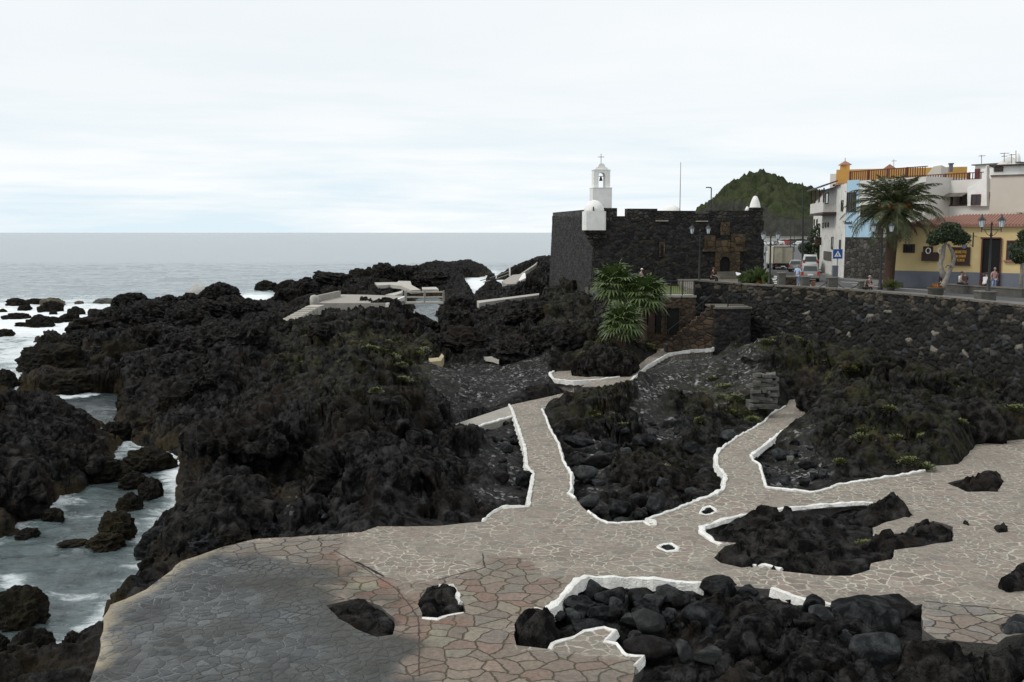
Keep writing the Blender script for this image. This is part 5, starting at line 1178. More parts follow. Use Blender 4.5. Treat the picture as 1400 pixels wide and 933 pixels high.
for px, py, w, h in shR:
    t = ('wide ' if w > 48 else 'small ' if w < 36 else '')+('tall ' if h > 23 else 'low ' if h < 15 else '')+'black lava block '+where(px, py); n = seen.get(t, 0); seen[t] = n+1
    SHL.append(t if n == 0 else t+(', the one further right' if n == 1 else ', the furthest right'))
for i, (px, py, w, h) in enumerate(shR):
    q = hit(px, py); W_ = w*q.y/F; H_ = h*q.y/F
    rock('lava_block', 'lava', 'lava_out', q, (W_, W_*.8, H_*1.5), SHL[i], 'rock', 'lava blocks of the far shore', i=i % 7, tilt=.2, sink=.5)
def big_mesh(seed, dim):
    bm = bmesh.new(); bmesh.ops.create_icosphere(bm, subdivisions=6, radius=1); u = np.array([v.co[:] for v in bm.verts]); p = u*np.array(dim); n = u/np.array(dim); n /= np.linalg.norm(n, axis=1)[:, None]
    def rdg(f, s): return 1-2*np.abs(noise3(p*f+seed*.37, s))
    w = np.stack([noise3(p*.9+seed, seed+11), noise3(p*.9+seed+5, seed+12), noise3(p*.9+seed+9, seed+13)], 1)*.5
    q = p; p0 = p+w
    d = .55*noise3(p0*.55+seed, seed+1)+.38*(1-2*np.abs(noise3(p0*.85+seed, seed+2)))+.22*(1-2*np.abs(noise3(p0*1.9, seed+3)))+.10*(1-2*np.abs(noise3(p0*4.2, seed+4)))+.05*noise3(p*9, seed+5)
    for sc_, am_, sd_ in ((1.0, .28, 41), (.45, .14, 42)):
        f1_, f2_, ci_ = worley((p0[:, 0]+.6*p0[:, 2])/sc_, (.85*p0[:, 1]-.9*p0[:, 2])/sc_, sd_); d = d+am_*(ci_-.5)-am_*.5*np.clip(1-(f2_-f1_)*5, 0, 1)
    p = p+n*d[:, None]*min(1, max(dim)/2.2)
    for v, c in zip(bm.verts, p): v.co = c
    me = bpy.data.meshes.new('lava_outcrop'); bm.to_mesh(me); bm.free(); return me
# --- large near lava masses with overhanging rounded noses (true 3-D bulges)
bigR = [(330,585,150,60,3.2,'big smooth-nosed lava bulge overhanging the dark hollow'),(310,680,130,110,2.6,'tall craggy lava block between channel and hollow'),(285,720,110,60,1.9,'lower craggy shoulder above the apron corner'),(500,625,150,120,2.9,'broad black lava cliff above the back of the paving'),(430,560,130,70,3.4,'rounded lava swell left of the mossy hump'),(600,650,130,60,2.1,'low black lava shelf beside the narrow path bed'),
(62,622,140,50,1.4,'black lava headland left of the channel'),(10,660,110,70,1.5,'steep dark lava lump at the left edge'),(1062,512,108,66,3.1,'mossy overhanging rock knob above the right path head'),(1175,540,130,52,3.1,'dark lava ridge below the retaining wall'),(1290,575,140,36,2.8,'long lava rib under the wall at right'),
(833,494,84,40,2.9,'weed-grown rock under the three fan palms'),(818,562,70,26,1.9,'black rock closing the head of the middle path'),(925,548,60,28,2.2,'grey ridge of rock in the middle of the gorge'),(700,462,100,26,3.2,'dark lava ridge beside the fort foot'),(900,650,110,36,2.0,'brown lava hump in the middle boulder bed')]
for i, (px, py, w, h, zc, lab) in enumerate(bigR):
    q = P(px, py, zc); W_ = w*q.y/F; H_ = h*q.y/F; me = big_mesh(900+i*3, (W_/2, W_*.38, H_/2*.8)); me.materials.append(M['lava_out'])
    o = bpy.data.objects.new('lava_outcrop', me); C.objects.link(o); o.location = (q.x, q.y+W_*.12, zc-H_*.25); o.rotation_euler[2] = .15*((i % 5)-2)
    tag(o, lab, 'rock', 'lava outcrops')

# --- outcrops let into the paving
def outcrop(poly, base, hmax, label, seed, mat='lava_out', res=.09, edgew=.5, rel=1.0):
    Wp = [tuple(p) for p in PP(poly)]; xs = [p[0] for p in Wp]; ys = [p[1] for p in Wp]
    X, Y = np.meshgrid(np.arange(min(xs)-.1, max(xs)+.1, res), np.arange(min(ys)-.1, max(ys)+.1, res)); d = sdist(X, Y, Wp)+.12*fbm(X/.6, Y/.6, 3, seed)
    wx = X+.5*fbm(X/1.4, Y/1.4, 3, seed+1); wy = Y+.5*fbm(X/1.4, Y/1.4, 3, seed+3)
    f1, f2, c1 = worley(wx/1.5, wy/1.5, seed+5); g1, g2, c2 = worley(wx/.6, wy/.6, seed+6)
    h = hmax*(.40+.6*np.sqrt(np.clip(1-f1*f1, 0, 1))*(.4+c1*.8))+.28*rel*np.sqrt(np.clip(1-g1*g1, 0, 1))*c2+.12*rel*fbm(wx/.3, wy/.3, 4, seed+8)-.35*rel*np.clip(1-(f2-f1)*5, 0, 1)+.16*rel*(c2-.5)
    Z = base+h*np.clip(-d/edgew, 0, 1)**.5-.4*(d > 0)
    X2 = X+.12*fbm(X/.5, Y/.5, 3, seed+20); Y2 = Y+.12*fbm(X/.5, Y/.5, 3, seed+24)
    ny, nx = X.shape; idx = np.arange(nx*ny).reshape(ny, nx); Fq = np.stack([idx[:-1, :-1], idx[:-1, 1:], idx[1:, 1:], idx[1:, :-1]], -1).reshape(-1, 4)
    k_ = (d.ravel()[Fq] < .15).all(1); Fq = Fq[k_]; used = np.zeros(nx*ny, bool); used[Fq.ravel()] = True; rm = np.cumsum(used)-1
    o = mesh_obj('lava_outcrop', np.column_stack([X2.ravel(), Y2.ravel(), Z.ravel()])[used], rm[Fq], M[mat]); return tag(o, label, 'rock', 'lava outcrops')
outcrop([(965,727),(1000,716),(1030,703),(1060,700),(1090,705),(1130,730),(1190,752),(1219,763),(1189,782),(1121,789),(1068,783),(1014,778),(978,768),(985,750),(1010,744),(972,740)], 1.72, .42, 'long ragged black outcrop lying in the right-hand paving', 501, rel=.8)
outcrop([(1150,752),(1195,735),(1238,728),(1246,719),(1280,713),(1303,721),(1303,738),(1265,747),(1223,753),(1215,764)], 1.78, .26, 'flat black lobe running right from the long outcrop', 503, edgew=.35)
outcrop([(1178,706),(1195,692),(1223,683),(1240,694),(1249,705),(1212,714),(1190,718)], 1.75, .5, 'upright ribbed black rock behind the long outcrop', 505, rel=1.2)
outcrop(holeF, 1.8, .20, 'small square black rock let into the brown paving', 507, rel=.6, edgew=.25, res=.06)
outcrop(holeG, 1.80, .17, 'black rock lying where the wet apron meets red paving', 509, rel=.6, edgew=.3, res=.06)
outcrop(holeH, 1.78, .30, 'low lava rock with pale patch in the paving at right', 511, edgew=.25)
outcrop(holeB, 1.9, .14, 'grey stone flush in the paving inside the upper white ring', 513, 'boulder_dark', .04, .2, .3)
outcrop(holeC, 1.9, .14, 'grey stone flush in the paving inside the lower white ring', 515, 'boulder_dark', .04, .2, .3)
outcrop([(955,905),(940,870),(925,835),(950,812),(990,803),(1040,810),(1095,828),(1140,845),(1150,880),(1165,915),(1160,960),(1100,1010),(960,1010)], 1.3, .80, 'great brown-black lava mound filling the bottom bed', 517, res=.07, edgew=.9)
outcrop([(1205,900),(1235,872),(1285,872),(1330,880),(1420,872),(1400,930),(1300,1005),(1200,1005)], 1.4, .7, 'black lava shelf at the bottom right corner', 519, res=.07)
outcrop([(705,850),(722,836),(750,842),(775,856),(760,868),(740,884),(712,880)], 1.75, .55, 'rounded black lava lump at the left end of the big bed', 521)
outcrop([(1383,783),(1392,776),(1430,774),(1430,790),(1400,790)], 1.95, .45, 'upper of two black rocks at the right edge of the paving', 523)
outcrop([(1359,801),(1380,793),(1430,792),(1430,808),(1375,809)], 1.95, .4, 'lower flat dark rock at the right edge of the paving', 525)
outcrop([(1361,723),(1368,717),(1378,719),(1372,727),(1362,729)], 1.97, .12, 'small dark stone set in the right paving', 527, res=.05, edgew=.15, rel=.3)
outcrop([(1321,716),(1326,713),(1327,719),(1322,720)], 1.97, .15, 'tiny dark stone set in the right paving', 529, res=.04, edgew=.15, rel=.3)
outcrop([(1366,858),(1385,845),(1420,848),(1420,866),(1370,867)], 1.95, .4, 'smooth dark slab on the lower right light paving', 531, 'boulder_grey', rel=.2)
# --- named boulders: px centre, px base row, px width, px height
nb = [(1212,848,98,36,'angular','boulder_dark','big flat-topped black boulder above the bottom right paving'),(1180,862,96,52,'boulder','boulder_dark','rough dark boulder with pale right flank'),(1196,912,70,58,'boulder','boulder_grey','smooth tall grey boulder at bottom right of the bed'),
(1150,885,34,32,'angular','boulder_grey','grey block with pale top beside the smooth tall boulder'),(1128,855,26,16,'angular','boulder_pale','pale small block at the upper right of the bed'),(915,822,48,30,'angular','boulder_grey','angular grey boulder with a pale split face'),(985,818,58,34,'boulder','boulder_dark','rounded dark boulder topping the big mound'),
(1022,822,36,24,'boulder','boulder_dark','dark round boulder right of the top of the mound'),(885,862,60,40,'angular','boulder_grey','big angular grey boulder in the centre of the bed'),(838,826,48,26,'boulder','boulder_dark','rounded boulder under the middle of the broad kerb'),(790,882,50,0,'x','x','x'),
(885,898,72,34,'boulder','boulder_dark','long black boulder above the bottom edge'),(935,904,32,34,'angular','boulder_grey','narrow upright grey stone next to the long black boulder'),(975,906,56,24,'boulder','boulder_grey','smooth oval grey boulder at the bottom edge'),(868,880,22,20,'boulder','boulder_grey','small grey stone beside the tip of the paving tongue'),(848,880,26,22,'angular','boulder_dark','dark stone beside the tip of the paving tongue'),
(805,868,54,24,'boulder','boulder_dark','low dark boulder over the paving tongue'),(728,888,48,16,'boulder','boulder_grey','flat grey boulder at the left end of the big bed'),(725,842,22,14,'boulder','boulder_dark','small wet black stone at the left corner of the big bed'),(825,848,46,24,'boulder','boulder_dark','dark boulder left of the centre of the bed'),
(760,850,30,18,'boulder','boulder_dark','dark stone near the broad kerb corner'),(790,838,40,26,'boulder','boulder_dark','dark stone inside the broad kerb corner'),(960,865,60,44,'boulder','boulder_dark','large boulder leaning against the brown mound'),(1045,905,50,20,'boulder','boulder_dark','dark rounded boulder low on the brown mound'),(1050,880,22,14,'boulder','boulder_grey','single grey cobble on the brown mound'),
(1275,880,30,10,'angular','boulder_pale','pale angular slab at the bottom right near the light paving'),(943,846,10,6,'boulder','boulder_pale','small pale cobble in the bed'),(1036,898,34,5,'boulder','boulder_pale','pale flat stone at the bottom edge'),
(805,696,34,22,'boulder','boulder_grey','pale grey boulder against the lower path kerb'),(848,706,50,32,'angular','boulder_dark','large dark wedge boulder at the foot of the middle bed'),(895,702,34,34,'angular','boulder_grey','upright grey block at the foot of the middle bed'),(874,711,22,18,'boulder','boulder_dark','small dark stone between the two large ones'),(851,714,24,7,'boulder','boulder_grey','flat grey stone at the bottom tip of the middle bed'),(887,716,16,5,'boulder','boulder_grey','long small stone in the kerb hook'),
(998,606,28,20,'boulder','boulder_grey','smooth grey boulder beside the right path'),(975,622,20,18,'boulder','boulder_dark','dark boulder next to the bulging kerb'),(800,656,36,22,'boulder','boulder_grey','smooth oblong boulder against the middle path kerb'),(820,638,50,20,'boulder','boulder_dark','long flat dark boulder near the middle path'),(792,612,40,16,'boulder','boulder_dark','dark boulder at the upper left of the middle bed'),(856,632,24,24,'angular','boulder_grey','grey angular boulder at mid bed'),(926,592,40,22,'boulder','boulder_dark','dark rounded boulder below the pebble slope'),(881,612,34,22,'boulder','boulder_dark','round dark boulder above the brown hump'),
(684,664,40,22,'angular','boulder_dark','long dark slab stone left of the middle path'),(717,664,26,22,'boulder','boulder_dark','dark boulder leaning on the left path kerb'),(688,622,28,16,'boulder','boulder_dark','dark smooth stone in the left bed'),(700,600,10,12,'angular','boulder_grey','small upright grey stone in the left bed'),(690,648,16,10,'angular','boulder_grey','small split grey stone in the left bed'),
(1081,618,22,22,'angular','boulder_grey','grey boulder beside the thick path kerb'),(1065,628,24,18,'boulder','boulder_grey','grey boulder nearest the thick path kerb corner'),(1081,634,16,16,'angular','boulder_pale','pale angular stone in the small right bed'),(1104,642,24,14,'boulder','boulder_dark','dark stone in the small right bed'),(1125,655,20,20,'angular','boulder_grey','upright greenish-grey stone in the small right bed'),(1072,664,20,14,'angular','boulder_grey','low grey stone at the bottom of the small right bed'),(1104,600,20,16,'boulder','boulder_grey','grey boulder at the top of the small right bed'),(1099,664,18,12,'boulder','boulder_dark','dark stone by the thin kerb of the small right bed'),
(375,700,20,12,'angular','ochre_rock','yellowish angular stone in the dark hollow'),(430,704,50,24,'angular','boulder_dark','dark slabs heaped beside the hollow')]
for i, (px, py, w, h, kd, mt, lab) in enumerate(nb):
    if h == 0: continue
    z = 1.62
    q = P(px, py, z); W_ = w*q.y/F; H_ = h*q.y/F
    rock('boulder', kd, mt, (q.x, q.y, z), (W_*1.06, W_*RN.uniform(.75, .95), max(H_*1.12, .15)), lab, 'boulder', 'boulders in the rock beds', tilt=.12, sink=.12, rz=RN.choice([0, 3.14])+RN.uniform(-.25, .25))
# --- filler boulders, one bed at a time
beds = [('bottom bed', [(745,842),(800,796),(870,796),(960,803),(1050,815),(1150,840),(1160,905),(870,905),(845,880),(770,875)], 70, .35, 1.0, 'dark basalt boulder in the heap filling the bottom bed'),
 ('middle bed', [(770,600),(830,592),(930,590),(975,615),(985,670),(880,708),(800,690),(785,650)], 52, .35, 1.0, 'dark basalt boulder in the bed between the two paths'),
 ('right bed', [(1035,630),(1090,598),(1130,640),(1130,660),(1055,664)], 22, .25, .7, 'small stone in the bed under the slope at right'),
 ('left bed', [(650,590),(700,580),(722,690),(640,702),(640,640)], 20, .25, .8, 'loose stone in the bed left of the middle path'),
 ('hollow', [(360,700),(430,690),(480,722),(380,730)], 10, .3, .8, 'dark stone heaped behind the apron wall'),
 ('gorge', [(850,560),(960,560),(1000,590),(900,600)], 12, .3, .9, 'dark boulder below the pebble slope')]
usedL = set(); tries = 0
for nm, poly, n, s0, s1, lab in beds:
    Wp = [tuple(P(x, y, 1.6)) for x, y in poly]; xs = [p[0] for p in Wp]; ys = [p[1] for p in Wp]; c_ = 0
    while c_ < n:
        x, y = RN.uniform(min(xs), max(xs)), RN.uniform(min(ys), max(ys))
        if not inpoly(np.array([x]), np.array([y]), Wp)[0]: continue
        s = s0+(s1-s0)*RN.random()**2; c_ += 1
        kd = RN.choice(['boulder', 'angular', 'angular']); mt = RN.choice(['boulder_dark', 'boulder_dark', 'boulder_grey']); fx = (x-min(xs))/(max(xs)-min(xs)); fy = (y-min(ys))/(max(ys)-min(ys))
        lab2 = ('small ' if s < s0+.12*(s1-s0) else 'big ' if s > s0+.55*(s1-s0) else 'middling ')+('black ' if mt == 'boulder_dark' else 'grey ')+('angular' if kd == 'angular' else 'rounded')+' boulder '+('far ' if fy > .66 else 'near ' if fy < .33 else 'mid ')+('left' if fx < .16 else 'inner left' if fx < .33 else 'centre left' if fx < .5 else 'centre right' if fx < .67 else 'inner right' if fx < .84 else 'right')+' in the '+nm
        tries = tries+1 if c_ > 1 else 0
        if lab2 in usedL and tries < 3000: c_ -= 1; continue
        usedL.add(lab2)
        rock('boulder', kd, mt, (x, y, min(ground(x, y), 2.0)), s, lab2, 'boulder', 'boulders in the '+nm, sink=.25)
# pale drystone pillar under the overhang at the path head
r = empty('drystone_pier', (0, 0, 0), 'pale stacked drystone pier propping the overhanging rock', 'pier'); b = MB(); pr = random.Random(9)
for k_ in range(11):
    if k_ == 0: pb = hit(1043, 556)
    py = 557-k_*4.4; q = D(1043+pr.uniform(-1.5, 1.5)+k_*.25, py, pb.y-.5); w = (38-k_*.9+pr.uniform(-4, 4))/F*60.5
    cuts = sorted([0, 1]+[pr.uniform(.12, .88) for _ in range(pr.choice([1, 2, 3]))])
    for j in range(len(cuts)-1):
        wj = (cuts[j+1]-cuts[j])*w; Mr = Matrix.Rotation(pr.uniform(-.3, .3), 3, 'Z') @ Matrix.Rotation(pr.uniform(-.08, .08), 3, 'Y') @ Matrix.Rotation(pr.uniform(-.15, .15), 3, 'X'); b.box((q.x+(cuts[j]+cuts[j+1]-1)/2*w, q.y+pr.uniform(-.16, .16), q.z), (wj*.97, .9*pr.uniform(.7, 1.1), .20*pr.uniform(.8, 1.2)), M=Mr)
o = b.build('stones', M['boulder_pale'], r); bv = o.modifiers.new('bevel', 'BEVEL'); bv.width = .03; bv.segments = 2

# ================================================================ PLANTS
def fan_leaf(b, base, dirv, L, rr):
    dirv = Vector(dirv).normalized(); side = dirv.cross(Vector((0, 0, 1))); side = side.normalized() if side.length > .05 else Vector((1, 0, 0)); nrm = side.cross(dirv).normalized()
    n = 15; hub = base+dirv*L*.42
    b.tube([base, base+dirv*L*.2+Vector((0, 0, .02)), hub], [.022, .018, .014], 4, False)
    for i in range(n):
        a = (i/(n-1)-.5)*4.1; ln = L*.60*(1-.18*abs(a)/2)*rr.uniform(.88, 1.05); dd = (dirv*math.cos(a)+side*math.sin(a)).normalized()
        w = side*math.cos(a)-dirv*math.sin(a); w = w*(L*.042)
        m1 = hub+dd*ln*.55+nrm*.03; tip = hub+dd*ln+Vector((0, 0, -ln*.30*rr.uniform(.3, 1.3)))
        k_ = len(b.v); b.v += [tuple(hub), tuple(m1-w), tuple(m1+nrm*.03), tuple(m1+w), tuple(tip)]
        b.f += [(k_, k_+1, k_+2), (k_, k_+2, k_+3), (k_+1, k_+4, k_+2), (k_+2, k_+4, k_+3)]
def fan_palm(px, py_base, py_crown, d, Rpx, label, seed):
    base = D(px, py_base, d); top = D(px, py_crown, d); Rr = Rpx*d/F; rr = random.Random(seed); r = empty('fan_palm', base, label, 'palm tree', 'fan palms below the fort terrace')
    t = MB(); n = 8; o = Vector(base)
    t.tube([Vector((0, 0, -.6))]+[Vector((.05*math.sin(i), .03*i, (top.z-base.z)*i/n)) for i in range(n+1)], [.22]*3+[.17]*(n-2)+[.22], 9); t.build('trunk', M['bark'], r)
    b = MB(); tl = Vector((0, .2, top.z-base.z)); dead = MB()
    for i in range(38):
        az = i*2.399+rr.uniform(-.2, .2); el = 1.25-1.85*(i/37)**.9+rr.uniform(-.1, .1); dv = Vector((math.cos(az)*math.cos(el), math.sin(az)*math.cos(el), math.sin(el)))
        fan_leaf(b, tl+Vector((0, 0, -.25*i/51)), dv, Rr*rr.uniform(.92, 1.12), rr)
    for i in range(12):
        az = i*2.1; el = -1.0+rr.uniform(-.2, .15); fan_leaf(dead, tl+Vector((0, 0, -.35)), Vector((math.cos(az)*math.cos(el), math.sin(az)*math.cos(el), math.sin(el))), Rr*.7, rr)
    b.build('crown', M['fanleaf'], r); dead.build('dead_leaves', M['deadleaf'], r)
fan_palm(840, 452, 388, 77.5, 40, 'leftmost fan palm, tallest, crown against the fort wall', 1)
fan_palm(881, 455, 402, 76.5, 38, 'right-hand fan palm reaching over the terrace railing', 2)
fan_palm(851, 478, 440, 71.5, 37, 'lowest fan palm with crown just above the mossy rock', 3)

def date_palm():
    d = 82.0; base = D(1214, 393, d); top = D(1223, 290, d); rr = random.Random(4); r = empty('date_palm', base, 'tall feather palm with orange date stalks by the street', 'palm tree')
    H = top.z-base.z; t = MB(); t.tube([(0, 0, -.3)]+[((top.x-base.x)*i/12, 0, H*i/12) for i in range(13)], [.58, .54, .46, .44, .43, .43, .43, .43, .44, .46, .52, .6, .64, .42], 14); t.build('trunk', M['bark'], r, True)
    def frond(b, az, el, L, droop, w0=.42):
        dh = Vector((math.cos(az), math.sin(az), 0)); p = Vector((top.x-base.x, 0, H+.1)); pts = [p.copy()]; e = el; n = 16
        for i in range(n):
            p = p+(dh*math.cos(e)+Vector((0, 0, math.sin(e))))*L/n; e -= droop*(.35+1.3*i/n)/n; pts.append(p.copy())
        b.tube(pts, [.05*(1-i/(n+2))+.008 for i in range(n+1)], 4, False)
        sd = Vector((-dh.y, dh.x, 0))
        for i in range(2, n*3):
            f_ = i/(n*3); j = min(int(f_*n), n-1); q = pts[j].lerp(pts[j+1], f_*n-j); tg = (pts[j+1]-pts[j]).normalized(); up_ = sd.cross(tg).normalized()
            ll = w0*(.55+1.3*f_*(1-f_)*2)*min(1, (1-f_)*4+.25)*rr.uniform(.85, 1.1)*1.55
            for s in (-1, 1):
                v = (sd*s*.72+tg*.62+up_*(.22 if rr.random() < .6 else -.1)+Vector((0, 0, -.18))).normalized()*ll; w = tg*.024
                k_ = len(b.v); b.v += [tuple(q-w), tuple(q+w), tuple(q+v*.6+w*.9), tuple(q+v+Vector((0, 0, -.07))), tuple(q+v*.6-w*.9)]; b.f.append((k_, k_+1, k_+2, k_+3, k_+4))
    b = MB(); NF = 84
    for i in range(NF):
        f_ = i/NF; az = i*2.39996+rr.uniform(-.15, .15); el = 1.48-1.85*f_**1.05+rr.uniform(-.08, .08); frond(b, az, el, 4.3*rr.uniform(.9, 1.1)*(.80+.25*min(1, f_*2.2)), 1.25+.5*f_)
    b.build('crown', M['palmleaf'], r)
    b = MB()
    for i in range(22): frond(b, i*2.39996+.4, -.65+rr.uniform(-.25, .2), 3.0*rr.uniform(.8, 1.1), .9, .3)
    b.build('dead_fronds', M['deadleaf'], r)
    for az0, n in ((-2.0, 26), (-1.0, 20), (-2.9, 12), (.3, 10)):
        b = MB()
        for i in range(n):
            az = az0+rr.uniform(-.35, .35); p = Vector((top.x-base.x, 0, H+.2)); e = 1.0; pts = [p]
            for k_ in range(7): p = p+Vector((math.cos(az)*math.cos(e), math.sin(az)*math.cos(e), math.sin(e)))*.27*rr.uniform(.8, 1.1); e -= .33; pts.append(p)
            b.tube(pts, [.03, .03, .03, .035, .04, .05, .05, .03], 4, False)
        b.build('date_stalk', M['dateorange'], r)
date_palm()

def leaf_tree(name, base, trunk_paths, lobes, nleaf, lsize, label, matl, matt, seed, cat='tree'):
    rr = random.Random(seed); r = empty(name, base, label, cat)
    t = MB()
    for pts, ra in trunk_paths: t.tube(pts, ra, 9)
    t.build('trunk', M[matt], r, True); nr = np.random.RandomState(seed); V = []; Fc = []
    per = nleaf//len(lobes)
    for cx, cy, cz, ax, ay, az in lobes:
        d_ = nr.normal(size=(per, 3)); d_ /= np.linalg.norm(d_, axis=1)[:, None]; rad = nr.uniform(.45, 1.0, per)**.5; rad *= 1+.22*noise3(d_*2.5+cx*3, seed)
        c_ = d_*rad[:, None]*np.array([ax, ay, az])+np.array([cx, cy, cz])
        a = nr.normal(size=(per, 3)); a /= np.linalg.norm(a, axis=1)[:, None]; b_ = np.cross(a, nr.normal(size=(per, 3))); b_ /= np.linalg.norm(b_, axis=1)[:, None]; s = lsize*nr.uniform(.6, 1.3, (per, 1))
        k_ = sum(len(v) for v in V); V.append(np.stack([c_-a*s, c_+b_*s*.45, c_+a*s, c_-b_*s*.45], 1).reshape(-1, 3)); Fc.append(np.arange(per*4).reshape(-1, 4)+k_)
    mesh_obj('crown', np.vstack(V), np.vstack(Fc), M[matl], r)
    return r
# gnarled tree in front of the yellow house
bd = 73.5; bs = D(1289, 396, bd); k_ = bd/F
def rel_(px, py, dy=0): q = D(px, py, bd); return Vector((q.x-bs.x, dy, q.z-bs.z))
leaf_tree('gnarled_tree', bs, [([rel_(1286,398), rel_(1291,388), rel_(1294,380), rel_(1297,372), rel_(1302,364), rel_(1305,352), rel_(1301,342), rel_(1296,334)], [.26, .22, .19, .17, .15, .14, .12, .08]), ([rel_(1293,384,.1), rel_(1289,372,.15), rel_(1287,362,.2), rel_(1290,350,.15), rel_(1291,338,.1), rel_(1294,330)], [.17, .19, .16, .17, .15, .08]), ([rel_(1296,372,.1), rel_(1300,364,-.1), rel_(1293,362,-.2), rel_(1292,366,-.1)], [.09, .09, .08, .05])],
 [(rel_(1297,320).x, 0, rel_(1297,320).z, 1.25, 1.1, .62), (rel_(1285,324).x, .1, rel_(1285,324).z, .8, .8, .5), (rel_(1312,326).x, -.1, rel_(1312,326).z, .75, .8, .5), (rel_(1300,311).x, .2, rel_(1300,311).z, .75, .7, .4), (rel_(1278,330).x, .2, rel_(1278,330).z, .45, .5, .35)], 9000, .085, 'small gnarled tree with pale twisted trunk and dense crown', 'treeleaf', 'greybark', 21)
bs = D(1394, 398, 70)
bd = 70
leaf_tree('street_tree', bs, [([(0, 0, -.2), (.1, 0, 1.2), (.05, 0, 2.4), (.3, 0, 3.2)], [.16, .13, .11, .08])], [(.2, 0, rel_(1393,342).z, 1.1, 1, .7), (.9, 0, rel_(1393,330).z, 1.1, 1, .8), (-.2, 0, rel_(1393,352).z, .6, .6, .4), (.3, 0, rel_(1394,322).z, .6, .5, .45)], 8000, .085, 'dark leafy tree cut by the right edge before the yellow house', 'treeleaf', 'greybark', 22)
bs = D(1118, 360, 122)
leaf_tree('climbing_shrub', bs, [([(0, 0, -1), (0, 0, 3)], [.15, .1])], [(0, 0, 3.2, 1.0, 1.0, 1.6), (.1, 0, 1.2, .8, .8, 1.2)], 3500, .13, 'dark shrub growing against the far white house', 'treeleaf', 'greybark', 23, 'shrub')
for i, (px, py, w_, h_, lab) in enumerate(((1103, 345, 2.6, 1.7, 'dark bushes beside the street behind the parked cars'), (1108, 358, 1.6, 1.3, 'dark bush beside the green bin'))):
    bs = D(px, py, 150); leaf_tree('bush', bs, [([(0, 0, -1), (0, 0, .5)], [.12, .06])], [(0, 0, .6, w_/2, 1, h_/2), (w_*.2, 0, .9, w_/3, .8, h_/2.4)], 2500, .14, lab, 'treeleaf', 'greybark', 30+i, 'bush')
# tufts of shore plants on the rocks
def tuft(px, py, s_, label=None, mat='shrubleaf', seed=0, group='low green shore plants on the lava'):
    s = s_*1.5; q = hit(px, py); rr = random.Random(seed); b = MB()
    lob = [(rr.uniform(-.2, .2)*s, rr.uniform(-.15, .15)*s, s*rr.uniform(.2, .36)) for _ in range(5)]
    for i in range(420):
        lx_, ly_, lr_ = lob[i % 5]; az = rr.uniform(0, 6.28); el = math.asin(rr.uniform(-.2, 1)); rd = lr_*rr.uniform(.7, 1.05); n_ = Vector((math.cos(az)*math.cos(el), math.sin(az)*math.cos(el), math.sin(el))); p = Vector((lx_, ly_, -.02))+Vector((n_.x*rd, n_.y*rd, n_.z*rd*.6))
        az2 = az+rr.uniform(-1.2, 1.2); v = (n_*.7+Vector((math.cos(az2), math.sin(az2), rr.uniform(-.1, .8)))*.7).normalized()*.10*rr.uniform(.6, 1.4); w = Vector((-math.sin(az2), math.cos(az2), 0))*.022
        k_ = len(b.v); b.v += [tuple(p-w), tuple(p+w), tuple(p+v*.6+w*1.2), tuple(p+v), tuple(p+v*.6-w*1.2)]; b.f.append((k_, k_+1, k_+2, k_+3, k_+4))
    o = b.build('shore_plant', M[mat]); o.location = q; tag(o, label or 'low green shore plant growing in the dark lava', 'plant', group); return o
tu = [(520,482,.9),(535,488,1.0),(508,478,.8),(505,490,.7),(575,480,.9),(570,485,.7),(548,500,.6),(560,496,.7),(516,520,.7),(512,535,.6),(552,520,.6),(410,498,.6),(470,495,.5),(500,470,.6),(530,468,.6),(545,463,.5),(486,500,.6),
 (845,462,1.2),(825,468,1.0),(870,468,1.1),(885,474,.9),(800,485,.8),(815,478,.9),(835,460,.9),(895,480,.7),(862,462,.8),(852,520,.6),(845,525,.5),(820,570,.6),(810,565,.5),(842,572,.7),(855,582,.6),
 (1000,565,.8),(1020,568,.9),(990,530,.9),(985,545,.8),(975,520,.7),(1005,545,.8),(1030,575,.7),(960,575,.7),(950,560,.6),(905,640,.5),
 (1050,468,.8),(1065,475,.8),(1090,465,.8),(1110,480,.8),(1140,495,.9),(1165,505,.8),(1190,580,.9),(1185,590,.8),(1180,600,.8),(1195,575,.7),(1225,600,.6),(1245,632,.7),(1262,640,.7),(1150,632,.5),(1340,575,.7),(1390,560,.8),(1170,500,.7),(1300,530,.6),(1265,598,.6),(1312,578,.6),
 (1303,733,.5),(1185,745,.4),(1178,748,.4),(1140,755,.3),(985,440,.7),(975,450,.7),(1215,560,.6),(1135,520,.6)]
def pwhere(px, py):
    L = ((525, 483, 'on the mossy hump'), (560, 495, 'on the right flank of the mossy hump'), (515, 530, 'low on the mossy hump'), (575, 482, 'beside the yellowed kerb piece'), (410, 498, 'on the dark swell left of the hump'), (545, 463, 'above the mossy hump'), (845, 462, 'right under the lowest fan palm'), (885, 474, 'beside the upper path'), (810, 482, 'on the left of the palm rock'), (850, 523, 'over the end of the upper path'), (820, 570, 'at the head of the middle bed'), (1000, 565, 'at the edge of the right path'), (985, 540, 'on the pebble slope'), (955, 568, 'below the pebble slope'), (905, 640, 'on the hump in the middle bed'), (1060, 470, 'on top of the overhanging knob'), (1130, 488, 'under the stone wall'), (1188, 588, 'on the slope above the small right bed'), (1240, 620, 'near the edge of the right paving'), (1340, 570, 'on the right-hand slope'), (1300, 530, 'on the ridge under the wall at right'), (1303, 733, 'on the flat black lobe'), (1180, 747, 'on the long black outcrop'), (980, 445, 'at the foot of the landing block'), (1215, 560, 'in the middle of the right-hand slope'))
    return min(L, key=lambda t: (t[0]-px)**2+(t[1]-py)**2)[2]
seen = {}
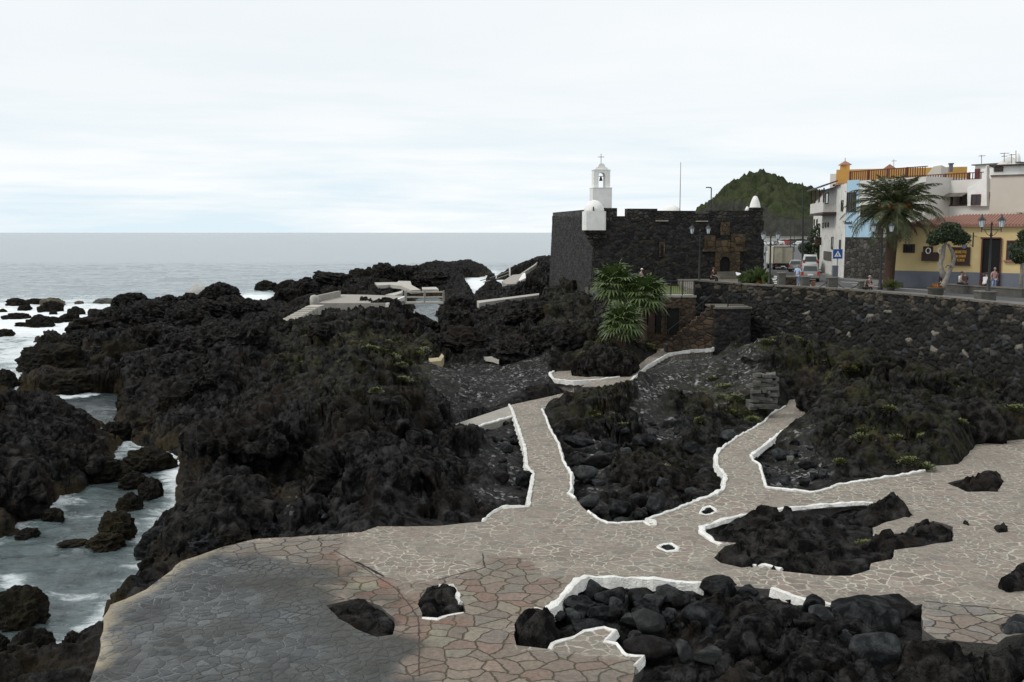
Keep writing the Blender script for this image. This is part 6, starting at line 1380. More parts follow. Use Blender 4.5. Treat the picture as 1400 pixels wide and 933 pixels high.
for i, (px, py, s) in enumerate(tu):
    t = ('bushy ' if s > .85 else 'tiny ' if s < .55 else '')+'green shore plant '+pwhere(px, py); n = seen.get(t, 0); seen[t] = n+1
    tuft(px, py, s, t if n == 0 else t+[', the next to it', ', the third of them', ', the fourth of them', ', the fifth of them'][min(n-1, 3)], seed=i)
tuft(852, 519, .9, 'tuft of dry yellow grass hanging over the upper path', 'deadleaf', 99, None)
# ================================================================ TOWN
class Face:
    """vertical facade from A to B (x,y pairs); helpers to set parts on it by sight"""
    def __init__(s, A, B):
        s.A = Vector(A); s.B = Vector(B); s.d = (s.B-s.A).normalized(); s.n = Vector((s.d.y, -s.d.x)); s.L = (s.B-s.A).length; s.yaw = math.atan2(s.d.y, s.d.x)
    def at(s, px, py):
        r = ray(px, py); # solve t*r.xy = A + u*d
        a = np.array([[r[0], -s.d.x], [r[1], -s.d.y]]); t, u = np.linalg.solve(a, np.array([s.A.x, s.A.y])); return u, CAMZ+r[2]*t
    def pt(s, u, z, out=0): p = s.A+s.d*u+s.n*out; return Vector((p.x, p.y, z))
    def box(s, name, mat, parent, x0, y0, x1, y1, out=0, th=.1, ym=None):
        u0, z0 = s.at(x0, (y0+y1)/2); u1, _ = s.at(x1, (y0+y1)/2); um = (x0+x1)/2; _, zt = s.at(um, y0); _, zb = s.at(um, y1); m = MB()
        m.box(s.pt((u0+u1)/2, (zt+zb)/2, out), (abs(u1-u0), th, abs(zt-zb)), s.yaw); return m.build(name, M[mat], parent)
    def boxu(s, name, mat, parent, u0, u1, z0, z1, out=0, th=.1):
        m = MB(); m.box(s.pt((u0+u1)/2, (z0+z1)/2, out), (u1-u0, th, z1-z0), s.yaw); return m.build(name, M[mat], parent)
    def body(s, name, mat, parent, z0, z1, depth, u0=0, u1=None):
        u1 = s.L if u1 is None else u1; return s.boxu(name, mat, parent, u0, u1, z0, z1, -depth/2, depth)
    def window(s, parent, x0, y0, x1, y1, frame='darkwood', glass='glass', bars=1, sill=None, out=.0):
        u0, _ = s.at(x0, (y0+y1)/2); u1, _ = s.at(x1, (y0+y1)/2); _, zt = s.at((x0+x1)/2, y0); _, zb = s.at((x0+x1)/2, y1); u0, u1 = min(u0, u1), max(u0, u1)
        w = empty('window', (0, 0, 0), None, None); w.parent = parent; fw = max(.05, min(.1, (u1-u0)*.09)); m = MB()
        for a, b_ in ((u0, u0+fw), (u1-fw, u1)): m.box(s.pt((a+b_)/2, (zt+zb)/2, out+.03), (fw, .10, zt-zb), s.yaw)
        for a, b_ in ((zt-fw, zt), (zb, zb+fw)): m.box(s.pt((u0+u1)/2, (a+b_)/2, out+.03), (u1-u0-2*fw, .10, fw), s.yaw)
        for i in range(bars): u = u0+(u1-u0)*(i+1)/(bars+1); m.box(s.pt(u, (zt+zb)/2, out+.03), (fw*.7, .08, zt-zb-2*fw), s.yaw)
        m.build('frame', M[frame], w); g = MB(); g.box(s.pt((u0+u1)/2, (zt+zb)/2, out+.012), (u1-u0-.02, .04, zt-zb-.02), s.yaw); g.build('pane', M[glass], w)
        if sill: sm = MB(); sm.box(s.pt((u0+u1)/2, zb-.07, out+.1), (u1-u0+.3, .22, .12), s.yaw); sm.build('sill', M[sill], w)
        return w
def XYd(px, d): p = D(px, 318, d); return (p.x, p.y)
# yellow restaurant house
Fy = Face(XYd(1224, 84), XYd(1470, 75.5)); r = empty('yellow_house', (0, 0, 0), 'low yellow house with grey base, tall dark door and red tile roof', 'house')
zt = 12.62; Fy.body('wall', 'yellow', r, 8.78, zt, 6.5); Fy.boxu('base_band', 'dado', r, -.03, Fy.L, 7.3, 8.78, -3.25, 6.58)
b = MB(); e0, e1 = Fy.pt(-.1, zt, .35), Fy.pt(Fy.L+.3, zt, .35); rz_ = zt+.85; c0, c1 = Fy.pt(4.6, rz_, -3.3), Fy.pt(Fy.L-1, rz_, -3.3); g0, g1 = Fy.pt(-.1, zt, -6.8), Fy.pt(Fy.L+.3, zt, -6.8)
vs = [e0, e1, c1, c0, g0, g1]; lo = [v-Vector((0, 0, .16)) for v in (e0, e1, g1, g0)]; b.add(vs+lo, [(0, 1, 2, 3), (0, 3, 4), (4, 3, 2, 5), (1, 5, 2), (0, 6, 7, 1), (1, 7, 8, 5), (5, 8, 9, 4), (4, 9, 6, 0), (6, 9, 8, 7)]); b.build('roof', M['tile'], r)
b = MB()
for i in range(int(Fy.L/.24)):
    u = i*.24; t_ = min(1, u/4.6); top_ = Fy.pt(max(u, 0), zt+.85*t_, .35-3.65*t_)
    if u < Fy.L: b.tube([Fy.pt(u, zt+.02, .40), top_+Vector((0, 0, .03))], .06, 5)
b.build('roof_tiles', M['tile'], r)
d_ = empty('door', (0, 0, 0), None, None); d_.parent = r
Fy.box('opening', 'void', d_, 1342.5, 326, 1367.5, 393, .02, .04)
Fy.box('door_jamb', 'redwood', d_, 1341, 326, 1343, 393, .06, .14); Fy.box('door_jamb', 'redwood', d_, 1367.2, 326, 1368.8, 393, .06, .14); Fy.box('lintel', 'redwood', d_, 1341, 324.6, 1368.8, 326.4, .06, .16)
w = Fy.window(r, 1235, 334, 1251, 346, 'darkwood', 'glass', 4); Fy.window(r, 1376, 329, 1412, 356, 'redwood', 'glass', 2, 'tile')
s_ = empty('menu_board', (0, 0, 0), 'dark wooden board with orange lettering on the yellow wall', 'sign'); Fy.box('panel', 'darkwood', s_, 1301.5, 338.5, 1326.5, 363, .08, .08)
Fy.box('frame', 'redwood', s_, 1301, 338, 1327, 339.4, .12, .1); Fy.box('frame', 'redwood', s_, 1301, 362, 1327, 363.4, .12, .1)
lr = random.Random(3)
for row, (ya, yb, xa, xb) in enumerate(((343, 346.5, 1306, 1323.5), (349, 352, 1306, 1323), (354.5, 357.5, 1309, 1320))):
    x = xa; m = MB()
    while x < xb-1.0:
        wd = lr.uniform(1.2, 1.8); u0, z0 = Fy.at(x, yb); u1, z1 = Fy.at(x+wd, ya)
        m.box(Fy.pt(u0+.02, (z0+z1)/2, .13), (.04, .02, z1-z0), Fy.yaw); m.box(Fy.pt((u0+u1)/2, z1, .13), ((u1-u0)*.8, .02, .045), Fy.yaw)
        if lr.random() < .6: m.box(Fy.pt((u0+u1)/2, z0, .13), ((u1-u0)*.8, .02, .045), Fy.yaw)
        if lr.random() < .6: m.box(Fy.pt(u1-.02, (z0+z1)/2, .13), (.04, .02, z1-z0), Fy.yaw)
        x += wd+.45
    m.build('lettering', M['letteryellow'], s_)
s_ = empty('wagon_display', (0, 0, 0), 'dark wooden rack with a white ring hung on the yellow wall', 'wall rack'); Fy.box('rack', 'darkwood', s_, 1262, 345, 1284, 357, .25, .4)
Fy.box('back_panel', 'darkwood', s_, 1263, 337, 1276, 346, .1, .12)
for px_ in (1271.5, 1288): 
    u, z = Fy.at(px_, 343); m = MB(); m.tube([Fy.pt(u+.18*math.cos(a), z+.22*math.sin(a), .5) for a in [2*math.pi*i/14 for i in range(15)]], .045, 6, False); m.build('ring', M['whitewash'], s_)
m = MB(); u, z = Fy.at(1319, 337); m.tube([Fy.pt(u, z, .1), Fy.pt(u, z, .2)], .2, 14); tag(m.build('round_sign', M['dado']), 'small round blue-grey sign above the lettered board', 'sign')
m = MB(); u, z0 = Fy.at(1334, 338); _, z1 = Fy.at(1334, 318); u2, _ = Fy.at(1325, 320); m.tube([Fy.pt(u, z0, .9), Fy.pt(u, z1, .9)], .05, 6); m.tube([Fy.pt(u, z1-.3, 0), Fy.pt(u, z1-.3, .9)], .03, 5)
for k_ in range(3):
    cz = z1-.35-.38*k_; m.tube([Fy.pt(u-.32+.22*math.cos(a)*(1-a/12), cz+.22*math.sin(a)*(1-a/12), .9) for a in [i*.5 for i in range(15)]], .02, 5)
tag(m.build('iron_bracket', M['iron']), 'scrolled wrought iron bracket beside the tall dark door', 'bracket')
# stone wall, blue and white house
Fb = Face(XYd(1152.5, 101), XYd(1262, 92)); r = empty('blue_house', (0, 0, 0), 'three-storey house with sky blue corner above a dark stone wall', 'house')
_, zw = Fb.at(1160, 324.5); zT = Fb.at(1165, 246.5)[1]; ub, _ = Fb.at(1156.7, 300); uc, _ = Fb.at(1173.7, 270)
Fb.body('stone_base', 'townwall', r, 7.0, zw, 8); Fb.body('blue_wall', 'blue', r, zw, zT, 8, .35, uc); Fb.boxu('white_wall', 'cream', r, uc, Fb.L, zw, zT-.1, -4.05, 8)
ul, _ = Fb.at(1190, 310); _, zl = Fb.at(1180, 297); Fb.boxu('blue_wall', 'blue', r, uc, ul+1.0, zw, zl, -1, 2.12)
Fb.boxu('corner_strip', 'oldwhite', r, -.02, .34, 7.2, zT-.3, -2, 4.06)
Fb.window(r, 1158, 263, 1170.5, 290, 'darkwood', 'glass', 3); Fb.window(r, 1177, 280, 1200, 297, 'darkwood', 'glass', 3)
m = MB(); x = 1155.6
for wd, cap in ((1.6, 1), (1.3, 0), (1.3, 0), (.7, 1), (1.3, 0), (.7, 1)):
    u0, z0 = Fb.at(x, 306.5); u1, z1 = Fb.at(x+wd, 302.3 if cap else 303.6)
    m.box(Fb.pt(u0+.03, (z0+z1)/2, .06), (.06, .03, z1-z0), Fb.yaw); m.box(Fb.pt((u0+u1)/2, (z0+z1)/2+.04, .06), ((u1-u0), .03, .06), Fb.yaw); m.box(Fb.pt(u1-.02, (z0+z1)/2-.02, .06), (.05, .03, (z1-z0)*.8), Fb.yaw); x += wd+.5
for x in (1161.5, 1163.5, 1165.5): u0, z0 = Fb.at(x, 310); m.box(Fb.pt(u0, z0, .06), (.16, .03, .12), Fb.yaw)
tag(m.build('wall_lettering', M['letterblue']), 'dark blue painted lettering on the sky blue wall', 'lettering')
def balustrade(Fc, parent, u0, u1, z, h, mat='redwood', out=.0, sp=.28):
    m = MB(); m.box(Fc.pt((u0+u1)/2, z+h, out), (u1-u0, .1, .08), Fc.yaw); m.build('top_rail', M[mat], parent); m = MB()
    for i in range(int((u1-u0)/sp)+1): m.box(Fc.pt(u0+i*sp, z+h/2, out), (.07, .06, h), Fc.yaw)
    for i in range(int((u1-u0)/2.4)+1): m.box(Fc.pt(u0+i*2.4, z+h/2+.03, out), (.16, .14, h+.06), Fc.yaw)
    m.build('balusters', M[mat], parent)
balustrade(Fb, r, uc-1.4, Fb.L, zT-.1, .95, 'redwood', -.2)
# old white house with the wooden balcony
Fo = Face(XYd(1123.5, 116), XYd(1152.4, 101.2)); r = empty('old_white_house', (0, 0, 0), 'peeling white house with roofed wooden balcony', 'house')
zo = Fo.at(1150, 253)[1]; Fo.body('wall', 'oldwhite', r, 7.2, zo, 7)
_, zbt = Fo.at(1137, 290); um0, _ = Fo.at(1124.5, 280); um1, _ = Fo.at(1143.5, 280); zb0 = Fo.at(1137, 291)[1]; zb1 = Fo.at(1137, 277)[1]; zr = Fo.at(1134, 261)[1]
bal = empty('balcony', (0, 0, 0), None, None); bal.parent = r
Fo.boxu('floor', 'darkwood', bal, um0-.3, um1+.3, zb0-.22, zb0, .65, 1.5); Fo.boxu('parapet', 'cream', bal, um0, um1, zb0+.002, zb1, 1.33, .1)
m = MB(); a = [Fo.pt(um0-.5, zr+.1, 1.75), Fo.pt(um1+.5, zr+.1, 1.75), Fo.pt(um1+.5, zr+.75, 0), Fo.pt(um0-.5, zr+.75, 0)]; m.add(a+[v+Vector((0, 0, .14)) for v in a], [(0, 3, 2, 1), (4, 5, 6, 7), (0, 1, 5, 4), (1, 2, 6, 5), (2, 3, 7, 6), (3, 0, 4, 7)]); m.build('roof', M['darkwood'], bal)
for i in range(4): m = MB(); u = um0+(um1-um0)*i/3; m.box(Fo.pt(u, (zb1+zr)/2, 1.33), (.14, .14, zr-zb1+.2), Fo.yaw); m.build('post', M['darkwood'], bal)
for x0, y0, x1, y1 in ((1129, 264, 1133, 279), (1150.5, 274, 1153.2, 289), (1124.5, 305, 1126.5, 312), (1128.5, 304, 1130, 311.5), (1132, 304, 1133.6, 311), (1137, 324, 1139.5, 341), (1148, 328, 1150, 341)): Fo.window(r, x0, y0, x1, y1, 'darkwood', 'glass', 0)
Fo.box('grey_patch', 'blockstone', r, 1126.5, 344, 1137, 356, .03, .08)
m = MB(); a, _ = Fo.at(1146, 254); m.box(Fo.pt(a, zo+.1, -.5), (3.5, 1.6, .2), Fo.yaw); m.build('eave', M['tile'], r)
Ff = Face(XYd(1111.5, 150), XYd(1123.4, 117)); r = empty('far_white_house', (0, 0, 0), 'furthest small white house behind the dark shrub', 'house'); zf = Ff.at(1118, 272)[1]; Ff.body('wall', 'oldwhite', r, 7.2, zf, 8)
m = MB(); a = [Ff.pt(0, zf, .2), Ff.pt(Ff.L, zf, .2), Ff.pt(Ff.L, zf+1.3, -4), Ff.pt(0, zf+1.3, -4), Ff.pt(0, zf, -8), Ff.pt(Ff.L, zf, -8)]; m.add(a, [(0, 1, 2, 3), (3, 2, 5, 4), (1, 5, 2), (0, 3, 4)]); m.build('roof', M['tile'], r)
for x0, y0, x1, y1 in ((1113, 300, 1114.2, 309), (1116.5, 300, 1118, 309)): Ff.window(r, x0, y0, x1, y1, 'darkwood', 'glass', 0)
m = MB(); q = D(1121, 330, 116); m.box(q, (1.3, .1, .9), .3); tag(m.build('street_sign', M['brownwall']), 'small brown sign board on the corner of the white house', 'sign')
# orange house behind
Fr = Face(XYd(1140.5, 128), XYd(1318, 122)); r = empty('orange_house', (0, 0, 0), 'long ochre orange building behind with little roof turret', 'house'); zr = Fr.at(1200, 231)[1]
Fr.body('wall', 'orange', r, 10, zr, 10); Fr.boxu('side_wall', 'cream', r, -.75, -.01, 10, zr-.5, -5, 9.9); m = MB(); q = Fr.pt(.95, zr, -.9); m.box(q+Vector((0, 0, .3)), (1.1, 1.1, .6), Fr.yaw); m.build('turret', M['orange'], r)
m = MB(); m.lathe(q+Vector((0, 0, .6)), [(.95, 0), (.9, .08), (.45, .35), (.05, .55), (.04, .95)], 4); m.build('turret_roof', M['tile'], r)
m = MB(); u0, _ = Fr.at(1206, 230); u1, _ = Fr.at(1226, 230); um = (u0+u1)/2; vs = [Fr.pt(u0, zr, -1), Fr.pt(u1, zr, -1), Fr.pt(um, zr+.62, -1), Fr.pt(u0, zr, -5), Fr.pt(u1, zr, -5), Fr.pt(um, zr+.62, -5)]; m.add(vs, [(0, 1, 2), (3, 5, 4), (0, 2, 5, 3), (1, 4, 5, 2)]); m.build('gable_roof', M['tile'], r)
# white terraced house behind the yellow one
Fw = Face(XYd(1256, 96), XYd(1352, 90)); r = empty('white_terrace_house', (0, 0, 0), 'white house with brown balustrades and shaded loggia behind the yellow roof', 'house')
za, zb_, zc, zd = [Fw.at(1310, y)[1] for y in (246.5, 264.5, 282, 303)]
Fw.boxu('upper_parapet', 'cream', r, -2.5, Fw.L, zb_, za, -2.4, 4.8); Fw.boxu('lower_wall', 'cream', r, -2.5, Fw.L, 9.0, zc, -2.5, 5.0); Fw.boxu('loggia_back', 'void', r, -2.4, Fw.L-.1, zc, zb_, -3.6, .4)  # the loggia's shade is painted into its near-black back wall
m = MB(); vs = [Fw.pt(-2.4, zb_-.02, 0.05), Fw.pt(Fw.L-2.2, zb_-.02, .05), Fw.pt(Fw.L-2.2, zb_-.35, 1.0), Fw.pt(-2.4, zb_-.35, 1.0)]; m.add(vs+[v+Vector((0, 0, .06)) for v in vs], [(0, 3, 2, 1), (4, 5, 6, 7), (0, 1, 5, 4), (1, 2, 6, 5), (2, 3, 7, 6), (3, 0, 4, 7)]); m.build('awning', M['capstone'], r)
for px_ in (1262, 1275, 1288, 1300, 1312, 1324): u, _ = Fw.at(px_, 272); Fw.boxu('post', 'darkwood', r, u-.07, u+.07, zc, zb_-.01, -.15, .14)
Fw.boxu('sill_rail', 'redwood', r, -2.4, Fw.L-2, zc+.002, zc+.12, -.1, .16)
balustrade(Fw, r, -2.4, Fw.L-.4, za, .62, 'redwood', -.25, .27)
# slanting stair wall with a window
m = MB(); pts = [Fw.at(x, y) for x, y in ((1325.5, 282), (1325.5, 257), (1345, 246), (1348, 236), (1352, 226), (1352, 282))]; n = len(pts)
vs = [Fw.pt(u, z, .35) for u, z in pts]+[Fw.pt(u, z, -.1) for u, z in pts]; m.add(vs, [tuple(range(n))[::-1], tuple(range(n, 2*n))]+[(i, (i+1) % n, n+(i+1) % n, n+i) for i in range(n)]); m.build('stair_wall', M['whitewash'], r)
Fw.window(r, 1331, 266, 1344, 281, 'redwood', 'glass', 1, out=.36)
# penthouse and beige block
zp0, zp1 = Fw.at(1335, 246)[1], Fw.at(1335, 224.5)[1]; u0, _ = Fw.at(1316.5, 235); Fw.boxu('penthouse', 'whitewash', r, u0, Fw.L+1.5, za-.2, zp1, -4, 4.2); Fw.boxu('penthouse_roof', 'capstone', r, u0-.2, Fw.L+1.6, zp1, zp1+.1, -4, 4.8); Fw.box('door', 'redwood', r, 1317, 230, 1323.5, 246.5, -1.84, .1)
Fg = Face(XYd(1351, 88), XYd(1480, 84)); r = empty('beige_block', (0, 0, 0), 'plain beige block with flat-roofed top storey at the right edge', 'house'); zg = Fg.at(1375, 241)[1]; Fg.body('wall', 'beige', r, 9, zg, 8); Fg.boxu('coping', 'capstone', r, -.05, Fg.L, zg, zg+.12, -4, 8.2)
zg2 = Fg.at(1380, 225.5)[1]; ug, _ = Fg.at(1354, 232); Fg.boxu('top_storey', 'whitewash', r, ug, Fg.L, zg+.12, zg2, -4.8, 6); Fg.boxu('flat_roof', 'darkwood', r, ug-.3, Fg.L, zg2, zg2+.13, -4.8, 6.8); Fg.window(r, 1355.5, 226.5, 1368, 233.5, 'redwood', 'glass', 1, out=-1.8)
m = MB(); q = Fg.pt(Fg.at(1372, 225)[0], zg2+.13, -4); m.lathe(q, [(1.2, 0), (.9, .35), (.3, .75), (.05, .85)], 6); m.build('roof_lantern', M['cream'], r)
m = MB(); u, z = Fg.at(1396, 294); m.box(Fg.pt(u, z, .2), (.75, .35, .5), Fg.yaw); ac = m.build('air_conditioner', M['palecon'], None); tag(ac, 'air conditioning unit low on the beige wall', 'air conditioner'); m = MB(); m.tube([Fg.pt(u, z, .37), Fg.pt(u, z, .40)], .19, 14); m.build('fan_grille', M['blockstone'], ac)
# beige gable between
Fq_ = Face(XYd(1262, 112), XYd(1288, 111)); pts = [Fq_.at(x, y) for x, y in ((1262, 246), (1276, 228), (1287, 226), (1286, 246))]; m = MB(); n = 4; vs = [Fq_.pt(u, z, 0) for u, z in pts]+[Fq_.pt(u, z, -6) for u, z in pts]; m.add(vs+[(v[0], v[1], v[2]-8) for v in (vs[0], vs[3], vs[7], vs[4])], [(0, 3, 2, 1), (4, 5, 6, 7), (0, 1, 5, 4), (1, 2, 6, 5), (2, 3, 7, 6), (0, 8, 9, 3), (3, 9, 10, 7), (7, 10, 11, 4), (4, 11, 8, 0)]); tag(m.build('gabled_annex', M['beige']), 'beige lean-to gable in front of the orange building', 'house')
# antennas, chimneys
def antenna(px, y0, y1, d, label, arms):
    p, q = D(px, y0, d), D(px, y1, d); m = MB(); m.tube([p, q], .03, 5)
    for h, w in arms: z = p.z+(q.z-p.z)*h; m.tube([(p.x-w, p.y, z), (p.x+w, p.y, z+.05)], .02, 4); [m.tube([(p.x+w*s, p.y-.25, z+.03), (p.x+w*s, p.y+.25, z+.03)], .012, 4) for s in (-.8, -.4, 0, .4, .8)]
    tag(m.build('antenna', M['dado']), label, 'antenna', 'rooftop antennas')
antenna(1342, 224, 212, 94, 'single roof antenna over the penthouse', [(.85, .3)]); antenna(1373, 222, 209, 90, 'leftmost of the two close antennas over the beige block', [(.9, .4), (.6, .25)]); antenna(1383, 224, 211, 89, 'antenna right of the double one over the beige block', [(.9, .25)]); antenna(1222, 231, 218, 120, 'thin antenna above the orange building', [(.8, .3)]); antenna(1389, 224, 206, 89, 'tallest mast at the far right of the roofs', [])
q = D(1300, 230, 118); m = MB(); m.box(q, (.35, .35, .9)); m.box(q+Vector((0, 0, .5)), (.5, .5, .15)); tag(m.build('chimney', M['dado']), 'small dark chimney on the orange building', 'chimney')
q = D(1391.5, 218, 90); m = MB(); m.lathe(q-Vector((0, 0, .6)), [(.28, 0), (.2, .8), (.1, 1.1)], 8); tag(m.build('chimney', M['whitewash']), 'tapering white chimney at the far right roof', 'chimney')

# ================================================================ STREET FURNITURE
def lamp(px, py_base, py_top, d, label, zb=None, rot=0.0):
    base = D(px, py_base, d); top = D(px, py_top, d)
    if zb is not None: base.z = zb
    H = top.z-base.z; r = empty('street_lamp', base, label, 'street lamp', 'double lantern lamps of the promenade', rot)
    m = MB(); m.lathe((0, 0, 0), [(.20, 0), (.20, .12), (.14, .2), (.12, .7), (.085, .85), (.075, H*.5), (.06, H*.72), (.10, H*.74), (.055, H*.78), (.05, H-.62), (.09, H-.55), (.02, H-.38)], 10); m.build('pole', M['iron'], r, True)
    for s in (-1, 1):
        a = empty('arm', (0, 0, 0), None, None); a.parent = r; m = MB(); z0 = H-1.05
        m.tube([(0, 0, z0+.12), (s*.72, 0, z0+.12)], .028, 6); m.tube([(0, 0, z0-.35), (s*.3, 0, z0-.18), (s*.5, 0, z0+.10)], .022, 5); m.tube([(s*.72, 0, z0-.05), (s*.72, 0, z0+.28)], .028, 6); m.build('bracket', M['iron'], a)
        m = MB(); zl = z0+.28; m.lathe((s*.72, 0, zl), [(.12, 0), (.21, .44)], 6); m.build('lantern_glass', M['lampglass'], a)
        m = MB(); m.lathe((s*.72, 0, zl+.44), [(.29, 0), (.25, .06), (.12, .2), (.05, .26), (.03, .40), (.005, .46)], 6); m.lathe((s*.72, 0, zl-.06), [(.05, 0), (.13, .06)], 6)
        for k_ in range(6): an = 2*math.pi*(k_+.5)/6; m.tube([(s*.72+.125*math.cos(an), .125*math.sin(an), zl), (s*.72+.22*math.cos(an), .22*math.sin(an), zl+.45)], .012, 4)
        m.build('lantern_cap', M['iron'], a)
lamp(1351, 399, 295, 66.3, 'double lantern lamp on the stone block before the yellow house', rot=.15)
lamp(1203, 396, 303.5, 78.5, 'double lantern lamp half hidden by the tall palm')
lamp(1052, 389, 315, 84, 'double lantern lamp between fort and truck', rot=.35)
lamp(955.8, 384, 307.5, 87, 'double lantern lamp in front of the fort door', 7.15)
def block(px, pyb, w, h, d, label, name='stone_block', mat='blockstone', cap=True, dd=None, rz=0):
    q = D(px, pyb, d); W_ = w*d/F; H_ = h*d/F; r = empty(name, q, label, 'bollard' if name == 'bollard' else 'stone block', None, rz); m = MB(); m.box((0, 0, H_/2-.1), (W_, dd or W_, H_+.2)); o = m.build('body', M[mat], r); bv = o.modifiers.new('bevel', 'BEVEL'); bv.width = .04; bv.segments = 2
    if cap: m = MB(); m.box((0, 0, H_+.04), (W_+.1, (dd or W_)+.1, .1)); o = m.build('cap', M['capstone'], r); bv = o.modifiers.new('bevel', 'BEVEL'); bv.width = .02
    return r
block(1346.5, 411, 21, 11.5, 66.3, 'square stone block carrying the lamp before the yellow house')
block(1137, 394.5, 13, 14, 80.5, 'round-edged stone bollard nearest the blue crossing sign', 'bollard'); block(1100.5, 393, 10.5, 13.5, 82, 'stone bollard in front of the silver car', 'bollard'); block(1068, 392, 9.5, 18, 82.5, 'tall dark stone bollard at the left of the brown bench wall', 'bollard'); block(1177, 394.5, 7, 9, 79, 'small stone bollard behind the sitting man', 'bollard')
block(1078, 391.5, 20, 12, 83.5, 'low brown stone bench wall beside the man in blue', 'bench_wall', 'brownwall', dd=.5)
block(1229, 393.5, 9, 7.5, 82, 'dark square planter at the foot of the tall palm', 'planter', 'blockstone', False)
block(1014.5, 388, 7, 9, 90, 'squat stone plinth beside the pot plants', 'plinth')
def chain(a, b_, sag, label):
    a, b_ = Vector(a), Vector(b_); m = MB(); m.tube([a.lerp(b_, t)-Vector((0, 0, sag*4*t*(1-t))) for t in [i/10 for i in range(11)]], .035, 5); tag(m.build('chain', M['iron']), label, 'chain')
chain(D(1106, 385, 82), D(1131, 385, 80.5), .45, 'sagging chain between the two middle bollards'); chain(D(1143, 385, 80.5), D(1174, 388.5, 79), .5, 'sagging chain right of the bollard by the crossing sign'); chain(D(1055, 382, 84), D(1064, 379, 82.5), .25, 'short chain left of the tall dark bollard')
Fbench = Face(XYd(1296, 76), XYd(1402, 69.5)); r = empty('bench_wall', (0, 0, 0), 'long low grey bench wall across the front of the yellow house', 'bench'); Fbench.body('seat_wall', 'blockstone', r, 7.3, 7.98, .6); Fbench.boxu('seat_top', 'capstone', r, -.05, Fbench.L+.05, 7.98, 8.06, -.3, .7)
for a, c_ in ((1206, 1230),):
    q = D(1214, 391, 80.5); m = MB(); m.box(q+Vector((0, 0, .1)), (1.5, .5, .12)); m.box(q+Vector((-.6, 0, -.25)), (.2, .45, .6)); m.box(q+Vector((.6, 0, -.25)), (.2, .45, .6)); tag(m.build('bench', M['blockstone']), 'dark stone bench beside the tall palm', 'bench')
def pot(px, pyb, w, h, d, label, mat, plant=None, pm='shrubleaf', ps=1.0, n=60, seed=0, name='plant_pot', lean=.9):
    q = D(px, pyb, d); W_ = w*d/F/2; H_ = h*d/F; r = empty(name, q, label, 'plant pot'); m = MB(); m.lathe((0, 0, 0), [(W_*.8, 0), (W_, H_*.15), (W_*1.02, H_*.85), (W_*1.1, H_*.9), (W_*1.08, H_), (W_*.9, H_), (W_*.86, H_*.92), (.02, H_*.9)], 14); m.build('pot', M[mat], r, True)
    rr = random.Random(seed); b = MB()
    for i in range(n):
        az = rr.uniform(0, 6.28); el = rr.uniform(.1, 1.4); L_ = ps*rr.uniform(.6, 1.1); p = Vector((math.cos(az)*W_*.4, math.sin(az)*W_*.4, H_*.92)); dv = Vector((math.cos(az)*math.cos(el), math.sin(az)*math.cos(el), math.sin(el))); sd = Vector((-math.sin(az), math.cos(az), 0))*L_*.06
        m1 = p+dv*L_*.6; tp = p+dv*L_+Vector((0, 0, -L_*.35*lean*math.cos(el))); k_ = len(b.v); b.v += [tuple(p-sd*.5), tuple(p+sd*.5), tuple(m1+sd), tuple(tp), tuple(m1-sd)]; b.f.append((k_, k_+1, k_+2, k_+3, k_+4))
    b.build('plant', M[pm], r); return r
pot(1279, 404.5, 20, 11.5, 71.5, 'round stone planter with orange flowers at the foot of the gnarled tree', 'blockstone', pm='dateorange', ps=.45, n=70, seed=1); pot(1218, 397, 10, 6, 78.5, 'pot of yellowish plants by the palm trunk', 'blockstone', pm='shrubleaf', ps=.75, n=120, seed=2)
pot(1025, 389, 6, 6, 88, 'terracotta pot with arching pale-green cycad, left of the pair', 'terracotta', pm='fanleaf', ps=1.45, n=90, seed=3, lean=1.6); pot(1037, 389.5, 7, 7, 87, 'terracotta pot with arching cycad, right of the pair', 'terracotta', pm='fanleaf', ps=1.6, n=90, seed=4, lean=1.6)
pot(1112, 393, 5, 8, 82.5, 'small terracotta urn between two bollards', 'terracotta', ps=.2, n=8, seed=5)
# pedestrian crossing sign
r = empty('crossing_sign', D(1144, 378, 96), 'square blue pedestrian crossing sign on a grey pole', 'sign'); q0 = D(1144, 378, 96); q1 = D(1144, 341, 96); H = q1.z-q0.z; m = MB(); m.tube([(0, 0, -.2), (0, 0, H)], .045, 8); m.build('pole', M['dado'], r)
m = MB(); m.box((0, -.06, H-.46), (.92, .03, .92)); m.build('plate', M['signblue'], r); m = MB(); k_ = .34; m.add([(-k_, -.082, H-.46-.26), (k_, -.082, H-.46-.26), (0, -.082, H-.46+.33)], [(0, 1, 2)]); m.build('triangle', M['signwhite'], r)
m = MB(); cz = H-.50
m.add([(x, -.088, cz+z) for x, z in ((-.05, .02), (.05, .02), (.04, .12), (-.04, .12))], [(0, 1, 2, 3)]); m.add([(x*.035, -.088, cz+.165+z*.035) for x, z in [(math.cos(a), math.sin(a)) for a in [i*.785 for i in range(8)]]], [tuple(range(8))]); m.add([(x, -.088, cz+z) for x, z in ((-.14, -.18), (-.09, -.18), (.01, .02), (-.05, .02))], [(0, 1, 2, 3)]); m.add([(x, -.088, cz+z) for x, z in ((.09, -.18), (.14, -.18), (.05, .02), (-.01, .02))], [(0, 1, 2, 3)]); m.build('walking_figure', M['letterblue'], r)
m = MB(); m.box(D(1141.5, 371, 95.5)+Vector((0, 0, 0)), (.5, .4, 1.1)); tag(m.build('utility_box', M['dado']), 'grey cabinet at the foot of the crossing sign', 'cabinet')
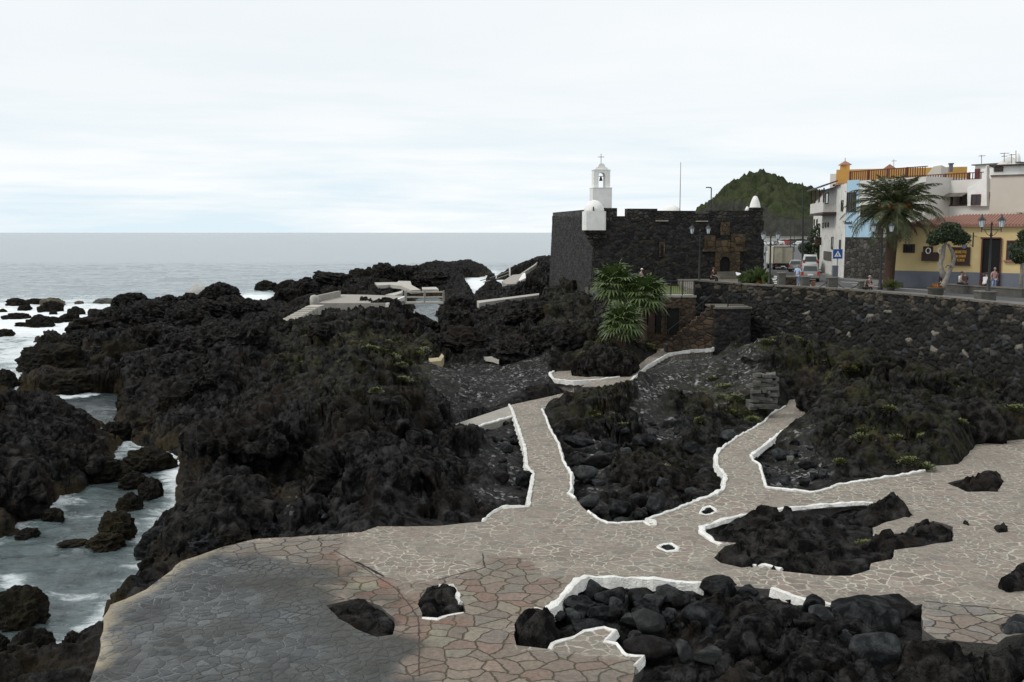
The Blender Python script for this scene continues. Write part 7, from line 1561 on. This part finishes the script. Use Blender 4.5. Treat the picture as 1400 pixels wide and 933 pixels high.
r = empty('info_board', D(1009.5, 385, 90), 'white tilted information board before the fort door', 'sign'); m = MB(); m.tube([(0, 0, -.4), (0, 0, .55)], .04, 6); m.build('post', M['iron'], r); m = MB(); m.box((0, 0, .65), (.5, .04, .42), 0, Matrix.Rotation(-.9, 3, 'X') @ Matrix.Rotation(.3, 3, 'Z')); m.build('panel', M['signwhite'], r)
# tall masts, road lamp behind the fort, bin
for px_, y0, y1, d_, w_, lab in ((1097.5, 362, 259, 130, .11, 'tallest dark mast beside the street'), (1081, 340, 268, 200, .07, 'thin street mast behind the truck'), (1086, 340, 285, 230, .06, 'thinner mast right behind the truck')):
    p, q = D(px_, y0, d_), D(px_+.3, y1, d_); p.z = 7.3; m = MB(); m.tube([p, q], [w_*1.4, w_*.8], 6); tag(m.build('mast', M['iron']), lab, 'mast', 'tall masts along the harbour street')
r = empty('road_lamp', D(971, 330, 150), 'single road lamp rising behind the fort roof', 'street lamp'); p0 = D(971, 330, 150); H = D(971, 257, 150).z-p0.z; m = MB(); m.tube([(0, 0, -4), (0, 0, H)], [.14, .08], 6); m.build('pole', M['iron'], r); m = MB(); m.tube([(0, 0, H-.1), (-.35, 0, H+.05)], .05, 5); m.box((-.45, 0, H+.05), (.75, .3, .14)); m.build('lamp_head', M['iron'], r)
q = D(1108.5, 349, 135); m = MB(); m.prism([(-.55+q.x, q.y-.5), (.55+q.x, q.y-.5), (.55+q.x, q.y+.5), (-.55+q.x, q.y+.5)], 7.42, 8.8); m.box((q.x, q.y, 8.86), (1.2, 1.1, .12)); tag(m.build('waste_bin', M['green_tile']), 'green waste container by the white wall', 'bin')
# harbour wall and sheds far away
for x0, x1, y0, y1, d_, mt, lab in ((1046, 1103, 324.5, 334, 420, 'cream', 'long low white harbour shed at the end of the street'), (1086, 1101, 322, 326, 440, 'beige', 'pale roofed shed behind the white harbour shed')):
    a, c_ = D(x0, y0, d_), D(x1, y1, d_); r = empty('harbour_shed', (0, 0, 0), lab, 'shed'); m = MB(); m.box(((a.x+c_.x)/2, d_+4, (a.z+6.8)/2), (c_.x-a.x, 8, a.z-6.8)); m.build('wall', M[mt], r); m = MB(); m.box(((a.x+c_.x)/2, d_+4, a.z+.15), (c_.x-a.x+.6, 9, .3)); m.build('roof', M['concrete'], r)
q0, q1 = D(1103, 335, 230), D(1120, 345, 150); r = empty('dark_bank', (0, 0, 0), None, None)
bpy.data.objects.remove(r)

# ---------------------------------------------------------------- vehicles
def wheel(parent, x, y, rad, wd=.2, mat='silver'):
    w = empty('wheel', (x, y, rad), None, None); w.parent = parent; m = MB(); n = 16
    m.tube([(-wd/2, 0, 0), (wd/2, 0, 0)], rad, n); m.build('tyre', M['rubber'], w, False); m = MB(); m.tube([(-wd/2-.012, 0, 0), (wd/2+.012, 0, 0)], rad*.6, n); m.build('rim', M[mat], w)
def car(px, py, d, yaw, L, W_, H, paint, label, van=False, group='cars parked along the street'):
    q = P(px, py, ROADZ) if d is None else D(px, py, d); q.z = ROADZ+.01; r = empty('parked_car', q, label, 'van' if van else 'car', group, yaw)
    # length along +Y (front), rear at -L/2
    def hull(stations, mat, name, bevel=.05):
        m = MB(); n = len(stations)
        for y, w, z0, z1, wt in stations: m.v += [(-w, y, z0), (w, y, z0), (w, y, (z0+z1)/2), (wt, y, z1), (-wt, y, z1), (-w, y, (z0+z1)/2)]
        for i in range(n-1):
            for k_ in range(6): m.f.append((i*6+k_, (i+1)*6+k_, (i+1)*6+(k_+1) % 6, i*6+(k_+1) % 6))
        m.f.append(tuple(range(6))); m.f.append(tuple((n-1)*6+k_ for k_ in range(6))[::-1]); o = m.build(name, M[mat], r, True); bm = bmesh.new(); bm.from_mesh(o.data); bmesh.ops.recalc_face_normals(bm, faces=bm.faces); bm.to_mesh(o.data); bm.free()
        if bevel: b_ = o.modifiers.new('bevel', 'BEVEL'); b_.width = bevel; b_.segments = 3; b_.limit_method = 'ANGLE'; b_.angle_limit = .5
        return o
    hw = W_/2; zb = .32; bl = H*.58
    hull([(-L/2, hw*.90, zb+.1, bl-.05, hw*.86), (-L/2+.15, hw*.98, zb, bl, hw*.94), (-L*.2, hw, zb-.08, bl+.02, hw*.96), (L*.18, hw, zb-.08, bl, hw*.96), (L*.30, hw, zb-.05, bl-.06, hw*.92), (L/2-.12, hw*.95, zb, bl-.24, hw*.84), (L/2, hw*.84, zb+.1, bl-.36, hw*.74)], paint, 'body')
    fr = L*.30 if not van else L*.36
    hull([(-L/2+.06, hw*.90, bl-.06, bl+.02, hw*.88), (-L/2+(.30 if not van else .18), hw*.88, bl-.06, H-.06, hw*.74), (-L*.2, hw*.9, bl-.06, H, hw*.76), (fr-.75, hw*.9, bl-.06, H-.03, hw*.75), (fr, hw*.88, bl-.08, bl+.02, hw*.84)], paint, 'cabin')
    # rear window, side windows, windscreen a few mm proud
    def quadp(name, mat, pts): m = MB(); m.add(pts, [tuple(range(len(pts)))]); o = m.build(name, M[mat], r); s = o.modifiers.new('solid', 'SOLIDIFY'); s.thickness = .02; s.offset = 0; return o
    y0, y1 = -L/2+.06, -L/2+(.30 if not van else .18); a = lambda t: (y0+(y1-y0)*t)-.02; zz = lambda t: bl+(H-.06-bl)*t
    quadp('rear_window', 'carglass', [(-hw*.76, a(.12), zz(.12)), (hw*.76, a(.12), zz(.12)), (hw*.66, a(.84), zz(.84)), (-hw*.66, a(.84), zz(.84))])
    for s in (-1, 1): quadp('side_window', 'carglass', [(s*(hw*.90+.01), -L*.36, bl+.08), (s*(hw*.90+.01), fr-.35, bl+.08), (s*(hw*.765+.02), fr-.85, H-.13), (s*(hw*.765+.02), -L*.33, H-.13)])
    quadp('windscreen', 'carglass', [(-hw*.78, fr+.0, bl+.08), (hw*.78, fr+.0, bl+.08), (hw*.68, fr-.66, H-.10), (-hw*.68, fr-.66, H-.10)])
    for s in (-1, 1):
        m = MB(); m.box((s*hw*.84, -L/2+.06, bl-.02+(.12 if van else -.13)), (.20, .14, .34)); m.build('tail_light', M['redlamp'], r)
        m = MB(); m.box((s*hw*.7, L/2-.08, bl-.42), (.3, .16, .16)); m.build('headlight', M['lampglass'], r); m = MB(); m.box((s*(hw+.1), fr-.35, bl+.12), (.18, .1, .14)); m.build('wing_mirror', M[paint], r)
        for yy in (-L*.31, L*.31): wheel(r, s*(hw-.10), yy, .31)
    m = MB(); m.box((0, -L/2-.02, zb+.16), (W_*.92, .14, .2)); o = m.build('bumper', M[paint if not van else 'blockstone'], r); m = MB(); m.box((0, -L/2-.005, bl-.26), (.5, .03, .12)); m.build('number_plate', M['signwhite'], r)
    return r
YW = -.26
c1 = car(1106.5, 384.5, None, YW, 4.3, 1.68, 1.62, 'silver', 'silver hatchback parked behind the man in pale blue')
car(1107, 372.5, None, YW, 4.2, 1.75, 2.05, 'carwhite', 'white van parked just beyond the silver hatchback', True)
car(1089, 371.5, None, YW-.1, 3.9, 1.6, 1.4, 'silver', 'small grey car between the truck and the white van')
def truck():
    q = P(1070.5, 369.5, ROADZ); r = empty('box_truck', q, 'box truck with dirty cream rear doors driving away', 'truck', None, -.12); W_, Hh = 2.35, 2.75
    m = MB(); m.box((0, 2.9, .75+1.05), (W_, 5.6, 2.05)); m.build('box_body', M['truckbox'], r)
    m = MB()
    for s in (-1, 1): m.box((s*(W_/2-.02), .08, 1.8), (.09, .09, 2.12))
    for z in (.78, 2.84): m.box((0, .08, z), (W_+.02, .1, .09))
    m.build('frame', M['blockstone'], r)
    for s in (-1, 1):
        m = MB(); m.box((s*W_*.245, .075, 1.82), (W_*.46, .06, 1.9)); dd = m.build('rear_door', M['truckbox'], r); m = MB(); m.tube([(s*.12, .02, .95), (s*.12, .02, 2.7)], .02, 5); m.build('lock_rod', M['concrete'], dd)
    m = MB(); m.box((0, 3, .55), (1.0, 5.8, .3)); m.box((0, .12, .45), (W_*.95, .16, .16)); m.build('chassis', M['rubber'], r)
    m = MB(); m.box((0, 6.7, 1.35), (2.1, 1.7, 1.7)); o = m.build('cab', M['carwhite'], r); bv = o.modifiers.new('b', 'BEVEL'); bv.width = .15; bv.segments = 3
    for s in (-1, 1):
        m = MB(); m.box((s*.85, .02, .55), (.25, .06, .12)); m.build('tail_light', M['redlamp'], r); m = MB(); m.tube([(s*1.0, 6.9, 1.9), (s*1.3, 6.9, 1.95)], .02, 5); m.box((s*1.34, 6.9, 1.8), (.16, .08, .4)); m.build('wing_mirror', M['rubber'], r)
        for yy in (1.4, 6.4): wheel(r, s*.92, yy, .42, .3, 'blockstone')
    m = MB(); m.box((0, .015, .45), (.5, .03, .12)); m.build('number_plate', M['signwhite'], r)
truck()
fc = [(1049, 'carwhite', 'white car at the left end of the far parking row'), (1056, 'silver', 'grey car second in the far parking row'), (1064, 'carwhite', 'white car seen just above the truck roof'), (1073, 'redlamp', 'reddish car in the far parking row'), (1082, 'blockstone', 'dark car behind the masts in the far parking row'), (1091, 'carwhite', 'white car in the far parking row beside the masts'), (1099, 'dado', 'dark grey car at the right end of the far parking row')]
for i, (px_, mt, lab) in enumerate(fc): car(px_, 335.5, None, 1.45+.05*i, 4.4, 1.7, 1.5, mt, lab, group='cars in the far parking row')

# ---------------------------------------------------------------- people
def skin_obj(name, verts, edges, rads, mat, parent, root=0, sub=1):
    me = bpy.data.meshes.new(name); me.from_pydata([tuple(v) for v in verts], edges, []); me.update(); me.materials.append(M[mat]); o = bpy.data.objects.new(name, me); C.objects.link(o); o.parent = parent
    sk = o.modifiers.new('skin', 'SKIN'); sk.use_smooth_shade = True
    if not me.skin_vertices: raise RuntimeError('no skin layer')
    for i, r_ in enumerate(rads):
        me.skin_vertices[0].data[i].radius = (r_, r_) if not isinstance(r_, tuple) else r_
        me.skin_vertices[0].data[i].use_root = (i == root)
    if sub: s = o.modifiers.new('sub', 'SUBSURF'); s.levels = sub; s.render_levels = sub
    return o
def person(loc, yaw, pose, label, top='cl_black', legs='cl_jeans', hair='hair_brown', hat=None, H=1.72, group=None):
    r = empty('person', loc, label, 'person', group, yaw); k_ = H/1.72
    if pose == 'stand': hip = Vector((0, 0, .92)); kn = [(s*.11, -.02, .50) for s in (-1, 1)]; an = [(s*.12, .03, .09) for s in (-1, 1)]; toe = [(s*.13, -.13, .04) for s in (-1, 1)]; ch = hip+Vector((0, -.01, .46)); el = [(s*.27, .02, 1.12) for s in (-1, 1)]; wr = [(s*.27, -.08, .88) for s in (-1, 1)]
    elif pose == 'walk': hip = Vector((0, 0, .90)); kn = [(-.10, -.14, .50), (.10, .06, .49)]; an = [(-.10, -.20, .10), (.10, .28, .16)]; toe = [(-.10, -.36, .05), (.10, .20, .05)]; ch = hip+Vector((0, -.03, .46)); el = [(-.27, .12, 1.12), (.27, -.08, 1.12)]; wr = [(-.26, .10, .88), (.26, -.24, .92)]
    else:  # sit; seat height 0 at hip
        ln = {'sit': -.10, 'lean': -.30}[pose]; hip = Vector((0, 0, .10)); kn = [(s*.15, -.44, .10) for s in (-1, 1)]; an = [(s*.14, -.46, -.32) for s in (-1, 1)]; toe = [(s*.15, -.60, -.37) for s in (-1, 1)]; ch = hip+Vector((0, ln, .44)); el = [(s*.25, ln-.12, .32) for s in (-1, 1)]; wr = [(s*.10, ln-.32, .24) for s in (-1, 1)]
    nk = ch+Vector((0, -.02, .16)); hd = nk+Vector((0, -.045, .17)); sp = (hip+ch)/2
    V = [hip, sp, ch, nk, nk+Vector((0, -.01, .07)), hd+Vector((0, 0, -.03)), hd+Vector((0, .005, .07))]; Ra = [(.15, .11), (.135, .10), (.16, .11), (.055, .055), (.055, .06), (.078, .095), (.07, .085)]; E = [(0, 1), (1, 2), (2, 3), (3, 4), (4, 5), (5, 6)]
    for s in (0, 1):
        sg = -1 if s == 0 else 1; b0 = len(V); sh = ch+Vector((sg*.185, 0, .06)); w = Vector(wr[s]); e = Vector(el[s]); hv = (w-e).normalized()
        V += [sh, e, w, w+hv*.05]; Ra += [.058, .043, .029, .036]; E += [(2, b0), (b0, b0+1), (b0+1, b0+2), (b0+2, b0+3)]
        h0 = len(V); V += [hip+Vector((sg*.09, 0, -.06)), Vector(kn[s]), Vector(an[s]), Vector(toe[s])]; Ra += [.095, .062, .042, .036]; E += [(0, h0), (h0, h0+1), (h0+1, h0+2), (h0+2, h0+3)]
    skin_obj('body', [v*k_ for v in V], E, Ra, 'skin', r)
    # hands: five fingers each
    for s in (0, 1):
        w = Vector(wr[s]); hv = (w-Vector(el[s])).normalized(); sd = hv.cross(Vector((0, 1, .3))).normalized(); m = MB()
        for f_ in range(4): p = w+hv*.085+sd*(f_-1.5)*.018; m.tube([p*k_, (p+hv*.04)*k_, (p+hv*(.07-.008*abs(f_-1.3))+Vector((0, -.015, -.01)))*k_], [.009, .0085, .006], 6)
        p = w+hv*.05+sd*.035; m.tube([p*k_, (p+hv*.03+sd*.02)*k_, (p+hv*.055+sd*.02)*k_], [.010, .009, .007], 6); m.build('fingers', M['skin'], r, True)
    # face: nose, eyes, mouth, ears
    m = MB(); m.tube([(hd+Vector((0, -.09, .03)))*k_, (hd+Vector((0, -.118, -.012)))*k_], [.008, .015], 6); [m.lathe((hd+Vector((s*.082, .0, -.02)))*k_, [(.005, 0), (.018, .02), (.016, .045), (.004, .06)], 6) for s in (-1, 1)]; m.build('nose_and_ears', M['skin'], r)
    m = MB(); [m.lathe((hd+Vector((s*.032, -.092, .018)))*k_, [(.002, 0), (.009, .007), (.002, .014)], 6) for s in (-1, 1)]; m.build('eyes', M['iron'], r)
    # clothes: shells grown a little outside the body
    cv = [hip+Vector((0, 0, -.03)), sp, ch, ch+Vector((0, 0, .09))]; cr = [(.172, .13), (.155, .118), (.18, .128), (.11, .09)]; ce = [(0, 1), (1, 2), (2, 3)]
    for s in (0, 1):
        sg = -1 if s == 0 else 1; b0 = len(cv); sh = ch+Vector((sg*.185, 0, .06)); e = Vector(el[s]); cv += [sh, sh.lerp(e, .9)]; cr += [.075, .060]; ce += [(2, b0), (b0, b0+1)]
    skin_obj('shirt', [v*k_ for v in cv], ce, cr, top, r)
    tv = [hip+Vector((0, 0, .02))]; tr = [(.165, .125)]; te = []
    for s in (0, 1):
        sg = -1 if s == 0 else 1; b0 = len(tv); tv += [hip+Vector((sg*.09, 0, -.06)), Vector(kn[s]), Vector(kn[s]).lerp(Vector(an[s]), .9)]; tr += [.112, .078, .058]; te += [(0, b0), (b0, b0+1), (b0+1, b0+2)]
    skin_obj('trousers', [v*k_ for v in tv], te, tr, legs, r)
    for s in (0, 1): m = MB(); a = Vector(an[s]); t_ = Vector(toe[s]); m.tube([(a+Vector((0, .05, -.04)))*k_, (a.lerp(t_, .5)+Vector((0, 0, -.02)))*k_, (t_+Vector((0, -.03, -.01)))*k_], [.045, .05, .035], 8); m.build('shoe', M['rubber'], r, True)
    if hair: m = MB(); m.lathe((hd+Vector((0, .022, -.045)))*k_, [(.075, 0), (.094, .05), (.098, .09), (.08, .135), (.045, .16), (.01, .167)], 12); m.build('hair', M[hair], r, True)
    if hat: m = MB(); m.lathe((hd+Vector((0, .005, .05)))*k_, [(.17, 0), (.165, .012), (.098, .02), (.095, .08), (.06, .10), (.01, .105)], 14); m.build('hat', M[hat], r, True)
    return r
q = P(1090, 389.5, ROADZ); q.z = ROADZ; person(D(1090, 389.0, 84.5) if False else Vector((D(1090, 389, 86).x, 86, ROADZ)), 2.9, 'walk', 'person in pale blue shirt and light trousers walking away beside the silver car', 'cl_blue', 'cl_jeans', 'hair_grey')
q = wall_top[0]; q = D(973, 383.5, 82.9); person(Vector((q.x, q.y, q.z+.12)), .9, 'sit', 'person in black sitting on the wall near the fort door', 'cl_black', 'cl_black', 'hair_brown')
q = D(1183, 397, 72.8); person(Vector((q.x, q.y, q.z+.12)), .6, 'lean', 'grey-haired person in dark vest leaning forward on the wall', 'cl_brown', 'cl_black', 'hair_grey')
q = D(876, 392, 95); person(Vector((q.x, q.y, TERZ+.03)), 1.2, 'walk', 'person with white sun hat and pink top behind the palms', 'cl_pink', 'cl_white', 'hair_grey', 'cl_white')
for px_, yw, top, lg, hr, lab in ((1308.5, .3, 'cl_white', 'cl_black', 'hair_brown', 'person in white sitting left of the pair on the bench wall'), (1315.5, 2.9, 'cl_brown', 'cl_black', 'hair_grey', 'person in brown sitting right of the pair with back turned'), (1341, 2.2, 'cl_white', 'cl_black', 'hair_brown', 'person in white top crouched on the bench left of the lamp')):
    u, _ = Fbench.at(px_, 388); p = Fbench.pt(u, 8.07, -.3); person(p, yw, 'lean' if px_ > 1310 else 'sit', lab, top, lg, hr)
u, _ = Fy.at(1361, 380); person(Fy.pt(u, ROADZ, .45), .2, 'stand', 'person in pinkish top standing in the tall dark doorway', 'cl_pink', 'cl_jeans', 'hair_grey')
u, _ = Fbench.at(1285, 388); q = D(1285, 386, 79); person(Vector((q.x, q.y, ROADZ+.45)), 1.6, 'sit', 'dark-haired person low behind the gnarled tree trunk', 'cl_black', 'cl_black', 'hair_brown')
# spray where a wave breaks
sr = np.random.RandomState(4); V = []; Fc = []
for i in range(900):
    q = D(270+sr.normal()*5, 404-abs(sr.normal())*7, 166+sr.normal()); s = abs(sr.normal())*.10+.03; k_ = len(V)
    V += [(q.x-s, q.y, q.z), (q.x+s, q.y, q.z), (q.x, q.y, q.z+s*1.6), (q.x, q.y+s, q.z+s*.3)]; Fc += [(k_, k_+1, k_+2), (k_, k_+3, k_+1), (k_+1, k_+3, k_+2), (k_, k_+2, k_+3)]
tag(mesh_obj('spray', V, Fc, M['whitewash']), 'burst of white spray where a wave breaks on the point', 'spray', None, 'stuff')
